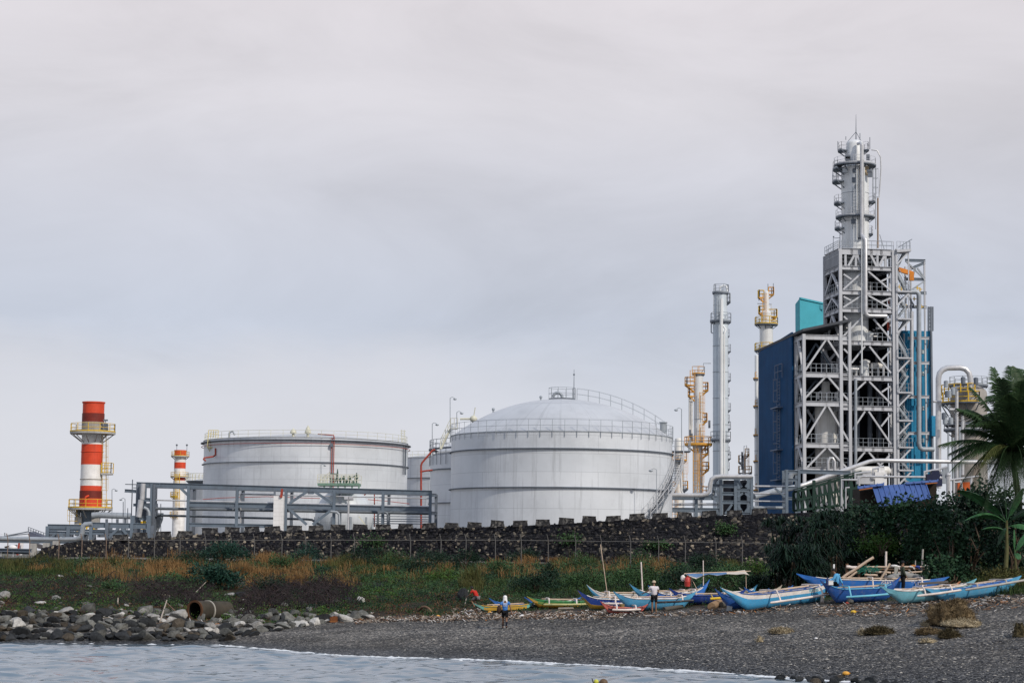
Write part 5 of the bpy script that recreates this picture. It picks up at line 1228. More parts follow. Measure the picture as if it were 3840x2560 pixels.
mb = MB(); mb.tube([W(2962, 1815, YX + 1.5), W(2964, 1785, YX + 1.5), W(2972, 1773, YX + 1.5), W(2990, 1770, YX + 1.5)], .3, 10); mb.build('elbow_duct', STEEL, RX, True)
pipe('thick grey pipe sloping up behind the ladder rack', [(2826, 1862, 212), (2910, 1838, 215), (2985, 1826, 222)], .3, STEEL, 'sloping_pipe', 212, 12, None)
pipe('pale hooked pipe in front of the tower foot, level to the right', [(3222, 1820), (3222, 1796), (3226, 1788), (3234, 1786), (3470, 1788)], .1, PL, 'hooked_pipe', 180, 10, None)
pipe('white square goalpost pipe before the green conveyor', [(3156, 1905), (3156, 1798), (3215, 1799)], .09, PL, 'goalpost_pipe', 170, 8, None)
pipe('short white bent post right of the goalpost pipe', [(3172, 1905), (3172, 1828), (3186, 1827)], .07, PL, 'bent_post', 170, 8, None)
for lab, px, py, w_, h_, dd, mt_ in (('white pump skid at the foot of the steel tower, left', 3245, 1798, 1.6, .8, .8, PL), ('white machine block at the foot of the steel tower, right', 3300, 1796, 1.1, 1.3, 1., WHITE), ('dark blue machine hood at the foot of the turquoise block', 3500, 1800, 1.4, 1.1, 1.2, paint('navy_paint', (.012, .016, .05))), ('jumble of white valves right of the dark blue machine hood', 3540, 1790, .8, 1.1, .8, STEEL)):
    q = W(px, py, 186); o = thing('machine', lab, 'machine', (q.x, 186, q.z - h_ / 2)); mb = MB(); mb.box(q, (w_, dd, h_)); mb.box(q + Vector((w_ * .1, 0, h_ * .6)), (w_ * .5, dd * .7, h_ * .4)); mb.build('housing', mt_, o)
    mb = MB(); mb.tube([q + Vector((-w_ * .6, -.2, 0)), q + Vector((-w_ * .6, -.2, h_ * .7)), q + Vector((w_ * .3, -.2, h_ * .9))], .12, 8); mb.sphere(q + Vector((w_ * .4, -.4, h_ * .2)), .25, 8, 6); mb.build('fitting', PL, o, True)
# ground support below machines hidden by bushes; blue-roofed shed
YH = 142.; q = W(3370, 1900, YH)
SHD = thing('blue_roof_shed', 'shed with a sagging bright blue corrugated roof above the bushes', 'shed', (q.x, YH, 4.0))
BROOF = paint('blue_roof_sheet', (.055, .105, .28), .6, 0, (.04, .06, .2), .4, .8, True, .1)
def ribbed(p00, p10, p11, p01, n, name):
    mb = MB(); P00, P10, P11, P01 = [Vector(p) for p in (p00, p10, p11, p01)]; nv = (P10 - P00).cross(P01 - P00).normalized()
    if nv.y > 0: nv = -nv
    mb.slab([P00, P10, P11, P01], tuple(-nv * .03))
    for i in range(n + 1):
        a = P00.lerp(P10, i / n) + nv * .025; b = P01.lerp(P11, i / n) + nv * .025; mb.bar(a, b, .07, .05, tuple(nv))
    return mb.build(name, BROOF, SHD)
ribbed(W(3296, 1899, YH), W(3491, 1870, YH), W(3471, 1809, YH + 2.5), W(3272, 1822, YH + 2.5), 10, 'roof_sheet')
ribbed(W(3218, 1832, YH + 2), W(3314, 1818, YH + 2), W(3314, 1810, YH + 2.5), W(3218, 1823, YH + 2.5), 4, 'eave_strip')
ribbed(W(3398, 1814, YH + 2.2), W(3517, 1805, YH + 2.2), W(3517, 1798, YH + 2.7), W(3398, 1807, YH + 2.7), 4, 'eave_strip')
mb = MB(); mb.slab([W(3225, 1830, YH + 2.9), W(3512, 1806, YH + 2.9), W(3512, 1905, YH + 2.9), W(3225, 1905, YH + 2.9)], (0, 3, 0)); mb.build('wall', paint('dark_wood_wall', (.030, .024, .02), .8, 0, (.06, .04, .03), .4), SHD)
mb = MB(); mb.bar(W(3222, 1836, YH + 1.9), W(3272, 1828, YH + 1.9), .06); mb.bar(W(3470, 1813, YH + 2.1), W(3515, 1809, YH + 2.1), .06); mb.build('rust_edge', paint('rust_edge', (.40, .14, .05)), SHD)
mb = MB(); mb.slab([W(3592, 1808, 150), W(3640, 1806, 150), W(3640, 1862, 150), W(3592, 1868, 150)], (0, .3, 0)); tag(mb.build('orange_sheet', paint('orange_panel', (.50, .10, .02), .6)), 'orange red panel standing behind the banana leaves', 'panel')
mb = MB()
for x, y0 in ((3556, 1785), (3577, 1800), (3605, 1805), (3642, 1790)): mb.tube([W(x, 1905, 149), W(x, y0, 149)], .09 if x > 3560 else .16, 8)
mb.tube([W(3556, 1800, 149), W(3670, 1785, 149)], .08, 8); mb.tube([W(3577, 1808, 149), W(3606, 1806, 149)], .07, 8); tag(mb.build('pipe_fence', PL), 'pale pipe frame in front of the orange red panel', 'frame')
# ------------------------------------------------------------------ stone sea wall with merlons
m, nt, b = new_mat('rubble_stone')
v = coords(nt); vo = N(nt, 'ShaderNodeTexVoronoi', i_Scale=2.6); nt.links.new(v, vo.inputs['Vector'])
ve = N(nt, 'ShaderNodeTexVoronoi', i_Scale=2.6); ve.feature = 'DISTANCE_TO_EDGE'; nt.links.new(v, ve.inputs['Vector'])
sp = N(nt, 'ShaderNodeSeparateColor'); nt.links.new(vo.outputs['Color'], sp.inputs[0])
st_ = ramp(nt, sp.outputs[0], [(0., (.010, .011, .015)), (.6, (.020, .021, .026)), (.8, (.042, .041, .042)), (.9, (.075, .068, .06)), (.985, (.24, .21, .17))])
mo = ramp(nt, ve.outputs['Distance'], [(.02, .35), (.09, 1.)])
c = mixc(nt, 1., st_.outputs[0], mo.outputs[0], 'MULTIPLY')
c = mixc(nt, 1., c, ramp(nt, noise_fac(nt, coords(nt, (.12, .12, .3)), 1., 5.), [(.35, .6), (.65, 1.25)]).outputs[0], 'MULTIPLY')
gm = ramp(nt, noise_fac(nt, coords(nt, (.10, .1, .3)), 1., 6., .7), [(.60, 0.), (.72, .6)]).outputs[0]
c = mixc(nt, gm, c, (.02, .032, .012))
nt.links.new(c, b.inputs['Base Color']); b.inputs['Roughness'].default_value = .9; b.inputs['Specular IOR Level'].default_value = .1
bp = N(nt, 'ShaderNodeBump', i_Strength=1., i_Distance=.12); nt.links.new(ve.outputs['Distance'], bp.inputs['Height']); nt.links.new(bp.outputs[0], b.inputs['Normal'])
STONE = m
m, nt, b = new_mat('lichen_stone')
vo = N(nt, 'ShaderNodeTexVoronoi', i_Scale=5.); nt.links.new(coords(nt), vo.inputs['Vector']); sp = N(nt, 'ShaderNodeSeparateColor'); nt.links.new(vo.outputs['Color'], sp.inputs[0])
st_ = ramp(nt, sp.outputs[0], [(0., (.02, .02, .022)), (.6, (.038, .038, .04)), (.92, (.13, .125, .118))]); nt.links.new(st_.outputs[0], b.inputs['Base Color']); b.inputs['Roughness'].default_value = .9; b.inputs['Specular IOR Level'].default_value = .1
LICH = m
TOPS = [(120, 2090, 168), (170, 2052, 172), (300, 2028, 186), (500, 2018, 192), (650, 2012, 194), (800, 1998, 194), (1030, 1990, 192), (1290, 1985, 190), (1560, 1980, 187), (1800, 1975, 184), (2050, 1966, 181), (2350, 1948, 178), (2560, 1938, 177), (2800, 1928, 176), (3100, 1918, 175), (3900, 1905, 174), (5000, 1890, 172)]
def topline(px):
    for a, b in zip(TOPS, TOPS[1:]):
        if a[0] <= px <= b[0]:
            t = (px - a[0]) / (b[0] - a[0]); return W(px, a[1] + (b[1] - a[1]) * t, a[2] + (b[2] - a[2]) * t)
WL = thing('sea_wall', 'long dark rubble stone sea wall with a crenellated top in front of the refinery', 'wall', tuple(topline(1900)[:2]) + (3.6,))
pts = [topline(120 + 20 * i) for i in range(245) if 120 + 20 * i <= 5000]
V = []; Fq = []
for i, p in enumerate(pts):
    j = .06 * noise.noise(Vector((p.x * 1.1, 0, 0))); zt_ = p.z + j
    zb_ = 3.4; hgt = zt_ - zb_
    bat = .12 * hgt
    for t in (0, .25, .5, .75, 1.): V.append((p.x, p.y - bat * (1 - t) + .07 * noise.noise(Vector((p.x * .9, t * 5, 2))), zb_ + hgt * t))
    V += [(p.x, p.y + .9, zt_), (p.x, p.y + .9, zb_)]
for i in range(len(pts) - 1):
    for k in range(6): Fq.append((i * 7 + k, (i + 1) * 7 + k, (i + 1) * 7 + k + 1, i * 7 + k + 1))
np_obj('wall_body', V, Fq, STONE, WL)
x = 560.
mer = [447, 520, 610, 690, 785, 868, 943, 1020, 1102, 1184, 1266, 1350, 1436, 1521, 1609, 1693, 1779, 1865, 1951, 2036, 2124, 2211, 2300, 2389, 2476, 2570, 2662, 2756, 2850]
for i, px in enumerate(mer):
    p = topline(px); s = p.y / FPX; w0 = 29 * s * RN.uniform(.94, 1.06); w1 = 25 * s * RN.uniform(.94, 1.06); h = 19 * s * RN.uniform(.85, 1.15)
    mb = MB(); zb_ = p.z - .12; dz = RN.uniform(-.05, .05); d_ = .42
    top = [(-w1 + RN.uniform(-.06, .06), -d_ + .02), (w1 + RN.uniform(-.06, .06), -d_ + .02), (w1, d_), (-w1, d_)]; bot = [(-w0, -d_ - .02), (w0, -d_ - .02), (w0, d_), (-w0, d_)]
    vs = [(p.x + a, p.y + .45 + b_, zb_) for a, b_ in bot] + [(p.x + a, p.y + .45 + b_, zb_ + .12 + h * .84 + dz * (1 if k in (0, 3) else -1)) for k, (a, b_) in enumerate(top)]
    mb.add(vs, [(3, 2, 1, 0), (4, 5, 6, 7), (0, 1, 5, 4), (1, 2, 6, 5), (2, 3, 7, 6), (3, 0, 4, 7)])
    capz = zb_ + .12 + h * .84
    tp2 = [(p.x + a * 1.03, p.y + .45 + b_ * 1.05, capz + dz * (1 if k in (0, 3) else -1) + .002) for k, (a, b_) in enumerate(top)]
    mb.slab(tp2, (0, 0, h * .2)); mb.build('merlon', LICH, WL)
# stones standing proud of the wall face (part of the masonry pattern)
V = []; Fq = []; rs_ = random.Random(3)
for i in range(5200):
    px = rs_.uniform(150, 3150); p = topline(px); hgt = p.z - 3.6; t = rs_.random(); y = p.y - .12 * hgt * (1 - t); c = Vector((p.x, y, 3.6 + hgt * t))
    a, b_, d_ = rs_.uniform(.08, .24), rs_.uniform(.06, .16), rs_.uniform(.03, .10); n = len(V); k6 = [rs_.uniform(.75, 1.2) for _ in range(6)]
    for k in range(6): an = k * PI / 3 + .3; V.append((c.x + a * k6[k] * math.cos(an), y - .02, c.z + b_ * k6[k] * math.sin(an)))
    V.append((c.x, y - d_, c.z + .02)); 
    for k in range(6): Fq.append((n + k, n + (k + 1) % 6, n + 6))
m, nt, b = new_mat('wall_stone'); gi = N(nt, 'ShaderNodeNewGeometry'); r_ = ramp(nt, gi.outputs['Random Per Island'], [(0., (.010, .011, .015)), (.6, (.022, .022, .027)), (.82, (.05, .048, .048)), (.93, (.11, .097, .08)), (1., (.36, .31, .24))]); nt.links.new(r_.outputs[0], b.inputs['Base Color']); b.inputs['Roughness'].default_value = .9; b.inputs['Specular IOR Level'].default_value = .1
so_ = np_obj('facing_stones', V, Fq, m, WL); so_['kind'] = 'stuff'
# ------------------------------------------------------------------ chain-link fence
FN = thing('fence', 'old wire fence with rusty posts and one pale top rail below the stone wall', 'fence', (0, 160, 4.0))
fposts = [-70, 30, 112, 222, 308, 399, 483, 580, 676, 772, 868, 955, 1058, 1147, 1242, 1330, 1540, 1654, 1748, 1858, 1955, 2056, 2159, 2255, 2365, 2470, 2570, 2685, 2784, 2890]
FPTS = []
def ftop(px): return 2022 + max(0, px - 1900) * .012 + min(0, px - 400) * .004 + 2
RUST = paint('rusty_post', (.20, .15, .12), .8, 0, (.22, .09, .04), .6, 2.); RAILP = paint('pale_rail', (.12, .118, .115), .7, 0, (.2, .12, .08), .4, 3.)
def fY(px): return 160. if px < 1900 else 160 - min(1., (px - 1900) / 1500) * 8
for px in fposts:
    q = ground_at(px, 3.); Y = fY(px); t = W(px, ftop(px), Y); FPTS.append(t)
    mb = MB(); mb.tube([(t.x, Y, q.z - .2), t], .036, 6); mb.tube([t, t + Vector((-.12, -.05, .5))], .035, 5)
    mb.build('fence_post', RAILP if px > 400 else RUST, FN)
mb = MB(); mb.tube(FPTS, .032, 6); mb.build('top_rail', RAILP, FN)
wm = MB()
for a, b in zip(FPTS, FPTS[1:]):
    for k in range(3):
        o = Vector((-.04 * (k + 1), 0, .15 * (k + 1))); wm.tube([a + o, a.lerp(b, .5) + o + Vector((0, 0, -.03)), b + o], .004, 3)
wm.build('barbed_wire', RAILP, FN)
# ================================================================== vegetation
rng = np.random.default_rng(4)
def unit(v): return v / np.maximum(1e-9, np.linalg.norm(v, axis=1, keepdims=True))
def leaves_mesh(P, L, Wd, outward=None, droop=.0, up=.3):
    """diamond leaves bent along the midrib; returns V, F"""
    n = len(P); d = rng.normal(size=(n, 3))
    if outward is not None: d = d * .7 + outward
    d[:, 2] += up; d = unit(d); d[:, 2] -= droop; d = unit(d)
    s = unit(np.cross(d, rng.normal(size=(n, 3)))); nn = np.cross(d, s)
    L = (L * rng.uniform(.6, 1.3, n))[:, None]; Wd = (Wd * rng.uniform(.6, 1.3, n))[:, None]
    a = P; m = P + d * L * .45; t = P + d * L
    V = np.stack([a, m + s * Wd * .5 + nn * Wd * .18, t, m - s * Wd * .5 + nn * Wd * .18], 1).reshape(-1, 3)
    F = np.arange(4 * n).reshape(n, 4)
    return V, F
def clumps(c, rx, ry, rz, nc, per, cr, flat_bottom=True):
    """leaf positions: clumps spread near the surface of an uneven ellipsoid"""
    u = unit(rng.normal(size=(nc, 3))); rr = rng.uniform(.45, 1.0, nc) ** .6 * rng.uniform(.82, 1.12, nc)
    if flat_bottom: u[:, 2] = np.where(u[:, 2] < -.35, -u[:, 2], u[:, 2])
    C = np.array(c) + u * rr[:, None] * np.array([rx, ry, rz])
    P = np.repeat(C, per, 0) + rng.normal(size=(nc * per, 3)) * cr
    O = np.repeat(u, per, 0)
    return P, O
def blades(P, h, w, lean=.35, droop=.3, vec=None):
    n = len(P); h = np.broadcast_to(np.asarray(h, dtype=float), (n,)); a = rng.uniform(0, 2 * PI, n); ld = np.stack([np.cos(a), np.sin(a), np.zeros(n)], 1) * (rng.uniform(0, 1, n) * lean)[:, None]
    if vec is not None: ld = ld + np.array(vec)
    hh = (h * rng.uniform(.55, 1.25, n))[:, None]; s = np.stack([-np.sin(a + rng.uniform(-.9, .9, n)), np.cos(a), np.zeros(n)], 1) * (w * rng.uniform(.7, 1.3, n))[:, None] * .5
    up = np.array([0, 0, 1.]); m = P + (up * .6 + ld * .45) * hh; t = P + (up * (1 - droop * .6) + ld * 1.25) * hh
    V = np.stack([P - s, P + s, m + s * .8, m - s * .8, t + s * .12, t - s * .12], 1).reshape(-1, 3)
    b = (np.arange(n) * 6)[:, None]; F = np.concatenate([b + np.array([0, 1, 2, 3]), b + np.array([3, 2, 4, 5])], 1).reshape(-1, 4)
    return V, F
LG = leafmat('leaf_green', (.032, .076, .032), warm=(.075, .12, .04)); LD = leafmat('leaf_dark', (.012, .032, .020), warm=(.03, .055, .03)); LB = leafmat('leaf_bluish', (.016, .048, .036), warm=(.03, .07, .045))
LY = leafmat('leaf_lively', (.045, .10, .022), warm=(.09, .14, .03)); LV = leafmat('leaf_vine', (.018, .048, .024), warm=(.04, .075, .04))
DRY = leafmat('dry_grass', (.165, .092, .036), .5, .8, .6, (.30, .19, .085)); DRYG = leafmat('olive_grass', (.055, .062, .020), .5, .8, .6, (.12, .10, .04)); GG = leafmat('green_grass', (.022, .045, .014), .4, .7, .6, (.08, .10, .03))
BRK = paint('bark_brown', (.07, .05, .035), .9, 0, (.03, .025, .02), .5, 3.)
def shrub(name, label, px, py, wpx, hpx, n, mat_, lsize=.16, depth=.7, cat='shrub', group=None, lift=0., kind_='leaf', rise=0.):
    b = G(px, py) + Vector((0, 0, rise)); s = b.y / FPX; rx = wpx * s / 2; rz = hpx * s / 2; root = thing(name, label, cat, tuple(b), group)
    per = 10; Pl = []; Ol = []; nl = 6
    for q_ in range(nl):
        t_ = (q_ + .5) / nl * 2 - 1 + rng.normal() * .12; kz = rng.uniform(.55, 1.05) * (1 - .35 * t_ * t_); rr_ = rng.uniform(.34, .5)
        p_, o_ = clumps((b.x + t_ * rx * .72, b.y + lift + rng.normal() * rx * .25, b.z + rz * kz * rng.uniform(.75, 1.15)), rx * rr_, max(.35, rx * depth * rr_ * 1.3), rz * kz * rng.uniform(.55, .85), max(3, n // per // nl), per, lsize * 1.15); Pl.append(p_); Ol.append(o_)
    P = np.concatenate(Pl); O = np.concatenate(Ol); P[:, 2] = np.maximum(P[:, 2], b.z + .05)
    V, F = leaves_mesh(P, lsize, lsize * .5, O, .25)
    np_obj('foliage', V, F, mat_, root)
    mb = MB()
    for i in range(7):
        a = RN.uniform(0, 2 * PI); q = Vector((b.x + rx * .5 * math.cos(a), b.y + rx * .4 * math.sin(a), b.z + rz * RN.uniform(.9, 1.6)))
        mb.tube([b + Vector((RN.uniform(-.1, .1), 0, -.1)), b.lerp(q, .5) + Vector((RN.uniform(-.15, .15), 0, .1)), q], [.035, .025, .008], 5)
    mb.build('stem', BRK, root); return root
GBS = 'shrubs on the bank below the stone wall'
for a in (
    ('feathery_shrub', 'blue green feathery shrub at the wall foot, upper of a pair beside orange grass', 838, 2122, 170, 118, 2600, LB, .19),
    ('feathery_shrub', 'blue green feathery shrub spilling down the bank above the culvert pipe', 818, 2205, 180, 135, 3200, LB, .19),
    ('leafy_shrub', 'dark green shrub between the orange grass and the wall, under the sixth wall merlon', 1150, 2126, 165, 104, 1700, LB, .15),
    ('leafy_shrub', 'mixed dark shrub against the wall left of the olive reeds', 1340, 2125, 150, 80, 1100, LD, .15),
    ('leafy_shrub', 'low green shrub in the middle of the bank with paler tips', 1480, 2130, 200, 70, 1200, LG, .14),
    ('leafy_shrub', 'dark tangled shrub in front of the wall right of the middle', 1620, 2135, 150, 105, 1400, LD, .15),
    ('leafy_shrub', 'round dark green shrub behind the man in red', 1742, 2140, 140, 90, 1400, LD, .15),
    ('leafy_shrub', 'green shrub with dry grass on both sides above the walking person', 1880, 2172, 125, 90, 1400, LG, .14),
    ('leafy_shrub', 'narrow almost black shrub standing alone above the green and yellow boat', 2065, 2185, 62, 78, 700, LD, .16),
    ('leafy_shrub', 'wide dark shrub behind the green and yellow boat', 2010, 2222, 190, 95, 1700, LD, .16),
    ('leafy_shrub', 'leafy green shrub behind the bamboo pole of the navy boat', 2200, 2205, 200, 80, 1700, LG, .15),
    ('leafy_shrub', 'broad green shrub behind the white mast', 2390, 2210, 230, 130, 2600, LG, .16),
    ('leafy_shrub', 'upper green shrub near the fence above the man in white', 2420, 2130, 150, 70, 1000, LG, .15),
    ('leafy_shrub', 'bushy dark shrub behind the man in white', 2550, 2215, 190, 120, 2000, LD, .16),
    ('leafy_shrub', 'dark climbing shrub reaching the fence behind the boat awning', 2650, 2150, 150, 110, 1500, LD, .16),
    ('leafy_shrub', 'green shrub behind the right half of the boat awning', 2745, 2215, 210, 110, 2000, LG, .16),
    ('leafy_shrub', 'bright green low shrub left of the spiky thicket', 2835, 2165, 110, 80, 900, LY, .15),
    ('leafy_shrub', 'dim shrub behind the far blue prows', 2850, 2225, 160, 95, 1500, LD, .16)):
    shrub(*a, group=GBS)
for a in (
    ('leafy_shrub', 'dark shrub at the wall foot between the two patches of orange grass', 720, 2122, 130, 70, 900, LD, .16),
    ('leafy_shrub', 'green shrub in front of the orange grass under the white pier', 1060, 2140, 120, 78, 900, LG, .16),
    ('leafy_shrub', 'dark green shrub below the red standpipe end of the pipe rack', 1560, 2160, 150, 95, 1300, LD, .16),
    ('leafy_shrub', 'tall dark shrub leaning on the wall left of the domed tank', 1420, 2120, 120, 100, 1100, LD, .16),
    ('leafy_shrub', 'pale green shrub in the middle of the bank left of the man in red', 1660, 2185, 130, 70, 900, LY, .14),
    ('leafy_shrub', 'dark shrub at the wall foot under the middle of the domed tank', 1960, 2122, 150, 85, 1200, LD, .16),
    ('leafy_shrub', 'green shrub at the wall foot above the navy boat', 2180, 2140, 170, 75, 1200, LG, .16),
    ('leafy_shrub', 'low dark shrub on the left end of the bank under the wall end', 150, 2140, 150, 48, 700, LD, .15),
    ('leafy_shrub', 'small green shrub on the left bank above the rubble', 420, 2215, 110, 48, 600, LG, .14),
    ('leafy_shrub', 'dull shrub on the bank right of the feathery pair', 1010, 2215, 120, 52, 700, LD, .15)):
    shrub(*a, group=GBS)
# creepers on the wall
for lab, px, py, w_, h_ in (('green creeper hanging over the wall top left of the domed tank', 1410, 2030, 150, 55), ('dark creeper patch on the wall face above the white mast', 2470, 2040, 110, 34), ('dull tuft of weeds on the wall right of the domed tank', 2720, 1980, 80, 40), ('small creeper on the wall face under the domed tank', 2140, 2020, 90, 40)):
    tl = topline(px); p = W(px, py, tl.y - .5); s = p.y / FPX
    root = thing('wall_creeper', lab, 'creeper', (p.x, p.y, p.z - h_ * s / 2), 'creepers on the stone wall')
    P = np.array(p) + rng.normal(size=(420, 3)) * np.array([w_ * s / 4, .22, h_ * s / 4]); V, F = leaves_mesh(P, .24, .13, None, .4); np_obj('foliage', V, F, LG, root)
    mb = MB(); [mb.tube([p + Vector((RN.uniform(-1, 1) * w_ * s / 4, .2, h_ * s / 3)), p + Vector((RN.uniform(-1, 1) * w_ * s / 4, -.1, -h_ * s / 3))], .02, 4) for _ in range(4)]; mb.build('stem', BRK, root)
# grasses
def patch(spots, per_m2=60):
    P = []
    for px0, px1, k0, k1, n in spots:
        for _ in range(n):
            P.append(ground_at(rng.uniform(px0, px1), rng.uniform(k0, k1)))
    return np.array([tuple(p) for p in P])
def hvar(P, k):
    return np.repeat(np.array([max(.35, .8 + .9 * noise.noise(Vector((p[0] * .6, p[1] * .6, 1.7)))) for p in P]), k)
def tufts(P, k, r): return np.repeat(P, k, 0) + rng.normal(size=(len(P) * k, 3)) * np.array([r, r, .03])
def shaded_row(px0, px1, py0, py1, n):
    return [G(rng.uniform(px0, px1), rng.uniform(py0, py1)) for _ in range(n)]
P = np.array([tuple(p) for a in ((340, 480, 2128, 2160, 40), (480, 640, 2140, 2163, 52), (600, 745, 2118, 2162, 80), (680, 745, 2110, 2160, 50), (900, 960, 2108, 2185, 70), (930, 1060, 2105, 2185, 120), (1000, 1130, 2120, 2178, 90), (1130, 1240, 2130, 2165, 60), (960, 1100, 2098, 2120, 60), (1080, 1110, 2130, 2190, 20), (1228, 1246, 2108, 2135, 20), (1350, 1470, 2105, 2125, 30), (1815, 1860, 2095, 2118, 22), (1935, 2010, 2120, 2168, 80), (1930, 1950, 2095, 2140, 18), (2140, 2170, 2098, 2125, 14), (2238, 2275, 2138, 2166, 34), (2310, 2340, 2138, 2160, 14), (2440, 2530, 2095, 2118, 40), (2290, 2420, 2100, 2122, 40), (2060, 2120, 2105, 2125, 18), (1480, 1560, 2085, 2110, 26), (130, 190, 2135, 2150, 14), (1100, 1120, 2160, 2200, 10)) for p in shaded_row(*a)])
P = np.concatenate([P, np.array([tuple(ground_at(rng.uniform(a, b), rng.uniform(c, d))) for a, b, c, d, n in ((300, 760, 2.0, 2.95, 260), (800, 1330, 1.9, 2.95, 330), (1330, 2500, 2.2, 2.98, 420)) for _ in range(n)])])
P = P[[noise.noise(Vector((p[0] * .42, p[1] * .3, 4.))) + .5 * noise.noise(Vector((p[0] * 1.3, p[1] * 1., 1.))) + rng.normal() * .12 > (.10 if col_of(Vector(p)) < 1330 else .24) for p in P]]
V, F = blades(tufts(P, 28, .30), 1.2 * hvar(P, 28), .024, .6, .45)
tag(np_obj('dry_grass', V, F, DRY), 'tall dry orange brown grass in tufts along the bank', 'grass', kind='stuff')
P = np.array([tuple(p) for a in ((1290, 1330, 2100, 2125, 14), (1230, 1420, 2108, 2140, 60), (0, 260, 2112, 2150, 60), (1420, 1560, 2112, 2150, 50), (1750, 1785, 2190, 2222, 34), (2090, 2230, 2112, 2140, 40), (2330, 2440, 2105, 2130, 30), (3700, 3900, 2150, 2215, 70), (2690, 2770, 2105, 2140, 26)) for p in shaded_row(*a)])
V, F = blades(tufts(P, 30, .3), 1.05 * hvar(P, 30), .026, .55, .4)
tag(np_obj('olive_grass', V, F, DRYG), 'olive and half dry grass between the shrubs', 'grass', kind='stuff')
P = np.array([tuple(p) for a in ((-200, 350, 2108, 2160, 330), (350, 480, 2105, 2125, 70), (560, 760, 2105, 2118, 50), (3620, 3900, 2160, 2230, 160), (1850, 2500, 2150, 2235, 160), (1280, 1700, 2120, 2165, 160)) for p in shaded_row(*a)])
V, F = blades(tufts(P, 26, .38), .55 * hvar(P, 26), .03, .7, .4)
tag(np_obj('green_grass', V, F, GG), 'short dark green grass on the bank', 'grass', kind='stuff')
# ground cover: small creeping leaves
def cover(spots, size, mat_, name, label):
    P = np.array([tuple(ground_at(rng.uniform(a, b), rng.uniform(c, d))) for a, b, c, d, n in spots for _ in range(n)])
    # clump by noise
    keep = np.array([noise.noise(Vector((p[0] * .45, p[1] * .45, size * 9))) + rng.normal() * .25 > -.05 for p in P]); P = P[keep]
    P = np.repeat(P, 6, 0) + rng.normal(size=(len(P) * 6, 3)) * np.array([.2, .2, .02]); P[:, 2] += .03
    V, F = leaves_mesh(P, size, size * .6, None, 0., .55)
    tag(np_obj(name, V, F, mat_), label, 'ground cover', kind='stuff')
cover([(-300, 900, 1.05, 2.9, 1700), (850, 1330, 1.02, 2.4, 1000), (1250, 2000, 1.03, 2.9, 4200), (1950, 2900, 1.03, 2.8, 3600), (2900, 3900, 1.03, 1.6, 1000)], .13, leafmat('leaf_creeper', (.020, .046, .018), warm=(.05, .085, .03)), 'ground_cover', 'low green creeping plants covering the bank')
cover([(1450, 1800, 1.5, 2.6, 500), (850, 1300, 1.02, 1.3, 420), (-200, 700, 1.2, 2.2, 260)], .11, LY, 'light_ground_cover', 'lighter green creeping plants in patches on the bank')
cover([(-300, 1500, 1.05, 2.2, 2800), (1450, 1960, 1.06, 1.9, 1300)], .10, leafmat('litter', (.085, .038, .022), .6, .9, 2., (.26, .17, .09)), 'leaf_litter', 'brown dead leaves on the bank')
# low weeds in knee-high clumps, uncountable
def weeds(spots, mat_, name, label, size=.12, R0=.2, R1=.6):
    Ps = []; Os = []
    for a, b, c, d, n in spots:
        for _ in range(n):
            p = ground_at(rng.uniform(a, b), rng.uniform(c, d)); r = rng.uniform(R0, R1); k = int(26 * r / .35); u = unit(rng.normal(size=(k, 3))); u[:, 2] = np.abs(u[:, 2]); Ps.append(np.array(p) + u * (np.array([r, r, r * .75]) * rng.uniform(.5, 1, (k, 1)))); Os.append(u)
    P = np.concatenate(Ps); V, F = leaves_mesh(P, size, size * .5, np.concatenate(Os), .2, .4); tag(np_obj(name, V, F, mat_), label, 'weeds', kind='stuff')
weeds([(-300, 360, 1.5, 2.7, 170), (1250, 1750, 1.6, 2.9, 330), (1750, 2200, 1.3, 2.9, 300), (2200, 2900, 1.3, 2.8, 380), (560, 860, 1.3, 2.4, 90)], LG, 'weeds', 'low green weeds in clumps all over the bank')
weeds([(-200, 900, 1.05, 1.7, 150), (830, 1300, 1.02, 1.4, 90), (1300, 1500, 1.4, 2.4, 90)], LY, 'fresh_weeds', 'fresh green weeds in small clumps low on the bank', .10)
weeds([(250, 900, 2.1, 2.98, 70), (850, 1350, 1.95, 2.98, 130), (1350, 1900, 2.2, 2.98, 90), (1900, 2800, 2.3, 2.98, 110), (560, 760, 1.7, 2.2, 20)], LG, 'tall_weeds', 'waist high green weeds breaking into the dry grass', .17, .4, .95)
weeds([(250, 900, 2.1, 2.98, 40), (850, 1350, 1.95, 2.98, 80), (1350, 2800, 2.2, 2.98, 140)], LD, 'dark_tall_weeds', 'waist high dark weeds at the foot of the stone wall', .17, .4, 1.0)
weeds([(-300, 700, 1.15, 2.3, 150), (1000, 1750, 1.2, 2.7, 280), (1750, 2900, 1.1, 2.6, 330)], LD, 'dark_weeds', 'dark low weeds in clumps on the bank')
weeds([(1280, 1700, 2.0, 2.8, 70), (1480, 1960, 1.8, 2.4, 70), (100, 350, 2.0, 2.5, 30), (2250, 2500, 2.0, 2.6, 40)], DRYG, 'olive_weeds', 'olive weeds in small clumps on the bank')
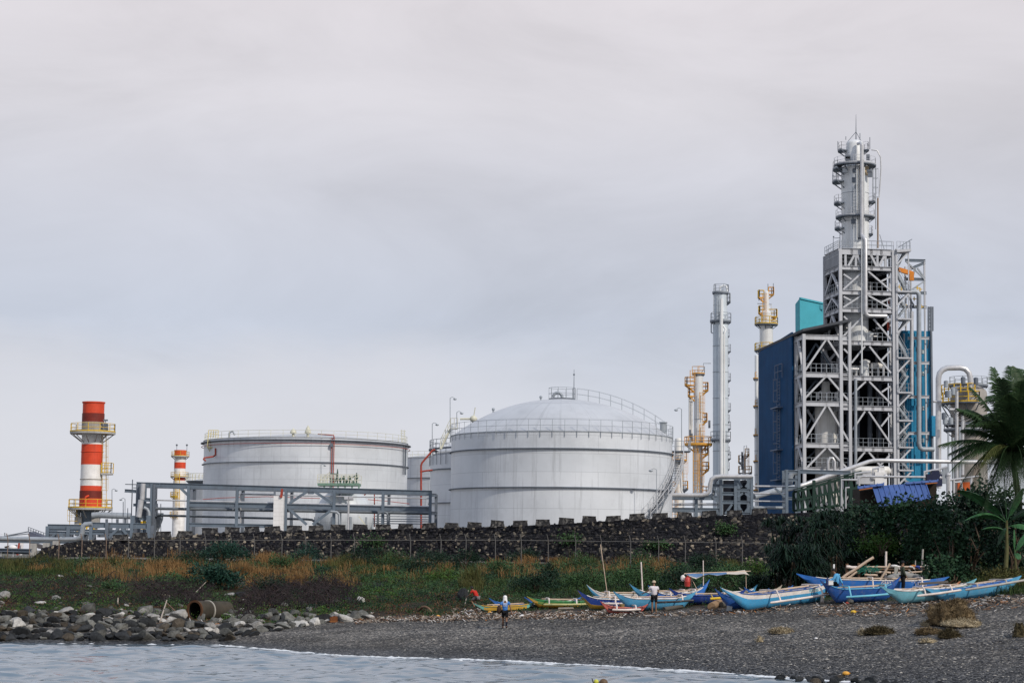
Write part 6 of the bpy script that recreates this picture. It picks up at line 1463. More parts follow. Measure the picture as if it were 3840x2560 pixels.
# dark twig tangles
V = MB()
for px0, px1, k0, k1, n in ((520, 780, 1.35, 1.95, 480), (940, 1330, 1.3, 1.95, 800), (880, 960, 1.0, 1.5, 160), (1000, 1250, 1.7, 2.1, 260), (-100, 520, 1.3, 2.0, 260)):
    for _ in range(n):
        p = ground_at(RN.uniform(px0, px1), RN.uniform(k0, k1)); q = p + Vector((RN.uniform(-.8, .8), RN.uniform(-.4, .4), RN.uniform(.1, .75))); r_ = q + Vector((RN.uniform(-.6, .6), 0, RN.uniform(-.35, .1)))
        V.tube([p, q, r_], [.03, .022, .009], 3, False)
tag(V.build('brushwood', paint('dark_twigs', (.030, .024, .026), .9, 0, (.13, .115, .10), .5, 1.2)), 'tangled dark dead brushwood lying on the bank', 'brushwood', kind='stuff')
# ---- right-hand thicket
GTH = 'plants of the dark thicket behind the boats'
def spiky(label, px, py, wpx, hpx, n):
    b = G(px, py); s = b.y / FPX; root = thing('spiky_plant', label, 'spiky plant', tuple(b), GTH)
    H = hpx * s; Rw = wpx * s / 2; Vs = []; Fs = []; off = 0
    for i in range(n):
        c = np.array([b.x + rng.normal() * Rw * .45, b.y + rng.normal() * Rw * .35 + .4, b.z + H * rng.uniform(.15, .92)])
        k = 26; P = np.repeat(c[None], k, 0); a = rng.uniform(0, 2 * PI, k); L = rng.uniform(.7, 1.25, k)[:, None]; el = rng.uniform(.2, 1.3, k)
        d = np.stack([np.cos(a) * np.cos(el), np.sin(a) * np.cos(el), np.sin(el)], 1); s_ = unit(np.cross(d, np.array([0, 0, 1.]))) * .028
        m_ = P + d * L * .55; t = P + d * L * .95; t[:, 2] -= (L[:, 0] ** 2) * .55
        v = np.stack([P - s_, P + s_, m_ + s_, m_ - s_, t + s_ * .1, t - s_ * .1], 1).reshape(-1, 3)
        q = (np.arange(k) * 6)[:, None]; f = np.concatenate([q + np.array([0, 1, 2, 3]), q + np.array([3, 2, 4, 5])], 1).reshape(-1, 4) + off
        Vs.append(v); Fs.append(f); off += len(v)
    np_obj('foliage', np.concatenate(Vs), np.concatenate(Fs), LD2, root)
    mb = MB()
    for i in range(5): x = b.x + RN.uniform(-.6, .6) * Rw; mb.tube([(x, b.y + .4, b.z - .1), (x + RN.uniform(-.3, .3), b.y + .5, b.z + H * .7)], [.06, .04], 5)
    mb.build('stem', BRK, root)
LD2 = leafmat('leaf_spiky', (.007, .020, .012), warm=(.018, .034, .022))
spiky('spiky dark strap leaved plant at the left end of the thicket, lower one', 2925, 2222, 130, 165, 26)
spiky('spiky dark strap leaved plant topping the left of the thicket', 2985, 2180, 190, 240, 44)
spiky('hanging strap leaved plant behind the far right blue prow', 3010, 2228, 200, 170, 40)
spiky('strap leaved plant right of the spiky top, behind the seated man', 3105, 2200, 160, 290, 44)
def vine(label, px, py, wpx, hpx, n, mat_, size=.26, lift=4., cat='vine thicket'):
    b = G(px, py); s = (b.y + lift) / FPX; rx = wpx * s / 2; rz = hpx * s / 2; root = thing('vine_shrub', label, cat, tuple(b), GTH)
    P, O = clumps((b.x, b.y + lift, b.z + rz), rx, max(1.2, rx * .55), rz, n // 12, 12, size * .8, False)
    V, F = leaves_mesh(P, size, size * .72, O, .45); np_obj('foliage', V, F, mat_, root)
    mb = MB()
    for i in range(6):
        q = Vector((b.x + RN.uniform(-.6, .6) * rx, b.y + lift, b.z + rz * RN.uniform(1., 1.6))); mb.tube([b + Vector((RN.uniform(-.5, .5) * rx, lift * .6, -.1)), b.lerp(q, .5), q], [.07, .05, .02], 5)
    mb.build('stem', BRK, root); return root
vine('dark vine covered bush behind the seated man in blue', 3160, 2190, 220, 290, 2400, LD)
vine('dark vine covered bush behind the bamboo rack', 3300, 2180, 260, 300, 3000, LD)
vine('large leaved vine mound below the blue roof', 3440, 2175, 270, 300, 3400, LV, .30)
vine('large leaved vine mound left of the banana plant', 3570, 2190, 230, 300, 2800, LV, .30)
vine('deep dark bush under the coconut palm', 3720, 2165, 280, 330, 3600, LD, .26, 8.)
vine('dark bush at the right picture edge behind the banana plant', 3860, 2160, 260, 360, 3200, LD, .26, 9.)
vine('low dark bush behind the right end of the bamboo rack', 3575, 2205, 170, 110, 1300, LV, .24, 2.)
vine('leafy bush crest under the spilling banana leaves', 3200, 2010, 180, 110, 1100, LV, .26, 2.)
shrub('leafy_shrub', 'small lively green bush glowing out of the dark thicket', 3305, 2185, 170, 78, 1100, LY, .22, group=GTH, lift=1.2, rise=1.7)
shrub('leafy_shrub', 'low grassy shrub on the right edge above the last boat', 3790, 2195, 190, 60, 900, DRYG, .2, group=GTH)
# ---- coconut palm
PALM_L = leafmat('palm_leaf', (.020, .045, .018), warm=(.05, .075, .03)); PALM_Y = leafmat('palm_leaf_pale', (.07, .085, .028), warm=(.12, .13, .05))
YPm = 113.; hub = W(3800, 1690, YPm); gb = G(3815, 2150)
PM = thing('coconut_palm', 'tall coconut palm with long drooping fronds at the right edge', 'palm tree', (gb.x, gb.y, gb.z))
mb = MB(); tp_ = [gb + (hub - gb) * (i / 10) + Vector((.25 * math.sin(i * .35), 0, 0)) for i in range(11)]; mb.tube(tp_, [.24 - .008 * i for i in range(11)], 12); mb.build('trunk', paint('palm_trunk', (.022, .020, .016), .9, 0, (.012, .011, .01), .6, 3.), PM, True)
vine('dark bush hiding the foot of the coconut palm, right behind the banana leaves', 3835, 2178, 190, 300, 2400, LD, .26, 3.)
def frond(root, base, tip, sag, n=64, ll=.85, mat_=PALM_L, hang=.55, name='frond'):
    base = Vector(base); tip = Vector(tip); L = (tip - base).length
    pts = [base.lerp(tip, t) + Vector((0, 0, sag * L * 4 * t * (1 - t))) for t in [i / 20 for i in range(21)]]
    mb = MB(); mb.tube(pts, [.035 * (1 - .8 * i / 20) for i in range(21)], 5)
    d = (tip - base).normalized(); side = d.cross(Vector((0, 0, 1)))
    if side.length < .2: side = Vector((1, 0, 0))
    side.normalize()
    for i in range(n):
        t = .10 + .90 * i / n; k = min(19, int(t * 20)); f = t * 20 - k; p = pts[k].lerp(pts[k + 1], f); tg = (pts[k + 1] - pts[k]).normalized()
        ln = ll * (math.sin(PI * min(1, .18 + t * .80)) ** .7) * RN.uniform(.85, 1.1) + .1
        for sg in (-1, 1):
            hg = hang * RN.uniform(.7, 1.3); dr = (side * sg * .8 + tg * .75 + Vector((0, 0, -hg * .5))).normalized()
            m_ = p + dr * ln * .5; e = p + dr * ln + Vector((0, 0, -hg * ln * .45)); w_ = tg * .024 + Vector((0, 0, .012))
            mb.add([p - w_, p + w_, m_ + w_, m_ - w_, e], [(0, 1, 2, 3), (3, 2, 4)])
    return mb.build(name, mat_, root)
for tip, Yt, sag, ll, mt_ in (((3522, 1668), 112, .10, .75, PALM_L), ((3590, 1530), 112.5, .10, .8, PALM_L), ((3640, 1452), 113.5, .09, .85, PALM_L), ((3725, 1378), 114, .06, .85, PALM_L), ((3790, 1372), 115, .05, .8, PALM_L), ((3870, 1358), 113, .05, .85, PALM_L), ((3566, 1765), 111.5, .16, .7, PALM_L), ((3672, 1752), 111, .22, .6, PALM_Y), ((3635, 1850), 112, .25, .75, PALM_L), ((3950, 1470), 113, .10, .85, PALM_L), ((4060, 1590), 113, .12, .85, PALM_L), ((4070, 1720), 112, .14, .85, PALM_L), ((3960, 1830), 112, .25, .75, PALM_L), ((3780, 1480), 110, .12, .8, PALM_L), ((3820, 1500), 116.5, .12, .8, PALM_L), ((3720, 1880), 111.5, .3, .75, PALM_L), ((3860, 1890), 111, .28, .7, PALM_L), ((3690, 1560), 116, .14, .8, PALM_L), ((3755, 1420), 112, .07, .8, PALM_L), ((3905, 1400), 114, .07, .8, PALM_L), ((3610, 1610), 114, .12, .8, PALM_L), ((3760, 1860), 112.5, .3, .75, PALM_L), ((3830, 1430), 111, .08, .8, PALM_L), ((3560, 1700), 115, .14, .75, PALM_L)):
    frond(PM, hub, W(tip[0], tip[1], Yt), sag, 52, ll * 1.3, mt_)
for i in range(30):
    a = 2 * PI * i / 15 + RN.uniform(-.15, .15); el = (-.95, -.6, -.35, -.05, .25, .5, .8, 1.05)[(i * 5) % 8] + RN.uniform(-.1, .1); L_ = RN.uniform(3.2, 4.3); frond(PM, hub, hub + Vector((L_ * math.cos(a) * math.cos(el), L_ * math.sin(a) * math.cos(el), L_ * math.sin(el) - (.3 if el < 0 else .6))), RN.uniform(.12, .24), 46, RN.uniform(.85, 1.1), PALM_L)
for tx, ty, Yt in ((3735, 1885, 111.8), (3770, 1905, 112.), (3800, 1900, 111.6), (3835, 1900, 112.), (3870, 1880, 112.), (3700, 1850, 112.), (3785, 1860, 110.8), (3815, 1870, 111.)): frond(PM, hub, W(tx, ty, Yt), .30, 46, .95, PALM_L)
for i in range(5): mb = MB(); q = hub + Vector((.3 * math.cos(i * 1.3), .3 * math.sin(i * 1.3), -.35 - .08 * (i % 2))); mb.sphere(q, .13, 10, 8, (1, 1, 1.2)); mb.build('coconut', paint('coconut_husk', (.12, .09, .03), .6), PM, True)
hub2 = W(3862, 1575, 119.); gb2 = G(3885, 2140)
PM2 = thing('coconut_palm', 'second coconut palm cut by the right picture edge, its crown behind the first', 'palm tree', tuple(gb2))
mb = MB(); mb.tube([gb2 + (hub2 - gb2) * (i / 8) + Vector((.2 * math.sin(i * .4), 0, 0)) for i in range(9)], [.24 - .01 * i for i in range(9)], 12); mb.build('trunk', paint('palm_trunk', (.022, .020, .016)), PM2, True)
for i in range(34):
    a = 2 * PI * i / 17 + RN.uniform(-.15, .15); el = (-1.0, -.6, -.3, 0., .3, .6, .9, 1.15)[(i * 3) % 8]; L_ = RN.uniform(3.0, 4.2); frond(PM2, hub2, hub2 + Vector((L_ * math.cos(a) * math.cos(el), L_ * math.sin(a) * math.cos(el), L_ * math.sin(el) - .5)), RN.uniform(.12, .22), 46, RN.uniform(.9, 1.15), PALM_L)
# ---- banana plants
BAN = leafmat('banana_leaf', (.045, .13, .055), .35, .4, .8, (.05, .11, .04)); BAN_D = leafmat('banana_leaf_dark', (.014, .036, .02), .35, .45, .8, (.03, .06, .03)); BST = paint('banana_stem', (.10, .10, .045), .7, 0, (.06, .04, .02), .5, 3.)
def banana_leaf(root, base, tip, sag, width, mat_, tear=.3, roll=0.):
    base = Vector(base); tip = Vector(tip); L = (tip - base).length; n = 26
    pts = [base.lerp(tip, i / n) + Vector((0, 0, sag * L * 4 * (i / n) * (1 - i / n))) for i in range(n + 1)]
    d = (tip - base).normalized(); side = d.cross(Vector((0, 0, 1)))
    side = Vector((1, 0, 0)) if side.length < .2 else side.normalized(); side = Matrix.Rotation(roll, 3, d) @ side
    mb = MB(); mb.tube(pts, [.03 * (1 - .8 * i / n) for i in range(n + 1)], 5)
    for sg in (-1, 1):
        for i in range(3, n):
            t0, t1 = i / n, (i + 1) / n; w = lambda t: width * max(0., math.sin(PI * min(1, (t - .08) / .93))) ** .55
            dp = Vector((0, 0, -.35)); j = RN.uniform(0, .12) if RN.random() < tear else 0
            a, b = pts[i], pts[i + 1]; w0, w1 = w(t0) * RN.uniform(.93, 1.03), w(t1) * RN.uniform(.93, 1.03)
            e0 = a + (side * sg * .9 + dp).normalized() * w0 + d * .05; e1 = b + (side * sg * .9 + dp * (1 + j * 3)).normalized() * w1 + d * (.05 - j * .4)
            m0 = a + (side * sg + Vector((0, 0, .15))).normalized() * w0 * .5; m1 = b + (side * sg + Vector((0, 0, .15))).normalized() * w1 * .5
            mb.add([a, b, m1, m0, e0, e1], [(0, 1, 2, 3), (3, 2, 5, 4)])
    return mb.build('leaf', mat_, root)
def banana(label, px, py, top, Yo, leaves, stem_r=.14):
    b = G(px, py); root = thing('banana_plant', label, 'banana plant', tuple(b), 'banana plants'); Yb = b.y + Yo
    t = W(top[0], top[1], Yb); mb = MB(); mb.tube([b, b.lerp(t, .5) + Vector((.06, 0, 0)), t], [stem_r, stem_r * .8, stem_r * .45], 10); mb.build('trunk', BST, root, True)
    for bs, tip, dy, sag, w_, m_, rl in leaves: banana_leaf(root, W(bs[0], bs[1], Yb), W(tip[0], tip[1], Yb + dy), sag, w_, m_, .35, rl)
banana('big banana plant with broad arching leaves right of the vine mound', 3768, 2186, (3775, 1950), 0., (
    ((3772, 1950), (3592, 1838), -.6, .10, .40, BAN, .5), ((3775, 1960), (3616, 1952), -.8, .16, .38, BAN, .3), ((3772, 1990), (3680, 1985), -.5, .10, .25, BAN, .3),
    ((3775, 1945), (3765, 1752), .2, .02, .26, BAN, 1.2), ((3778, 1950), (3838, 1830), .3, .06, .3, BAN, .4), ((3780, 1960), (3905, 1905), -.3, .15, .38, BAN_D, .3), ((3780, 1975), (3890, 2000), -.6, .16, .36, BAN, .3), ((3770, 1955), (3728, 1850), .8, .1, .34, BAN_D, .8), ((3775, 1980), (3745, 2040), -.8, .2, .25, BAN_D, .4)))
banana('young banana plant with upright leaf at the right edge, before the big one', 3805, 2192, (3805, 2060), -.5, (
    ((3805, 2070), (3803, 1985), -.2, .02, .20, BAN, 1.), ((3805, 2075), (3860, 1990), .2, .08, .25, BAN, .4), ((3803, 2080), (3822, 2095), -.5, .3, .2, BAN, .3)), .09)
banana('small banana plant with two spread leaves left of the blue roof', 3282, 2000, (3285, 1920), 0., (
    ((3285, 1915), (3206, 1845), -.4, .06, .34, BAN, .5), ((3283, 1918), (3203, 1876), -.8, .10, .26, BAN, .4)), .1)
banana('small banana plant with dark upright leaves in front of the blue roof', 3355, 1990, (3357, 1892), -.5, (
    ((3352, 1895), (3330, 1822), .1, .02, .22, BAN_D, 1.1), ((3360, 1895), (3408, 1822), -.1, .06, .24, BAN_D, .9), ((3358, 1895), (3380, 1865), -.5, .15, .2, BAN_D, .3)), .1)
banana('lone low banana shoot with one big leaf near the palm foot', 3745, 2160, (3745, 2150), -.3, (((3745, 2150), (3678, 2110), -.5, .05, .28, BAN, .6), ((3745, 2150), (3790, 2120), .3, .1, .2, BAN_D, .6)), .08)
# ================================================================== shore: boulders, culvert, debris
def rockmat(name, col, wetz=None):
    m, nt, b = new_mat(name)
    f = noise_fac(nt, coords(nt, (2.2, 2.2, 2.2)), 1., 7., .65)
    c = ramp(nt, f, [(.28, tuple(x * .5 for x in col)), (.5, col), (.72, tuple(min(1, x * 1.5) for x in col))]).outputs[0]
    oi = N(nt, 'ShaderNodeObjectInfo'); c = mixc(nt, 1., c, ramp(nt, oi.outputs['Random'], [(0., .6), (1., 1.3)]).outputs[0], 'MULTIPLY')
    nt.links.new(c, b.inputs['Base Color']); b.inputs['Roughness'].default_value = .85; b.inputs['Specular IOR Level'].default_value = .15
    bp = N(nt, 'ShaderNodeBump', i_Strength=.7, i_Distance=.08); nt.links.new(noise_fac(nt, coords(nt, (5, 5, 5)), 1., 6., .7), bp.inputs['Height']); nt.links.new(bp.outputs[0], b.inputs['Normal'])
    return m
RK_D = rockmat('boulder_dark', (.028, .030, .032)); RK_M = rockmat('boulder_grey', (.12, .12, .11)); RK_P = rockmat('boulder_pale', (.34, .33, .31)); RK_B = rockmat('boulder_brown', (.06, .05, .038))
def rock_mesh(seed, mat_, flat=.62):
    import bmesh
    bm = bmesh.new(); bmesh.ops.create_icosphere(bm, subdivisions=3, radius=1.)
    o = Vector((seed * 7.3, seed * 3.1, seed))
    r_ = random.Random(seed); cuts = [(Vector((r_.gauss(0, 1), r_.gauss(0, 1), r_.gauss(0, 1))).normalized(), r_.uniform(.42, .74)) for _ in range(11)]
    for v in bm.verts:
        p = v.co.copy()
        for n_, d_ in cuts:
            e = p.dot(n_) - d_
            if e > 0: p -= n_ * e * .95
        k = 1.26 + .14 * noise.noise(p * 1.5 + o) + .07 * noise.noise(p * 4 + o) + .03 * noise.noise(p * 9 + o)
        v.co = Vector((p.x * k, p.y * k * .85, p.z * k * flat))
    me = bpy.data.meshes.new('boulder'); bm.to_mesh(me); bm.free(); me.materials.append(mat_)
    me.polygons.foreach_set('use_smooth', [True] * len(me.polygons)); me.set_sharp_from_angle(angle=rad(24)); return me
RM = {k: [rock_mesh(10 * i + j, m_) for j in range(6)] for i, (k, m_) in enumerate((('d', RK_D), ('m', RK_M), ('p', RK_P), ('b', RK_B)))}
RLAB = {'d': 'dark wet looking boulder packed in the shore rubble left of the beach', 'm': 'mid grey boulder packed in the shore rubble left of the beach', 'p': 'pale grey boulder among the darker shore rubble', 'b': 'brownish boulder packed in the shore rubble'}
rr = random.Random(21)
def boulder(px, py, wpx, hpx, kind, label=None, group='boulders of the shore rubble', rz=None, tilt=.5, zoff=-.12):
    p = G(px, py); s = p.y / FPX; me = rr.choice(RM[kind]); o = bpy.data.objects.new('boulder', me); COL.objects.link(o)
    a = wpx * s / 2; h = hpx * s / 2
    o.scale = (a, a * rr.uniform(.8, 1.1), h / .62); o.rotation_euler = (rr.uniform(-tilt, tilt), rr.uniform(-tilt, tilt), rr.uniform(-.5, .5) if rz is None else rz)
    o.location = (p.x, p.y, p.z + h * (.55 + zoff)); tag(o, label or RLAB[kind], 'boulder', group); return o
for row, y in enumerate((2396, 2384, 2368, 2350, 2332, 2314, 2300)):
    px = -30. + 14 * (row % 2)
    while px < 1400:
        w_ = rr.choice((rr.uniform(28, 46), rr.uniform(34, 66))); low = 2406 if px < 800 else 2406 - (px - 800) * .13
        yy = y + rr.uniform(-5, 5); lim_hi = 2294 + max(0, px - 500) * .026
        if yy < low and yy > lim_hi and not (px > 900 and yy > 2406 - (px - 800) * .16 + 2):
            wetk = (yy > 2376)
            if wetk: kd = 'd' if rr.random() < .62 else 'b' if rr.random() < .5 else 'm'
            else:
                pp = .13 if px < 560 else .32; u_ = rr.random(); kd = 'p' if u_ < pp else 'm' if u_ < pp + .42 else 'b' if u_ < pp + .5 else 'd'
            if not (700 < px < 790 and yy < 2335): boulder(px, yy, w_, w_ * rr.uniform(.42, .72), kd)
        px += w_ * rr.uniform(.58, .84)
for i in range(34):
    px = 860 + 540 * (i + rr.random()) / 34; lo_ = 2404 - (px - 800) * .14; hi_ = 2306 + (px - 860) * .012; w_ = rr.uniform(34, 66); boulder(px, rr.uniform(hi_, max(hi_ + 6, lo_ - 8)), w_, w_ * rr.uniform(.45, .7), rr.choice('ppmmd'))
for _ in range(95):
    px = rr.uniform(-20, 1350); yy = rr.triangular(2225, 2310, 2300); w_ = rr.uniform(12, 34); boulder(px, yy, w_, w_ * rr.uniform(.4, .6), rr.choice('mmdpb'), 'small stone scattered on the bank above the shore rubble', 'stones scattered on the bank')
for px, py, w_, h_, k, lab in ((1248, 2318, 56, 40, 'p', 'pale boulder beside the rusty block at the right end of the rubble'), (1357, 2258, 30, 38, 'p', 'upright pale stone alone on the mid bank'), (1736, 2252, 46, 54, 'd', 'dark pointed upright stone beside the man in red'), (905, 2204, 46, 40, 'm', 'grey pointed stone above the culvert pipe'), (862, 2238, 48, 28, 'p', 'white topped stone right above the culvert pipe'), (905, 2238, 60, 36, 'd', 'black stone just right of the white topped stone above the culvert'), (226, 2162, 26, 16, 'p', 'small pale stone alone high on the left bank'), (335, 2200, 24, 12, 'm', 'flat grey stone on the left bank'), (208, 2248, 44, 20, 'p', 'flat light stone on the left bank above the rubble'), (150, 2262, 40, 18, 'p', 'flat pale stone left of the light flat stone on the left bank'), (670, 2318, 64, 54, 'p', 'large whitish boulder left of the culvert mouth'), (755, 2325, 36, 36, 'm', 'grey boulder under the culvert mouth'), (1268, 2262, 28, 24, 'm', 'dull stone at the end of the driftwood on the mid bank'), (535, 2300, 52, 34, 'p', 'tall pale boulder in the upper row of the rubble'), (15, 2240, 50, 30, 'p', 'rough pale stone heap at the left picture edge'), (1425, 2200, 46, 20, 'd', 'dark sunken stone on the mid bank'), (1305, 2250, 50, 18, 'd', 'long dark stone left of the upright pale stone'),
    (2070, 2332, 20, 12, 'm', 'small pale stone on the beach below the green and yellow boat'), (3698, 2250, 26, 24, 'm', 'rounded grey stone beside the last blue boat'), (3186, 2262, 36, 24, 'm', 'angular stone under the dark blue boat')):
    boulder(px, py, w_, h_, k, lab, None, tilt=.12)
# stones in the shallows at the lower right
for i in range(70):
    px = rr.triangular(2850, 3800, 3150); pyy = min(2575, zpx(px, 0, column(px)[0][0]) + rr.uniform(-14, 20)); Y = 5 * FPX / (pyy - hor(px)); w_ = rr.uniform(.08, .34)
    me = rr.choice(RM['d'] if rr.random() < .85 else RM['b']); o = bpy.data.objects.new('shallow_stone', me); COL.objects.link(o); o.scale = (w_, w_, w_ * .9); o.location = ((px - 1920) / FPX * Y, Y, rr.uniform(.0, .08)); o.rotation_euler = (0, 0, rr.uniform(0, 6))
    tag(o, 'dark wet stone in the shallows at the lower right', 'stone', 'wet stones in the shallows')
# loose beach pebbles (uncountable)
V = []; Fq = []; MI = []
def pebble_field(n, fx, fk, smin, smax):
    for _ in range(n):
        px = fx(); k = fk(px); p = ground_at(px, k); a = rr.uniform(smin, smax) * (1.5 if rr.random() < .06 else 1); n0 = len(V); b_ = a * rr.uniform(.5, .9); th = rr.uniform(0, PI); c_, s_ = math.cos(th), math.sin(th); h = a * rr.uniform(.35, .6)
        for dx, dy in ((a, 0), (0, b_), (-a, 0), (0, -b_)): V.append((p.x + dx * c_ - dy * s_, p.y + dx * s_ + dy * c_, p.z + h * .25))
        V.append((p.x, p.y, p.z + h)); 
        for q in range(4): Fq.append((n0 + q, n0 + (q + 1) % 4, n0 + 4))
pebble_field(16000, lambda: rr.uniform(950, 3950), lambda px: rr.uniform(.02, .98), .02, .055)
pebble_field(6000, lambda: rr.uniform(1500, 3950), lambda px: rr.uniform(.05, .95), .045, .09)
pebble_field(9000, lambda: 2200 + 1800 * rr.random() ** .8, lambda px: rr.uniform(.0, .5), .03, .085)
m, nt, b = new_mat('beach_pebble'); gi = N(nt, 'ShaderNodeNewGeometry'); r_ = ramp(nt, gi.outputs['Random Per Island'], [(0., (.02, .021, .024)), (.5, (.05, .051, .055)), (.8, (.11, .11, .11)), (.95, (.22, .21, .19)), (1., (.45, .42, .37))]); nt.links.new(r_.outputs[0], b.inputs['Base Color']); b.inputs['Roughness'].default_value = .75
tag(np_obj('pebbles', V, Fq, m), 'loose grey pebbles of the shingle beach', 'pebbles', kind='stuff')
# culvert pipe
cm = G(735, 2322); a_ = Vector((cm.x - .1, cm.y, cm.z + .62)); bdir = Vector((.52, .85, -.03)).normalized()
CU_ = thing('culvert_pipe', 'big rusty round drain pipe poking out of the rubble with a black mouth', 'drain pipe', (a_.x, a_.y, a_.z - .6))
mb = MB(); a_.z -= .10; e = a_ + bdir * 2.9
def pipe_shell(mb, P0, P1, ro, ri, n=40, cap=False):
    d = (P1 - P0).normalized(); u = d.cross(Vector((0, 0, 1))).normalized(); w = u.cross(d); vs = []
    for P_, r in ((P1, ro), (P0, ro), (P0 , ri), (P1, ri)):
        for j in range(n): t = 2 * PI * j / n; vs.append(P_ + u * r * math.cos(t) + w * r * math.sin(t))
    fs = [(i * n + j, i * n + (j + 1) % n, (i + 1) * n + (j + 1) % n, (i + 1) * n + j) for i in range(3) for j in range(n)]; fs += [tuple(range(3 * n, 4 * n))] if cap else []; mb.add(vs, fs)
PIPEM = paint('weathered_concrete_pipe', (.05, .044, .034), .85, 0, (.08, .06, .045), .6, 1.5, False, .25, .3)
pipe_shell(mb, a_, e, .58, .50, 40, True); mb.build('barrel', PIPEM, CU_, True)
mb = MB(); pipe_shell(mb, a_ + bdir * .12, e - bdir * .3, .498, .47, 40, True); mb.build('shade_lining', paint('bore_shade_black', (.006, .006, .006), .95), CU_, True)  # near-black lining put in for the shade inside the pipe
mb = MB(); pipe_shell(mb, a_ - bdir * .03, a_ + bdir * .06, .605, .49); mb.build('rusty_rim', paint('rust_rim', (.09, .045, .025), .9, 0, (.08, .04, .02), .6, 4.), CU_, True)
mb = MB(); pipe_shell(mb, a_ + bdir * 1.1, a_ + bdir * 1.2, .62, .57); mb.build('joint_collar', paint('pale_collar', (.34, .32, .28), .85), CU_, True)
rb_ = MB(); q = G(1250, 2332); rb_.box((q.x, q.y, q.z + .14), (.42, .3, .3), .3); rb_.box((q.x + .05, q.y, q.z + .31), (.3, .22, .06), .3); tag(rb_.build('rusty_block', paint('rust_block', (.16, .06, .025), .9, 0, (.06, .03, .015), .7, 6., False, .3, .6)), 'small rusty brown block at the end of the rubble', 'block')
# drift debris: chips and sticks
WOOD = [paint('driftwood_pale', (.34, .29, .24), .85, 0, (.2, .14, .1), .4, 3.), paint('driftwood_brown', (.16, .10, .065), .85), paint('litter_white', (.6, .58, .56), .7), paint('litter_dark', (.035, .03, .028), .9), paint('litter_orange', (.42, .17, .05), .8)]
mb = MB()
def debris(n, px0, px1, k0, k1, big=1.):
    for _ in range(n):
        px = rr.uniform(px0, px1); p = ground_at(px, rr.triangular(k0, k1, (k0 + k1) / 2)); l = abs(rr.gauss(.05, .085)) * big + .03; a = rr.uniform(0, PI); e = Vector((math.cos(a) * l, math.sin(a) * l * .6, rr.uniform(-.1, .5) * l)); mb.m = rr.choices(range(5), (3.2, 4, 1.4, 5, .25))[0]
        w_ = rr.uniform(.012, .045); c = p + Vector((0, 0, .03 + rr.random() * .05)); mb.bar(c - e, c + e, w_, w_ * rr.uniform(.4, 1))
debris(900, 1330, 1750, .86, 1.06); debris(1900, 1600, 2330, .80, 1.04); debris(500, 2300, 3000, .82, 1.02); debris(1500, 3050, 3950, .72, 1.04); debris(260, 850, 1400, .95, 1.2); debris(160, 200, 900, .8, 1.3, 1.6); debris(240, 1700, 1840, .95, 1.2, 2.2)
tag(mb.build('beach_debris', WOOD), 'strip of driftwood chips and litter washed up along the beach top', 'debris', kind='stuff')
def log(label, a, b, r, name='driftwood_log', mat_=None, za=.1, zb=.1, bend=0.):
    A = G(*a) + Vector((0, 0, za)); B = G(*b) + Vector((0, 0, zb)); mb = MB(); m_ = A.lerp(B, .5) + Vector((0, 0, bend)); mb.tube([A, A.lerp(m_, .5) + Vector((0, 0, bend * .3)), m_, m_.lerp(B, .5) + Vector((0, 0, bend * .25)), B], [r, r * .95, r * .9, r * .8, r * .65], 9)
    return tag(mb.build(name, mat_ or WOOD[0], None, True), label, 'log')
log('bare pale branch leaning up from the culvert pipe', (705, 2255), (772, 2215), .035, 'branch', None, .1, .6)
log('pale driftwood stick lying on the left bank above the rubble', (590, 2232), (650, 2238), .035)
log('short pale post standing upright in the left bank', (441, 2265), (442, 2262), .05, 'short_post', None, -.1, .35)
log('pale sticks piled left of the culvert, longest', (600, 2335), (625, 2280), .05, 'branch', None, .1, .5)
log('reddish stick crossing the pile left of the culvert', (660, 2300), (618, 2278), .05, 'branch', WOOD[1], .1, .4)
log('thin pale stick on the far left rubble', (305, 2264), (338, 2278), .035, 'branch')
log('curved brown driftwood branch on the strip left of the walking person', (1570, 2292), (1620, 2298), .08, 'driftwood_log', WOOD[1], .08, .08, .25)
log('pinkish pale log lying below the green and yellow boat', (2095, 2288), (2150, 2286), .07)
log('brown log lying on the strip below the green and yellow boat', (2080, 2309), (2122, 2308), .05, 'driftwood_log', WOOD[1])
log('pale log under the red prow', (2262, 2298), (2310, 2285), .12, 'driftwood_log', None, .08, .14)
log('short thick log standing out under the navy boats', (2668, 2288), (2700, 2268), .22, 'driftwood_log', paint('cut_log', (.26, .17, .10), .85, 0, (.12, .07, .04), .5, 4.), .2, .2)
log('mossy grey log under the light blue boat behind the man in white', (2490, 2290), (2560, 2280), .13, 'driftwood_log', paint('grey_log', (.09, .085, .075), .9), .1, .12)
log('grey log beside the cut log', (2705, 2276), (2745, 2270), .16, 'driftwood_log', paint('grey_log', (.09, .085, .075), .9), .14, .14)
log('dark long stick in front of the long light blue boat', (2795, 2298), (2880, 2282), .05, 'driftwood_log', WOOD[3])
log('brown timber propping the stern of the long light blue boat', (2990, 2262), (3080, 2250), .08, 'prop_timber', WOOD[1], .35, .5)
log('wooden prop block under the stern of the long light blue boat', (3083, 2262), (3084, 2252), .11, 'prop_block', WOOD[0], .0, .45)
log('bare driftwood branch beside the man in red', (1744, 2262), (1756, 2230), .03, 'branch', None, 0, .3)
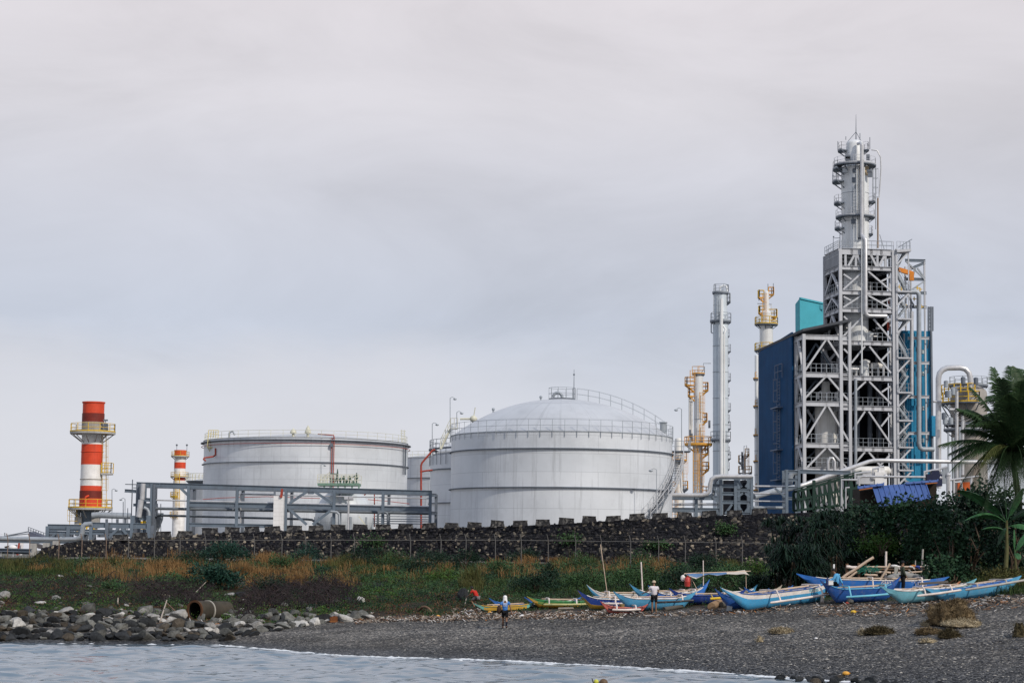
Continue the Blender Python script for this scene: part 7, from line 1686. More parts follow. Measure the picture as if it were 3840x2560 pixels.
# nets / weed heaps
def heap(label, px, py, wpx, hpx, mat_, n=900, name='net_heap', cat='net heap', bl=.14):
    p = G(px, py); s = p.y / FPX; root = thing(name, label, cat, tuple(p)); rx, rz = wpx * s / 2, hpx * s
    import bmesh
    bm = bmesh.new(); bmesh.ops.create_icosphere(bm, subdivisions=4, radius=1.)
    for v in bm.verts:
        k = .95 + .34 * noise.noise(v.co * 1.9 + Vector((px, 0, 0))) + .2 * noise.noise(v.co * 5) + .08 * noise.noise(v.co * 13)
        q = v.co * k; v.co = Vector((p.x - root.location.x + q.x * rx, q.y * rx * .75, (max(-.1, q.z) ** 1 if q.z > 0 else q.z * .1) * rz * .95))
    me = bpy.data.meshes.new('heap_body'); bm.to_mesh(me); bm.free(); me.materials.append(mat_); me.polygons.foreach_set('use_smooth', [True] * len(me.polygons)); link_mesh('heap_body', me, root)
    P = []
    vs = [v.co.copy() for v in me.vertices if v.co.z > 0]
    for i in range(n): P.append(tuple(rr.choice(vs) + Vector((p.x, p.y, p.z)) + Vector((rr.gauss(0, .05), rr.gauss(0, .05), rr.gauss(0, .03)))))
    V, F = blades(np.array(P), bl * .75, .022, 2.0, .5); np_obj('loose_strands', V, F, mat_, root); return root
NETB = paint('brown_net', (.19, .14, .08), .95, 0, (.06, .045, .025), .8, 5., False, .4, 1.); NETP = paint('pale_net', (.36, .30, .20), .95, 0, (.16, .12, .07), .6, 6., False, .3, .8); NETK = paint('dark_net', (.085, .070, .040), .95, 0, (.10, .08, .04), .5, 5., False, .3, .8)
heap('large brown heap of fishing net on the shingle at lower right', 3575, 2338, 175, 95, NETB, 7000)
heap('dark pile added as the shaded left side of the large net heap', 3540, 2335, 95, 78, paint('shaded_brown_net', (.055, .032, .020), .95, 0, (.1, .06, .03), .5, 5., False, .3, .8), 900)  # darker net colour paints the heap's shaded side
heap('pale strip of net at the front foot of the large brown heap', 3615, 2348, 150, 26, NETP, 1600)
heap('small pale scrap of net left of the large brown heap', 3475, 2345, 40, 20, NETP, 250)
heap('low sandy mound of pale weed alone on the shingle', 2928, 2372, 84, 17, NETP, 1300, 'weed_mound', 'weed mound')
heap('dark weed mound with a pale left end near the waterline', 3295, 2375, 100, 24, NETK, 2000, 'weed_mound', 'weed mound')
heap('small pale end scrap at the dark weed mound', 3232, 2380, 28, 22, NETP, 200, 'weed_mound', 'weed mound')
heap('flat tan weed mound right of the dark weed mound', 3485, 2376, 96, 20, NETB, 1500, 'weed_mound', 'weed mound')
heap('green brown weed mound in front of the large net heap', 3560, 2390, 80, 30, NETK, 1800, 'weed_mound', 'weed mound')
heap('thin pale weed patch below the flat tan mound', 3480, 2408, 62, 12, NETP, 250, 'weed_mound', 'weed mound')
heap('dark net pile cut off by the right picture edge', 3830, 2385, 60, 52, NETK, 600)
heap('tiny straw coloured scrap on the shingle left of centre right', 2850, 2405, 26, 18, NETP, 160, 'weed_mound', 'weed mound')
for lab, px, py, r, mt_ in (('yellow plastic scrap below the dark blue boat', 3200, 2298, .11, YEL), ('orange round float on the strip left of the walking person', 1836, 2298, .09, ORA), ('white plastic scrap near the walking person', 1958, 2312, .10, WHITE), ('orange brown float at the left end of the strip', 1642, 2312, .09, ORA), ('red float under the dark blue boat', 3178, 2264, .09, REDP), ('orange stone like float near the waterline', 3172, 2530, .12, ORA), ('tiny white float on open shingle', 3060, 2395, .06, WHITE)):
    p = G(px, py); mb = MB(); mb.sphere((p.x, p.y, p.z + r * .6), r, 12, 8, (1.3, 1, .8)); mb.bar((p.x - r, p.y, p.z + r), (p.x + r * 1.5, p.y, p.z + r * .7), r * .3); tag(mb.build('beach_float', mt_, None, True), lab, 'float')
mb = MB(); q = G(2735, 2290); mb.box((q.x, q.y, q.z + .13), (.28, .2, .24)); mb.box((q.x, q.y, q.z + .27), (.24, .16, .04)); tag(mb.build('clear_jug', paint('cloudy_plastic', (.35, .37, .38), .2)), 'cloudy plastic jug beside the bow of the long light blue boat', 'jug')
# ================================================================== outrigger boats
def bpaint(n, c, d=(.25, .22, .2)): return paint('boat_' + n, c, .5, 0, d, .45, 2.2, False, .14, .15)
B_LT = bpaint('light_blue', (.085, .32, .52)); B_PALE = bpaint('pale_blue', (.17, .42, .50)); B_SKY = bpaint('sky_blue', (.07, .34, .60)); B_NAVY = bpaint('navy', (.018, .050, .24)); B_DK = bpaint('dark_blue', (.020, .085, .30)); B_MID = bpaint('mid_blue', (.035, .16, .50)); B_TEAL = bpaint('teal', (.16, .42, .36)); B_YEL = bpaint('yellow', (.50, .30, .04)); B_GRN = bpaint('green', (.06, .26, .09)); B_PINK = bpaint('coral', (.55, .14, .11)); B_WHT = bpaint('white', (.70, .66, .62)); B_IN = bpaint('inner_cream', (.50, .44, .34)); B_BLK = bpaint('black', (.03, .03, .035))
BAM = paint('bamboo', (.52, .40, .30), .5, 0, (.3, .2, .13), .5, 3.); BAMW = paint('painted_bamboo', (.66, .58, .53), .5, 0, (.4, .32, .27), .4, 3.); BAMG = paint('grey_bamboo', (.36, .34, .31), .6, 0, (.2, .17, .14), .4, 3.)
BLU_F = bpaint('float_blue', (.14, .45, .58))
BOATG = 'outrigger boats drawn up on the beach'
def lettering(body, size, mat_, parent, loc, rx=PI / 2, name='lettering', rz=0., tilt=0.):
    cu = bpy.data.curves.new('lettering', 'FONT'); cu.body = body; cu.size = size; cu.align_x = 'CENTER'; cu.align_y = 'CENTER'; cu.extrude = .004; cu.offset = .006
    t = bpy.data.objects.new('tmp_text', cu); COL.objects.link(t); dg = bpy.context.evaluated_depsgraph_get(); me = bpy.data.meshes.new_from_object(t.evaluated_get(dg)); bpy.data.objects.remove(t)
    me.materials.clear(); me.materials.append(mat_); o = bpy.data.objects.new(name, me); COL.objects.link(o); o.parent = parent; o.location = loc; o.rotation_euler = (rx + tilt, 0, rz); return o
def boat(label, tl, tr, kb, dY=0., hull=None, strake=None, rim=None, inner=None, B=.72, hf=.52, fl=None, arms=(-.2, .2), arm_m=None, off=1.15, far=True, poles=(), bottom=None, ftail=0., flen=.62, kf=.62, near=True, text=None, detail=True, fz=.42, deckc=None, tmat=None):
    c = G(*kb); TL = W(tl[0], tl[1], c.y - dY / 2); TR = W(tr[0], tr[1], c.y + dY / 2)
    ex = (TR - TL).normalized(); L = (TR - TL).length; ez = (Vector((0, 0, 1)) - ex * ex.z).normalized(); ey = ez.cross(ex); mid = (TL + TR) / 2; T = max(.5, (mid - c).dot(ez))
    org = mid - ez * T; MW = Matrix((ex, ey, ez)).transposed().to_4x4(); MW.translation = org
    root = local_thing('outrigger_boat', label, 'boat', BOATG); H = T * hf; rise = T - H
    inner = inner or B_IN; rim = rim or B_WHT; ns = 36
    def sect(t):
        a = abs(t); w_ = B / 2 * (1 - a ** 2.4) + .012; zs = H + rise * max(0, (a - .35) / .65) ** 2.1; s = max(0, (a - kf) / (1 - kf)); zk = (T - .05) * s ** 1.12
        zk = min(zk, zs - .045); return w_, zs, zk
    ts = [math.sin(PI / 2 * (-1 + 2 * i / ns)) * .35 + (-1 + 2 * i / ns) * .65 for i in range(ns + 1)]
    lo = MB(); st = MB(); inn = MB(); gl = [[], []]
    rows = []
    for t in ts:
        w_, zs, zk = sect(t); x = t * L / 2; h = zs - zk
        pr = [(.0, zk), (w_ * .45, zk + .06 * h), (w_ * .78, zk + .38 * h), (w_ * .93, zk + .70 * h), (w_, zs)]
        rows.append([(x, -a, b) for a, b in pr[::-1]] + [(x, a, b) for a, b in pr[1:]])
        gl[0].append((x, -w_, zs)); gl[1].append((x, w_, zs))
    k = len(rows[0]); V = [p for r in rows for p in r]
    fl_, fs_, fb_ = [], [], []
    for i in range(ns):
        for j in range(k - 1):
            q = (i * k + j, (i + 1) * k + j, (i + 1) * k + j + 1, i * k + j + 1)
            (fs_ if strake and j in (0, k - 2) else fb_ if bottom and j in (2, 3, 4, 5) else fl_).append(q)
    lo.v = list(V); lo.f = fl_; lo.mi = [0] * len(fl_)
    hb = lo.build('hull', hull, root, True, 50)
    if strake: st.v = list(V); st.f = fs_; st.mi = [0] * len(fs_); st.build('sheer_strake', strake, root, True, 50)
    if bottom: bb = MB(); bb.v = list(V); bb.f = fb_; bb.mi = [0] * len(fb_); bb.build('hull_bottom', bottom, root, True, 50)
    # inner skin and floor
    n = 0
    for i in range(ns + 1):
        t = ts[i]; w_, zs, zk = sect(t); x = t * L / 2; z = max(zk + .03, zs - .22); w2 = w_ * .86
        inn.v += [(x, -w_ + .004, zs), (x, -w2, z), (x, w2, z), (x, w_ - .004, zs)]
    for i in range(ns):
        for j in range(3): inn.f.append((i * 4 + j, i * 4 + j + 1, (i + 1) * 4 + j + 1, (i + 1) * 4 + j)); inn.mi.append(1 if abs(ts[i] + ts[i + 1]) / 2 > .70 else 0)
    inn.build('inner_lining', [inner, hull], root)
    for g in gl: g = [q for q, t in zip(g, ts) if abs(t) < .74]; mb = MB(); mb.tube(g, .028, 6); mb.build('gunwale', rim, root, True)
    if detail:
        for i, t in enumerate((-.42, -.12, .18, .45)):
            w_, zs, zk = sect(t); mb = MB(); mb.box((t * L / 2, 0, zs - .04), (.2, w_ * 1.9, .035)); mb.build('thwart', rim, root)
        mb = MB()
        for i in range(9): t = RN.uniform(-.4, .45); w_, zs, zk = sect(t); mb.sphere((t * L / 2, RN.uniform(-.15, .15), zs - .1), RN.uniform(.08, .2), 8, 6, (1.5, .8, .7))
        mb.build('gear', RN.choice([NETB, NETP, WOOD[1], B_IN]), root, True)
        mb = MB(); mb.tube([(-L * .28, .12, H + .10), (L * .3, .05, H + .14)], .025, 6); mb.tube([(-L * .2, -.1, H + .08), (L * .33, .1, H + .10)], .02, 6); mb.build('boat_pole', BAM, root, True)
    if fl:
        zf = H * fz; r = .062
        for sd in ((-1, 1) if far else (-1,)) if near else (1,):
            x0 = (ftail - flen / 2) * L; x1 = (ftail + flen / 2) * L; mb = MB(); mb.tube([(x0 - .06, sd * off, zf), (x0, sd * off, zf), ((x0 + x1) / 2, sd * off, zf + .03), (x1, sd * off, zf + .10), (x1 + .06, sd * off, zf + .105)], [r * .4, r, r, r * .95, r * .5], 10); mb.build('outrigger_float', fl, root, True)
        for a in arms:
            x = a * L; zt_ = sect(2 * a)[1] + .05; mb = MB(); pts = []
            if near: pts += [(x, -off, zf + .02), (x, -off * .92, zf + .2), (x, -off * .72, zt_ + .10)]
            pts += [(x, -B / 2, zt_ + .10), (x, B / 2, zt_ + .10)]
            if far: pts += [(x, off * .72, zt_ + .08), (x, off * .92, zf + .2), (x, off, zf + .02)]
            mb.tube(pts, .042, 8); mb.build('outrigger_arm', arm_m or BAMW, root, True)
    inv = MW.inverted()
    for p, q, r, m_, nm in poles:
        mb = MB(); dy = p[2] if len(p) > 2 else 0.; mb.tube([inv @ W(p[0], p[1], c.y + dy), inv @ W(q[0], q[1], c.y + dy)], r, 8); mb.build(nm, m_, root, True)
    if text:
        for body, t, sz, zz in text:
            w_, zs, zk = sect(t); lettering(body, sz, tmat or B_WHT, root, (t * L / 2, -(w_ * (.93 + .07 * (zz - .7) / .3) if zz > .7 else w_ * (.78 + .15 * (zz - .38) / .32)) - .025, zk + (zs - zk) * zz), tilt=.15)
    root.matrix_world = MW; return root, MW, c, L, H, T
boat('teal boat with a yellow rim, first on the left of the row', (1775, 2260), (2010, 2252), (1880, 2290), .6, B_TEAL, None, B_YEL, B_YEL, hf=.55, B=.7, fl=None)
boat('mid blue boat whose twin prows show above the teal boat', (1834, 2240), (2050, 2244), (1940, 2282), .6, B_MID, None, B_MID, B_IN, hf=.45, detail=False)
boat('green and orange yellow boat lying left of the navy boat', (1976, 2233), (2232, 2240), (2100, 2279), .4, B_YEL, B_GRN, B_GRN, B_GRN, hf=.62, fl=paint('green_yellow_bamboo', (.42, .40, .18), .5), off=.95, ftail=.06, flen=.66, arm_m=BAMW, fz=.5)
boat('blue boat half hidden behind the yellow prow of the green boat', (1966, 2236), (2180, 2236), (2070, 2272), .5, B_MID, None, B_WHT, B_IN, hf=.5, detail=False)
boat('light blue boat with a tall thin white mast behind the navy boat', (2200, 2190), (2455, 2196), (2318, 2262), .4, B_LT, B_WHT, B_WHT, B_IN, hf=.5, fl=BAMW, poles=(((2410, 2222), (2404, 2106), .04, BAMW, 'mast'),))
boat('navy boat with an orange yellow bottom and white writing on its bow', (2166, 2210), (2440, 2222), (2290, 2284), .2, B_NAVY, None, B_WHT, B_IN, hf=.56, B=.74, fl=BAMW, off=1.0, ftail=.12, flen=.5, bottom=B_YEL, arms=(.0, .2), text=(('Day Dove', -.16, .17, .62),), fz=.6, poles=(((2279, 2238), (2252, 2040), .02, BAM, 'bamboo_mast'),))
boat('small coral red boat nosing out below the navy boat', (2252, 2252), (2430, 2262), (2330, 2300), .3, B_PINK, None, B_PINK, B_BLK, hf=.55, B=.6, fl=BAMW, off=.8, flen=.55, fz=.6, detail=False)
boat('light blue boat in front of which the man in white stands', (2300, 2215), (2612, 2214), (2450, 2287), .3, B_LT, None, B_WHT, B_IN, hf=.60, B=.8, fl=B_BLK, off=1.0, ftail=.20, flen=.44, arms=(-.02, .3), fz=.72)
boat('boat with a light blue curved prow just behind the man in white', (2361, 2187), (2640, 2180), (2500, 2258), .3, B_LT, None, B_WHT, B_IN, hf=.5, fl=BAMW)
boat('blue boat with a raised stern below the awning', (2430, 2192), (2661, 2170), (2548, 2262), .4, B_MID, None, B_WHT, B_IN, hf=.48, fl=BAMW)
boat('dark navy boat under the awning with a short yellow float', (2509, 2203), (2800, 2205), (2620, 2265), .2, B_NAVY, None, B_NAVY, WOOD[1], hf=.55, B=.8, fl=BAMW, off=.95, near=False)
boat('navy boat tucked behind the bow of the long light blue boat', (2680, 2204), (2960, 2196), (2820, 2280), .4, B_DK, None, B_DK, B_IN, hf=.5, detail=False)
bt = boat('long light blue boat with a wide white stripe and a long pale float', (2706, 2203), (3150, 2150), (2890, 2275), 3.0, B_SKY, B_WHT, B_DK, B_IN, hf=.58, B=.85, fl=BAMW, off=1.15, ftail=.10, flen=.60, arms=(-.12, .24), text=(('ED 115', .46, .2, .84),), tmat=B_PALE, fz=.46)
for i, (a, lab) in enumerate((((2700, 2198), 'far boat with a light blue prow left of the awning pole'), ((2771, 2200), 'far boat with an orange tipped bow beside the awning pole'), ((2790, 2200), 'far blue boat, its stern rising right of the awning pole'), ((2880, 2204), 'farthest blue boat, two prow tips before the spiky plants'))):
    boat(lab, a, (a[0] + 140 + 22 * i, 2190 + i), (a[0] + 80, 2240), .4, (B_LT, B_IN, B_MID, B_MID)[i], None, (B_WHT, B_IN, B_MID, B_MID)[i], B_IN, hf=.5, detail=False, B=.6)
b12 = boat('big blue boat lettered GIAN, behind the seated man and the standing man', (2986, 2148), (3560, 2160), (3270, 2226), .2, B_MID, None, B_WHT, B_IN, hf=.72, B=.9, fl=BAMW, off=1.0, ftail=.16, flen=.48, arms=(-.02, .3), text=(('GIAN', .165, .27, .80), ("LC '115 21", .56, .25, .78)), fz=.34)
boat('dark blue boat with a sky blue float in front of the boat lettered GIAN', (3075, 2172), (3376, 2160), (3235, 2256), .5, B_DK, None, B_LT, B_IN, hf=.56, B=.8, fl=BLU_F, off=1.1, ftail=.08, flen=.66, arms=(-.20, .25), arm_m=BLU_F, fz=.46)
boat('pale blue boat with a white float, second from the right end', (3305, 2198), (3662, 2167), (3450, 2256), .8, B_PALE, None, B_WHT, B_IN, hf=.64, B=.8, fl=BAMW, off=1.0, ftail=.02, flen=.44, arms=(-.12, .16), fz=.62)
boat('clear light blue boat with a grey bamboo float, last on the right', (3468, 2204), (3830, 2156), (3650, 2242), 1.5, B_LT, None, B_MID, B_DK, hf=.74, B=.8, fl=BAMG, off=.9, ftail=.16, flen=.66, arms=(-.05, .25), arm_m=BAMG, fz=.9)
# awning
q = G(2700, 2250); YA_ = q.y + .8
AW = thing('boat_awning', 'patched pale cloth awning stretched on thin poles over the navy boat', 'awning', (q.x, YA_, q.z + 1.))
fr_ = [(2566, 2150), (2592, 2162), (2610, 2169), (2634, 2158), (2657, 2151), (2690, 2157), (2725, 2151), (2762, 2153), (2790, 2150), (2812, 2155)]; bk_ = [(2580, 2147), (2594, 2148), (2615, 2150), (2640, 2149), (2665, 2148), (2695, 2147), (2725, 2143), (2755, 2141), (2778, 2138), (2793, 2136)]
mb = MB(); nr_ = 5; VV = []
for j in range(nr_ + 1):
    for (a, b) in zip(fr_, bk_):
        t = j / nr_; p = W(a[0], a[1], YA_ - .6).lerp(W(b[0], b[1], YA_ + 1.3), t); VV.append(p + Vector((0, 0, -.05 * math.sin(PI * t))))
mb.v = [tuple(p) for p in VV]; n_ = len(fr_)
for j in range(nr_):
    for i in range(n_ - 1): mb.f.append((j * n_ + i, j * n_ + i + 1, (j + 1) * n_ + i + 1, (j + 1) * n_ + i)); mb.mi.append(1 if j >= 2 and i < 6 else 0)
cl_ = mb.build('cloth', [paint('awning_cloth', (.62, .55, .47), .8, 0, (.4, .33, .26), .4, 3.), paint('awning_blue', (.10, .18, .32), .8)], AW)
for p, r_, y_ in (((2637, 2100), (2638, 2230), -.5), ((2797, 2150), (2799, 2228), -.5), ((2592, 2165), (2612, 2205), -.4), ((2590, 2150), (2598, 2232), 1.)): mb = MB(); mb.tube([W(p[0], p[1], YA_ + y_), W(r_[0], r_[1], YA_ + y_)], .018 if p[0] != 2637 else .028, 6); mb.build('pole', BAMW if p[0] == 2637 else BAM, AW)
mb = MB(); mb.tube([W(2566, 2149, YA_ - .5), W(2815, 2140, YA_ + .3)], .025, 6); mb.build('ridge_pole', BAM, AW)
q = W(2578, 2198, YA_ - .9); FT = thing('red_fuel_drum', 'red plastic fuel drum hanging at the left end of the awning', 'fuel drum', tuple(q))
mb = MB(); hh = W(2578, 2163, YA_ - .9).z - q.z; mb.lathe((q.x, q.y), [(.01, q.z), (.14, q.z), (.16, q.z + .04), (.16, q.z + hh * .5), (.165, q.z + hh * .52), (.16, q.z + hh * .55), (.16, q.z + hh - .05), (.12, q.z + hh), (.05, q.z + hh), (.05, q.z + hh + .06), (.01, q.z + hh + .06)], 20); mb.build('drum_body', paint('red_plastic', (.45, .05, .04), .45, 0, (.25, .04, .03), .4, 4.), FT, True)
mb = MB(); mb.tube([(q.x - .1, q.y, q.z + hh), (q.x, q.y, q.z + hh + .18), (q.x + .1, q.y, q.z + hh)], .02, 6); mb.build('handle', B_BLK, FT)
q = W(2561, 2178, YA_ - .6); mb = MB(); mb.sphere(q + Vector((0, 0, .17)), .15, 12, 10, (.9, .7, 1.2)); mb.tube([q + Vector((0, 0, .3)), W(2568, 2150, YA_ - .5)], .02, 5); tag(mb.build('white_sack', B_WHT, None, True), 'small white sack hanging beside the red fuel drum', 'sack')
q = W(2683, 2240, G(2680, 2270).y - 1.0); mb = MB(); mb.tube([W(2664, 2244, q.y), W(2717, 2240, q.y)], .07, 10); mb.tube([W(2675, 2243, q.y), W(2668, 2230, q.y + .5)], .03, 6); tag(mb.build('yellow_float', paint('yellow_float', (.62, .42, .03), .45), None, True), 'short bright yellow float pole beside the navy boat under the awning', 'float')
q = W(2332, 2287, G(2330, 2298).y - .5); BU = thing('bucket', 'old ochre bucket hanging between the coral boat and the light blue bow', 'bucket', tuple(q)); mb = MB(); mb.lathe((q.x, q.y), [(.01, q.z), (.12, q.z), (.145, q.z + .33), (.15, q.z + .34), (.13, q.z + .33), (.11, q.z + .05)], 18); mb.build('bucket_body', paint('ochre_bucket', (.26, .19, .08), .6, 0, (.1, .08, .04), .5, 5.), BU, True); mb = MB(); mb.tube([(q.x - .14, q.y, q.z + .33), (q.x - .06, q.y, q.z + .5), (q.x + .06, q.y, q.z + .5), (q.x + .14, q.y, q.z + .33)], .01, 5); mb.build('handle', B_BLK, BU)
# bamboo rack behind the right boats
q = G(3330, 2215); YK = q.y + 2.2
BR = thing('bamboo_rack', 'rough bamboo drying rack with loose poles behind the boat lettered GIAN', 'rack', (q.x, YK, q.z))
def bp_(a, b, r, m_=BAM, dy=0., nm='rack_pole'): mb = MB(); A_, B_ = W(a[0], a[1], YK + dy), W(b[0], b[1], YK + dy); mb.tube([A_ + (B_ - A_) * (i / 5) + Vector((0, 0, .012 * math.sin(i * 2.1))) for i in range(6)], [r * (1 + .08 * (i % 2)) for i in range(6)], 8); mb.build(nm, m_, BR, True)
for a, b, r, m_ in (((3323, 2066), (3320, 2205), .06, BAMW), ((3461, 2058), (3453, 2205), .05, BAMG), ((3176, 2112), (3176, 2205), .09, WOOD[1]), ((3246, 2112), (3246, 2205), .06, WOOD[1]), ((3220, 2110), (3221, 2205), .07, WOOD[1]), ((3433, 2100), (3431, 2205), .03, BAMG)): bp_(a, b, r, m_, 0., 'rack_post')
for a, b, r, m_, dy in (((3174, 2124), (3224, 2129), .085, BAMW, -.2), ((3246, 2125), (3478, 2124), .05, BAM, -.15), ((3257, 2141), (3340, 2146), .06, BAM, -.25), ((3345, 2146), (3494, 2142), .045, BAM, -.2), ((3250, 2134), (3480, 2133), .04, WOOD[1], .6), ((3160, 2164), (3276, 2088), .075, BAM, -.5), ((3178, 2168), (3214, 2142), .06, BAM, -.45), ((3301, 2173), (3338, 2111), .06, BAM, -.6), ((3407, 2135), (3440, 2163), .03, BAMG, -.6), ((3242, 2154), (3290, 2156), .06, BAM, -.5), ((3455, 2154), (3495, 2149), .025, BAMG, -.2)): bp_(a, b, r, m_, dy)
mb = MB(); [mb.sphere(W(3345 + 22 * i + RN.uniform(-4, 4), 2166 - 8 * math.sin(i * .8), YK - .8), .3, 10, 8, (1.3, .8, .7 + .1 * (i % 3))) for i in range(6)]; tag(mb.build('tarp_bundle', paint('grey_tarp', (.27, .27, .26), .8, 0, (.14, .14, .13), .5, 3., False, .2, .5), None, True), 'grey tarp covered bundle under the bamboo rack', 'bundle')
mb = MB()
for i in range(90): p = W(RN.uniform(3222, 3290), RN.uniform(2122, 2140), YK - .35); mb.bar(p, p + Vector((RN.uniform(-.3, .3), 0, RN.uniform(-.25, .15))), .02)
tag(mb.build('green_net', paint('green_net', (.03, .20, .15), .8), None), 'tangle of green netting hung on the bamboo rack', 'net', kind='stuff')
for i, (px, m_) in enumerate(((3356, WHITE), (3365, B_WHT), (3425, WOOD[4]), (3440, B_NAVY), (3470, B_WHT), (3420, B_WHT), (3350, WOOD[2]))):
    mb = MB(); p = W(px, 2121 + 3 * (i % 2), YK - .25); mb.sphere(p, .11, 8, 6, (1.6, .8, .7)); mb.bar(p, p + Vector((.15, 0, -.12)), .06); tag(mb.build('rag', m_, None, True), 'crumpled rag or scrap lying on top of the bamboo rack', 'rag', 'scraps on the bamboo rack')
mb = MB(); mb.slab([W(3450, 2192, 106), W(3556, 2184, 106), W(3556, 2176, 106), W(3450, 2184, 106)], (0, .3, 0)); tag(mb.build('plank', paint('grey_plank', (.12, .11, .10), .85, 0, (.06, .05, .05), .5, 3.)), 'weathered grey plank lying across the boats right of the standing man', 'plank')
mb = MB(); mb.slab([W(3582, 2192, 105), W(3592, 2192, 105), W(3604, 2178, 105), W(3600, 2178, 105)], (0, .2, 0)); tag(mb.build('orange_board', paint('orange_board', (.42, .17, .08), .7)), 'small orange wedge board behind the pale blue boat', 'board')
mb = MB(); mb.slab([W(3124, 2137, 107.3), W(3130, 2137, 107.3), W(3131, 2114, 107.3), W(3125, 2114, 107.3)], (0, .04, 0)); tag(mb.build('white_marker', WHITE), 'white upright paddle blade behind the head of the seated man', 'paddle')
q = W(3115, 2192, 104.6); mb = MB(); mb.box(q + Vector((0, 0, .1)), (.24, .2, .2)); mb.box(q + Vector((0, 0, .215)), (.26, .22, .03)); tag(mb.build('white_box', WHITE), 'small white box beside the seated man', 'box')
q = W(3103, 2186, 104.6); mb = MB(); mb.lathe((q.x, q.y), [(.01, q.z - .1), (.09, q.z - .1), (.09, q.z + .2), (.04, q.z + .25), (.04, q.z + .30), (.01, q.z + .30)], 14); tag(mb.build('dark_jug', bpaint('jug', (.03, .04, .12)), None, True), 'dark blue jug left of the small white box', 'jug')
# ================================================================== people
def skinmesh(name, V, E, Rr, mat_, parent, sub=1, root=0):
    me = bpy.data.meshes.new(name); me.from_pydata([tuple(v) for v in V], E, []); ob = bpy.data.objects.new('tmp_skin', me); COL.objects.link(ob)
    md = ob.modifiers.new('s', 'SKIN'); md.branch_smoothing = .6; md.use_smooth_shade = True
    if sub: ob.modifiers.new('u', 'SUBSURF').levels = sub; ob.modifiers['u'].render_levels = sub
    for i, r in enumerate(Rr):
        d = me.skin_vertices[0].data[i]; d.radius = r if isinstance(r, tuple) else (r, r); d.use_root = (i == root)
    dg = bpy.context.evaluated_depsgraph_get(); m2 = bpy.data.meshes.new_from_object(ob.evaluated_get(dg)); bpy.data.objects.remove(ob)
    m2.materials.clear(); m2.materials.append(mat_); m2.polygons.foreach_set('use_smooth', [True] * len(m2.polygons)); m2.name = name
    return link_mesh(name, m2, parent)
SKIN = paint('skin_brown', (.20, .105, .06), .5, 0, None, .5, 3., False, .1)
HAIR = paint('hair_black', (.012, .010, .009), .5)
STD = dict(pel=(0, 0, .93), wai=(0, 0, 1.08), che=(0, -.01, 1.28), nek=(0, -.01, 1.45), hd=(0, .015, 1.56), cr=(0, .005, 1.645), nose=(0, .115, 1.565), chin=(0, .07, 1.50))
for s_, n_ in ((-1, 'L'), (1, 'R')):
    STD.update({'sh' + n_: (s_ * .175, -.01, 1.375), 'el' + n_: (s_ * .235, -.03, 1.10), 'wr' + n_: (s_ * .245, .06, .86), 'hip' + n_: (s_ * .088, 0, .89), 'kn' + n_: (s_ * .10, .03, .49), 'an' + n_: (s_ * .10, -.02, .085), 'to' + n_: (s_ * .12, .15, .03), 'he' + n_: (s_ * .10, -.07, .035)})
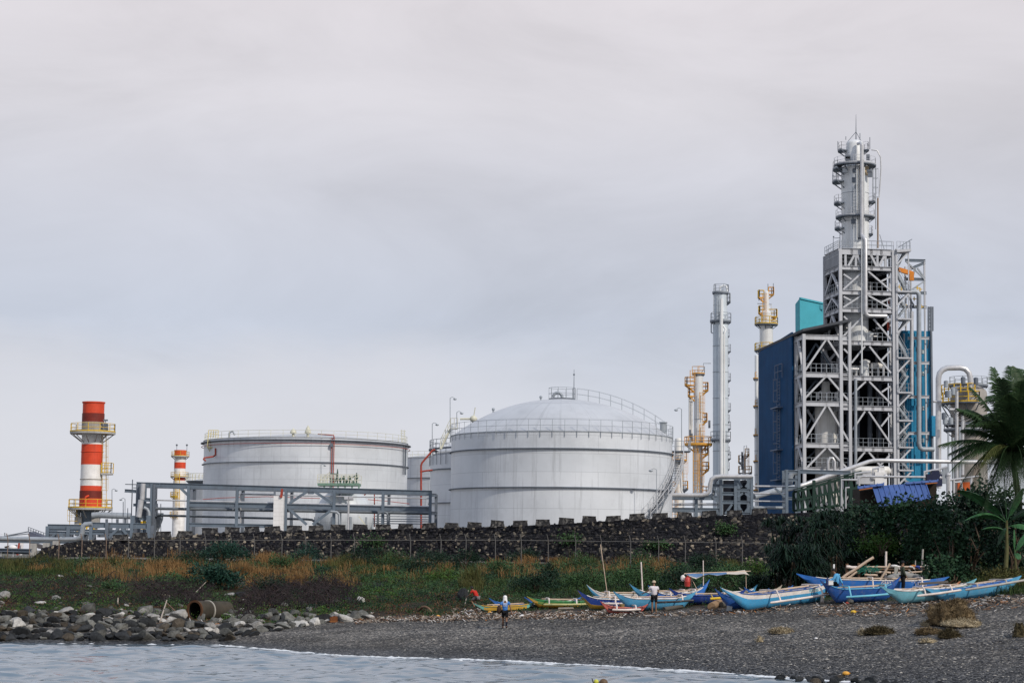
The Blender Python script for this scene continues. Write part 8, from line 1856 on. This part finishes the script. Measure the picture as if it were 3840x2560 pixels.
def person(label, loc, rz, pose, shirt, trousers, sleeve='short', legs='short', scale=1.02, extras=None):
    J = dict(STD); J.update(pose); J = {k: Vector(v) for k, v in J.items()}
    root = local_thing('person', label, 'person', None)
    names = ['pel', 'wai', 'che', 'nek', 'hd', 'cr', 'nose', 'chin', 'shL', 'elL', 'wrL', 'shR', 'elR', 'wrR', 'hipL', 'knL', 'anL', 'toL', 'heL', 'hipR', 'knR', 'anR', 'toR', 'heR']
    rr_ = dict(pel=(.125, .10), wai=(.12, .09), che=(.145, .105), nek=.052, hd=(.074, .085), cr=(.06, .07), nose=.018, chin=.035)
    for s_ in 'LR': rr_.update({'sh' + s_: .058, 'el' + s_: .040, 'wr' + s_: .028, 'hip' + s_: .082, 'kn' + s_: .055, 'an' + s_: .038, 'to' + s_: .028, 'he' + s_: .033})
    V = [J[n] for n in names]; Rr = [rr_[n] for n in names]; ix = {n: i for i, n in enumerate(names)}
    E = [('pel', 'wai'), ('wai', 'che'), ('che', 'nek'), ('nek', 'hd'), ('hd', 'cr'), ('hd', 'nose'), ('hd', 'chin')]
    for s_ in 'LR': E += [('che', 'sh' + s_), ('sh' + s_, 'el' + s_), ('el' + s_, 'wr' + s_), ('pel', 'hip' + s_), ('hip' + s_, 'kn' + s_), ('kn' + s_, 'an' + s_), ('an' + s_, 'to' + s_), ('an' + s_, 'he' + s_)]
    E = [(ix[a], ix[b]) for a, b in E]
    for s_ in 'LR':  # palm, four curled fingers of unequal length and a thumb
        wv = J['wr' + s_]; d = (wv - J['el' + s_]).normalized(); x = d.cross(Vector((0, 1, .2))).normalized(); f_ = x.cross(d).normalized(); sg = 1 if s_ == 'R' else -1
        pm_ = wv + d * .075; V.append(pm_); Rr.append((.036, .018)); ip = len(V) - 1; E.append((ix['wr' + s_], ip))
        for kf_, (o_, ln) in enumerate(((-.03, .070), (-.01, .080), (.011, .075), (.031, .058))):
            a = pm_ + x * o_ + d * .03; b_ = a + d * ln * .5 + f_ * .008; c_ = b_ + d * ln * .4 + f_ * ln * .4
            for p_, r_ in ((a, .010), (b_, .009), (c_, .007)): V.append(p_); Rr.append(r_)
            E += [(ip, len(V) - 3), (len(V) - 3, len(V) - 2), (len(V) - 2, len(V) - 1)]
        a = wv + d * .035 - x * .03 * sg + f_ * .012; b_ = a + d * .035 - x * .02 * sg + f_ * .02
        V += [a, b_]; Rr += [.011, .009]; E += [(ix['wr' + s_], len(V) - 2), (len(V) - 2, len(V) - 1)]
    skinmesh('body', V, E, Rr, SKIN, root)
    # face details and ears
    mb = MB(); fd = (J['nose'] - J['hd']).normalized(); sd = fd.cross(Vector((0, 0, 1))).normalized(); upv = sd.cross(fd)
    for s_ in (-1, 1): mb.sphere(J['hd'] + fd * .072 + sd * .03 * s_ + upv * .018, .011, 8, 6)
    mb.bar(J['hd'] + fd * .078 + sd * .022 - upv * .045, J['hd'] + fd * .078 - sd * .022 - upv * .045, .012, .008); mb.build('eyes_and_mouth', HAIR, root)
    mb = MB(); [mb.sphere(J['hd'] + sd * .078 * s_ - fd * .005, .024, 8, 6, (.5, 1, 1.3)) for s_ in (-1, 1)]; mb.build('ear', SKIN, root, True)
    # shirt
    sv = [J['pel'] + (J['pel'] - J['wai']) * .62, J['wai'], J['che'], J['che'].lerp(J['nek'], .72)]; sr = [(.180, .140), (.172, .135), (.188, .145), (.075, .075)]; se = [(0, 1), (1, 2), (2, 3)]
    for s_ in 'LR':
        n0 = len(sv); sv.append(J['sh' + s_]); sr.append(.088); se.append((2, n0))
        if sleeve == 'long': sv += [J['el' + s_], J['wr' + s_].lerp(J['el' + s_], .06)]; sr += [.064, .050]; se += [(n0, n0 + 1), (n0 + 1, n0 + 2)]
        else: sv.append(J['sh' + s_].lerp(J['el' + s_], .62)); sr.append(.074); se.append((n0, n0 + 1))
    skinmesh('shirt', sv, se, sr, shirt, root)
    tv = [J['pel'] + Vector((0, 0, .02))]; tr_ = [(.150, .122)]; te = []
    for s_ in 'LR':
        n0 = len(tv); tv.append(J['hip' + s_]); tr_.append(.105); te.append((0, n0))
        if legs == 'long': tv += [J['kn' + s_], J['an' + s_].lerp(J['kn' + s_], .05)]; tr_ += [.076, .062]; te += [(n0, n0 + 1), (n0 + 1, n0 + 2)]
        else: tv.append(J['hip' + s_].lerp(J['kn' + s_], .86)); tr_.append(.092); te.append((n0, n0 + 1))
    skinmesh('trousers' if legs == 'long' else 'shorts', tv, te, tr_, trousers, root)
    if extras: extras(root, J)
    root.location = loc; root.rotation_euler = (0, 0, rz); root.scale = (scale,) * 3; return root
def cap(root, J, mat_, brim=True, cloth=False):
    c = J['hd'].lerp(J['cr'], .55); fd = (J['nose'] - J['hd']); fd.z = 0; fd.normalize(); mb = MB(); prof = [(.104, -.005), (.106, .02), (.092, .075), (.055, .108), (.005, .118)]
    mb.lathe((c.x, c.y), [(r, c.z + z) for r, z in prof], 20)
    if brim:
        a = math.atan2(fd.y, fd.x); n0 = 12; vs = []
        for i in range(n0 + 1):
            t = a - 1.0 + 2.0 * i / n0; vs.append((c.x + .10 * math.cos(t), c.y + .10 * math.sin(t), c.z + .005)); rr2 = .10 + .085 * math.cos((t - a) * 1.3); vs.append((c.x + rr2 * math.cos(t), c.y + rr2 * math.sin(t), c.z - .012))
        for dz in (0, .006): mb.add([(x, y, z + dz) for x, y, z in vs], [(2 * i, 2 * i + 1, 2 * i + 3, 2 * i + 2) for i in range(n0)])
    mb.build('cap', mat_, root, True)
    if cloth:
        mb = MB(); vs = []; n0 = 16
        for j, (rr2, z) in enumerate(((.105, .0), (.11, -.08), (.125, -.17), (.14, -.23))):
            for i in range(n0 + 1):
                t = math.atan2(-fd.y, -fd.x) - 1.9 + 3.8 * i / n0; vs.append((c.x + rr2 * math.cos(t), c.y + rr2 * math.sin(t), c.z + z - (.03 if j == 3 and abs(i - n0 / 2) > 2 else 0) + (.10 if j == 3 and abs(i - n0 / 2) < 2 else 0)))
        mb.add(vs, [(j * (n0 + 1) + i, j * (n0 + 1) + i + 1, (j + 1) * (n0 + 1) + i + 1, (j + 1) * (n0 + 1) + i) for j in range(3) for i in range(n0)]); mb.build('neck_cloth', mat_, root, True)
def hairm(root, J):
    c = J['hd'].lerp(J['cr'], .5); fd = (J['nose'] - J['hd']); fd.normalize(); mb = MB(); mb.sphere(c - fd * .018 + Vector((0, 0, .02)), .098, 16, 10, (.95, 1.05, .95)); mb.build('hair', HAIR, root, True)
C_BLUE = paint('shirt_blue', (.055, .19, .50), .8, 0, (.04, .13, .38), .4, 6., False, .12, .4); C_BLK = paint('shorts_black', (.012, .012, .014), .8); C_WHT = paint('shirt_white', (.62, .58, .60), .85, 0, (.5, .47, .48), .4, 6., False, .08, .4); C_LBL = paint('shirt_light_blue', (.10, .34, .58), .8, 0, (.06, .22, .45), .4, 6., False, .12, .4); C_OLV = paint('jacket_olive', (.060, .070, .050), .85, 0, (.035, .04, .03), .5, 6., False, .15, .4); C_RED = paint('shirt_red', (.42, .03, .02), .8, 0, (.25, .02, .015), .4, 6., False, .12, .4)
def ex1(root, J):
    cap(root, J, WHITE, False, True)
    for z, h_, w_ in ((1.29, .055, .22), (1.235, .018, .17), (1.185, .03, .20)): mb = MB(); [mb.box((-w_ / 2 + (i + .5) * w_ / 8, -.158 - .004 * (h_ > .05), z), (w_ / 8 * .72, .008, h_ * (.7 + .3 * ((i * 3) % 2)))) for i in range(8)]; mb.build('back_print', WHITE, root)
    mb = MB(); mb.sphere((-.30, .05, .98), .17, 12, 10, (.75, .6, 1.35)); mb.tube([(-.27, .05, 1.15), (-.19, -.08, 1.42), (-.1, .0, 1.46)], .015, 5); bag_ = mb.build('shoulder_bag', paint('brown_bag', (.05, .03, .022), .7), root, True)
    for s_ in 'LR': mb = MB(); mb.tube([J['an' + s_] + Vector((0, 0, .25)), J['an' + s_] + Vector((0, 0, .06)), J['an' + s_].lerp(J['to' + s_], .5)], [.055, .052, .05], 10); mb.build('boot', paint('boot_navy', (.012, .015, .03), .5), root, True)
p = G(1893, 2356); person('person in blue T-shirt and white cap with neck cloth walking away over the shingle', p, .05, dict(knL=(-.09, .13, .50), anL=(-.09, .20, .10), toL=(-.10, .36, .04), heL=(-.09, .14, .04), knR=(.085, -.03, .49), anR=(.075, -.22, .12), toR=(.085, -.07, .03), heR=(.075, -.28, .10), elL=(-.26, -.05, 1.11), wrL=(-.25, .10, .93), elR=(.27, -.07, 1.12), wrR=(.33, -.05, .88)), C_BLUE, C_BLK, extras=ex1)
p = G(2453, 2298); person('person in white T-shirt and beige cap, back turned, leaning on the light blue boat', p, .1, dict(elL=(-.32, .10, 1.15), wrL=(-.50, .26, 1.05), elR=(.24, .06, 1.10), wrR=(.20, .24, .98), che=(0, .04, 1.27), nek=(0, .06, 1.44), hd=(0, .085, 1.55), cr=(0, .08, 1.635), nose=(-.02, .185, 1.55), chin=(0, .14, 1.49)), C_WHT, C_BLK, extras=lambda r, J: cap(r, J, paint('cap_beige', (.45, .37, .27), .8)))
q = W(3138, 2192, 105.2); person('person in light blue long sleeves sitting on a boat edge with bowed head', q - Vector((0, 0, .90)), 1.2, dict(che=(0, .05, 1.27), nek=(.0, .10, 1.43), hd=(0, .17, 1.51), cr=(0, .18, 1.60), nose=(0, .27, 1.48), chin=(0, .22, 1.44), hipL=(-.1, .05, .90), knL=(-.16, .45, .88), anL=(-.16, .50, .46), toL=(-.17, .66, .42), heL=(-.16, .45, .41), hipR=(.1, .05, .90), knR=(.16, .44, .88), anR=(.16, .42, .46), toR=(.17, .58, .42), heR=(.16, .36, .41), elL=(-.26, .12, 1.10), wrL=(-.2, .36, .98), elR=(.30, -.10, 1.12), wrR=(.36, -.20, .90)), C_LBL, C_BLK, 'long', 'long', 1.06, hairm)
p = G(3386, 2224); person('person in olive jacket and dark cap standing in profile among the boats', p, -1.45, dict(elL=(-.21, .0, 1.10), wrL=(-.2, .12, .90), elR=(.21, .0, 1.10), wrR=(.2, .12, .90), nose=(0, .115, 1.555)), C_OLV, C_BLK, 'long', 'long', 1.04, lambda r, J: cap(r, J, paint('cap_dark', (.015, .017, .02), .8)))
q = W(3360, 2136, p.y + .1); mb = MB(); mb.slab([q + Vector((-.09, 0, -.2)), q + Vector((.1, 0, -.2)), q + Vector((.12, 0, .2)), q + Vector((-.06, 0, .22))], (0, .12, 0)); tag(mb.build('grey_sack', paint('pale_sack', (.36, .35, .31), .85)), 'pale grey sack held against the back of the standing man in olive', 'sack')
p = G(1781, 2278); person('person in red shirt stooping over driftwood beside the dark upright stone', p, .95, dict(pel=(0, -.14, .62), wai=(0, -.08, .76), che=(0, .06, .90), nek=(0, .16, 1.02), hd=(0, .24, 1.08), cr=(0, .27, 1.16), nose=(0, .34, 1.05), chin=(0, .29, 1.01), shL=(-.17, .10, .97), shR=(.17, .10, .97), elL=(-.22, .22, .74), wrL=(-.15, .42, .66), elR=(.24, .14, .72), wrR=(.16, .38, .64), hipL=(-.09, -.12, .60), hipR=(.09, -.12, .60), knL=(-.13, .16, .42), knR=(.13, .18, .42), anL=(-.12, -.06, .09), anR=(.12, -.06, .09), toL=(-.13, .1, .03), toR=(.13, .1, .03), heL=(-.12, -.11, .035), heR=(.12, -.11, .035)), C_RED, paint('shorts_grey', (.16, .15, .15), .85), extras=hairm)
# wader at the bottom edge
q = W(2263, 2563, 62.); BROWN_H = paint('hair_brown', (.12, .075, .04), .6, 0, (.05, .03, .02), .5, 8.)
def ex6(root, J):
    c = J['hd'].lerp(J['cr'], .5); mb = MB(); mb.sphere(c, .125, 16, 12, (1, 1, 1)); mb.build('hair', BROWN_H, root, True)
    mb = MB(); mb.sphere(c + Vector((-.20, .05, .03)), .075, 12, 8, (1, .7, 1)); mb.build('yellow_mask', paint('mask_yellow', (.50, .50, .06), .4), root, True)
    mb = MB(); mb.tube([c + Vector((-.22, 0, -.18)), c + Vector((-.28, 0, 0)), c + Vector((-.32, 0, .13))], .016, 6); mb.tube([c + Vector((-.26, 0, -.06)), c + Vector((-.36, 0, -.03)), c + Vector((-.41, 0, -.10)), c + Vector((-.38, 0, -.22))], .014, 6); mb.build('snorkel', B_BLK, root, True)
person('person wading with brown hair, yellow mask and black snorkel at the bottom edge', q - Vector((0, 0, 1.58 * 1.1)), 0., {}, C_BLK, C_BLK, 'short', 'short', 1.1, ex6)
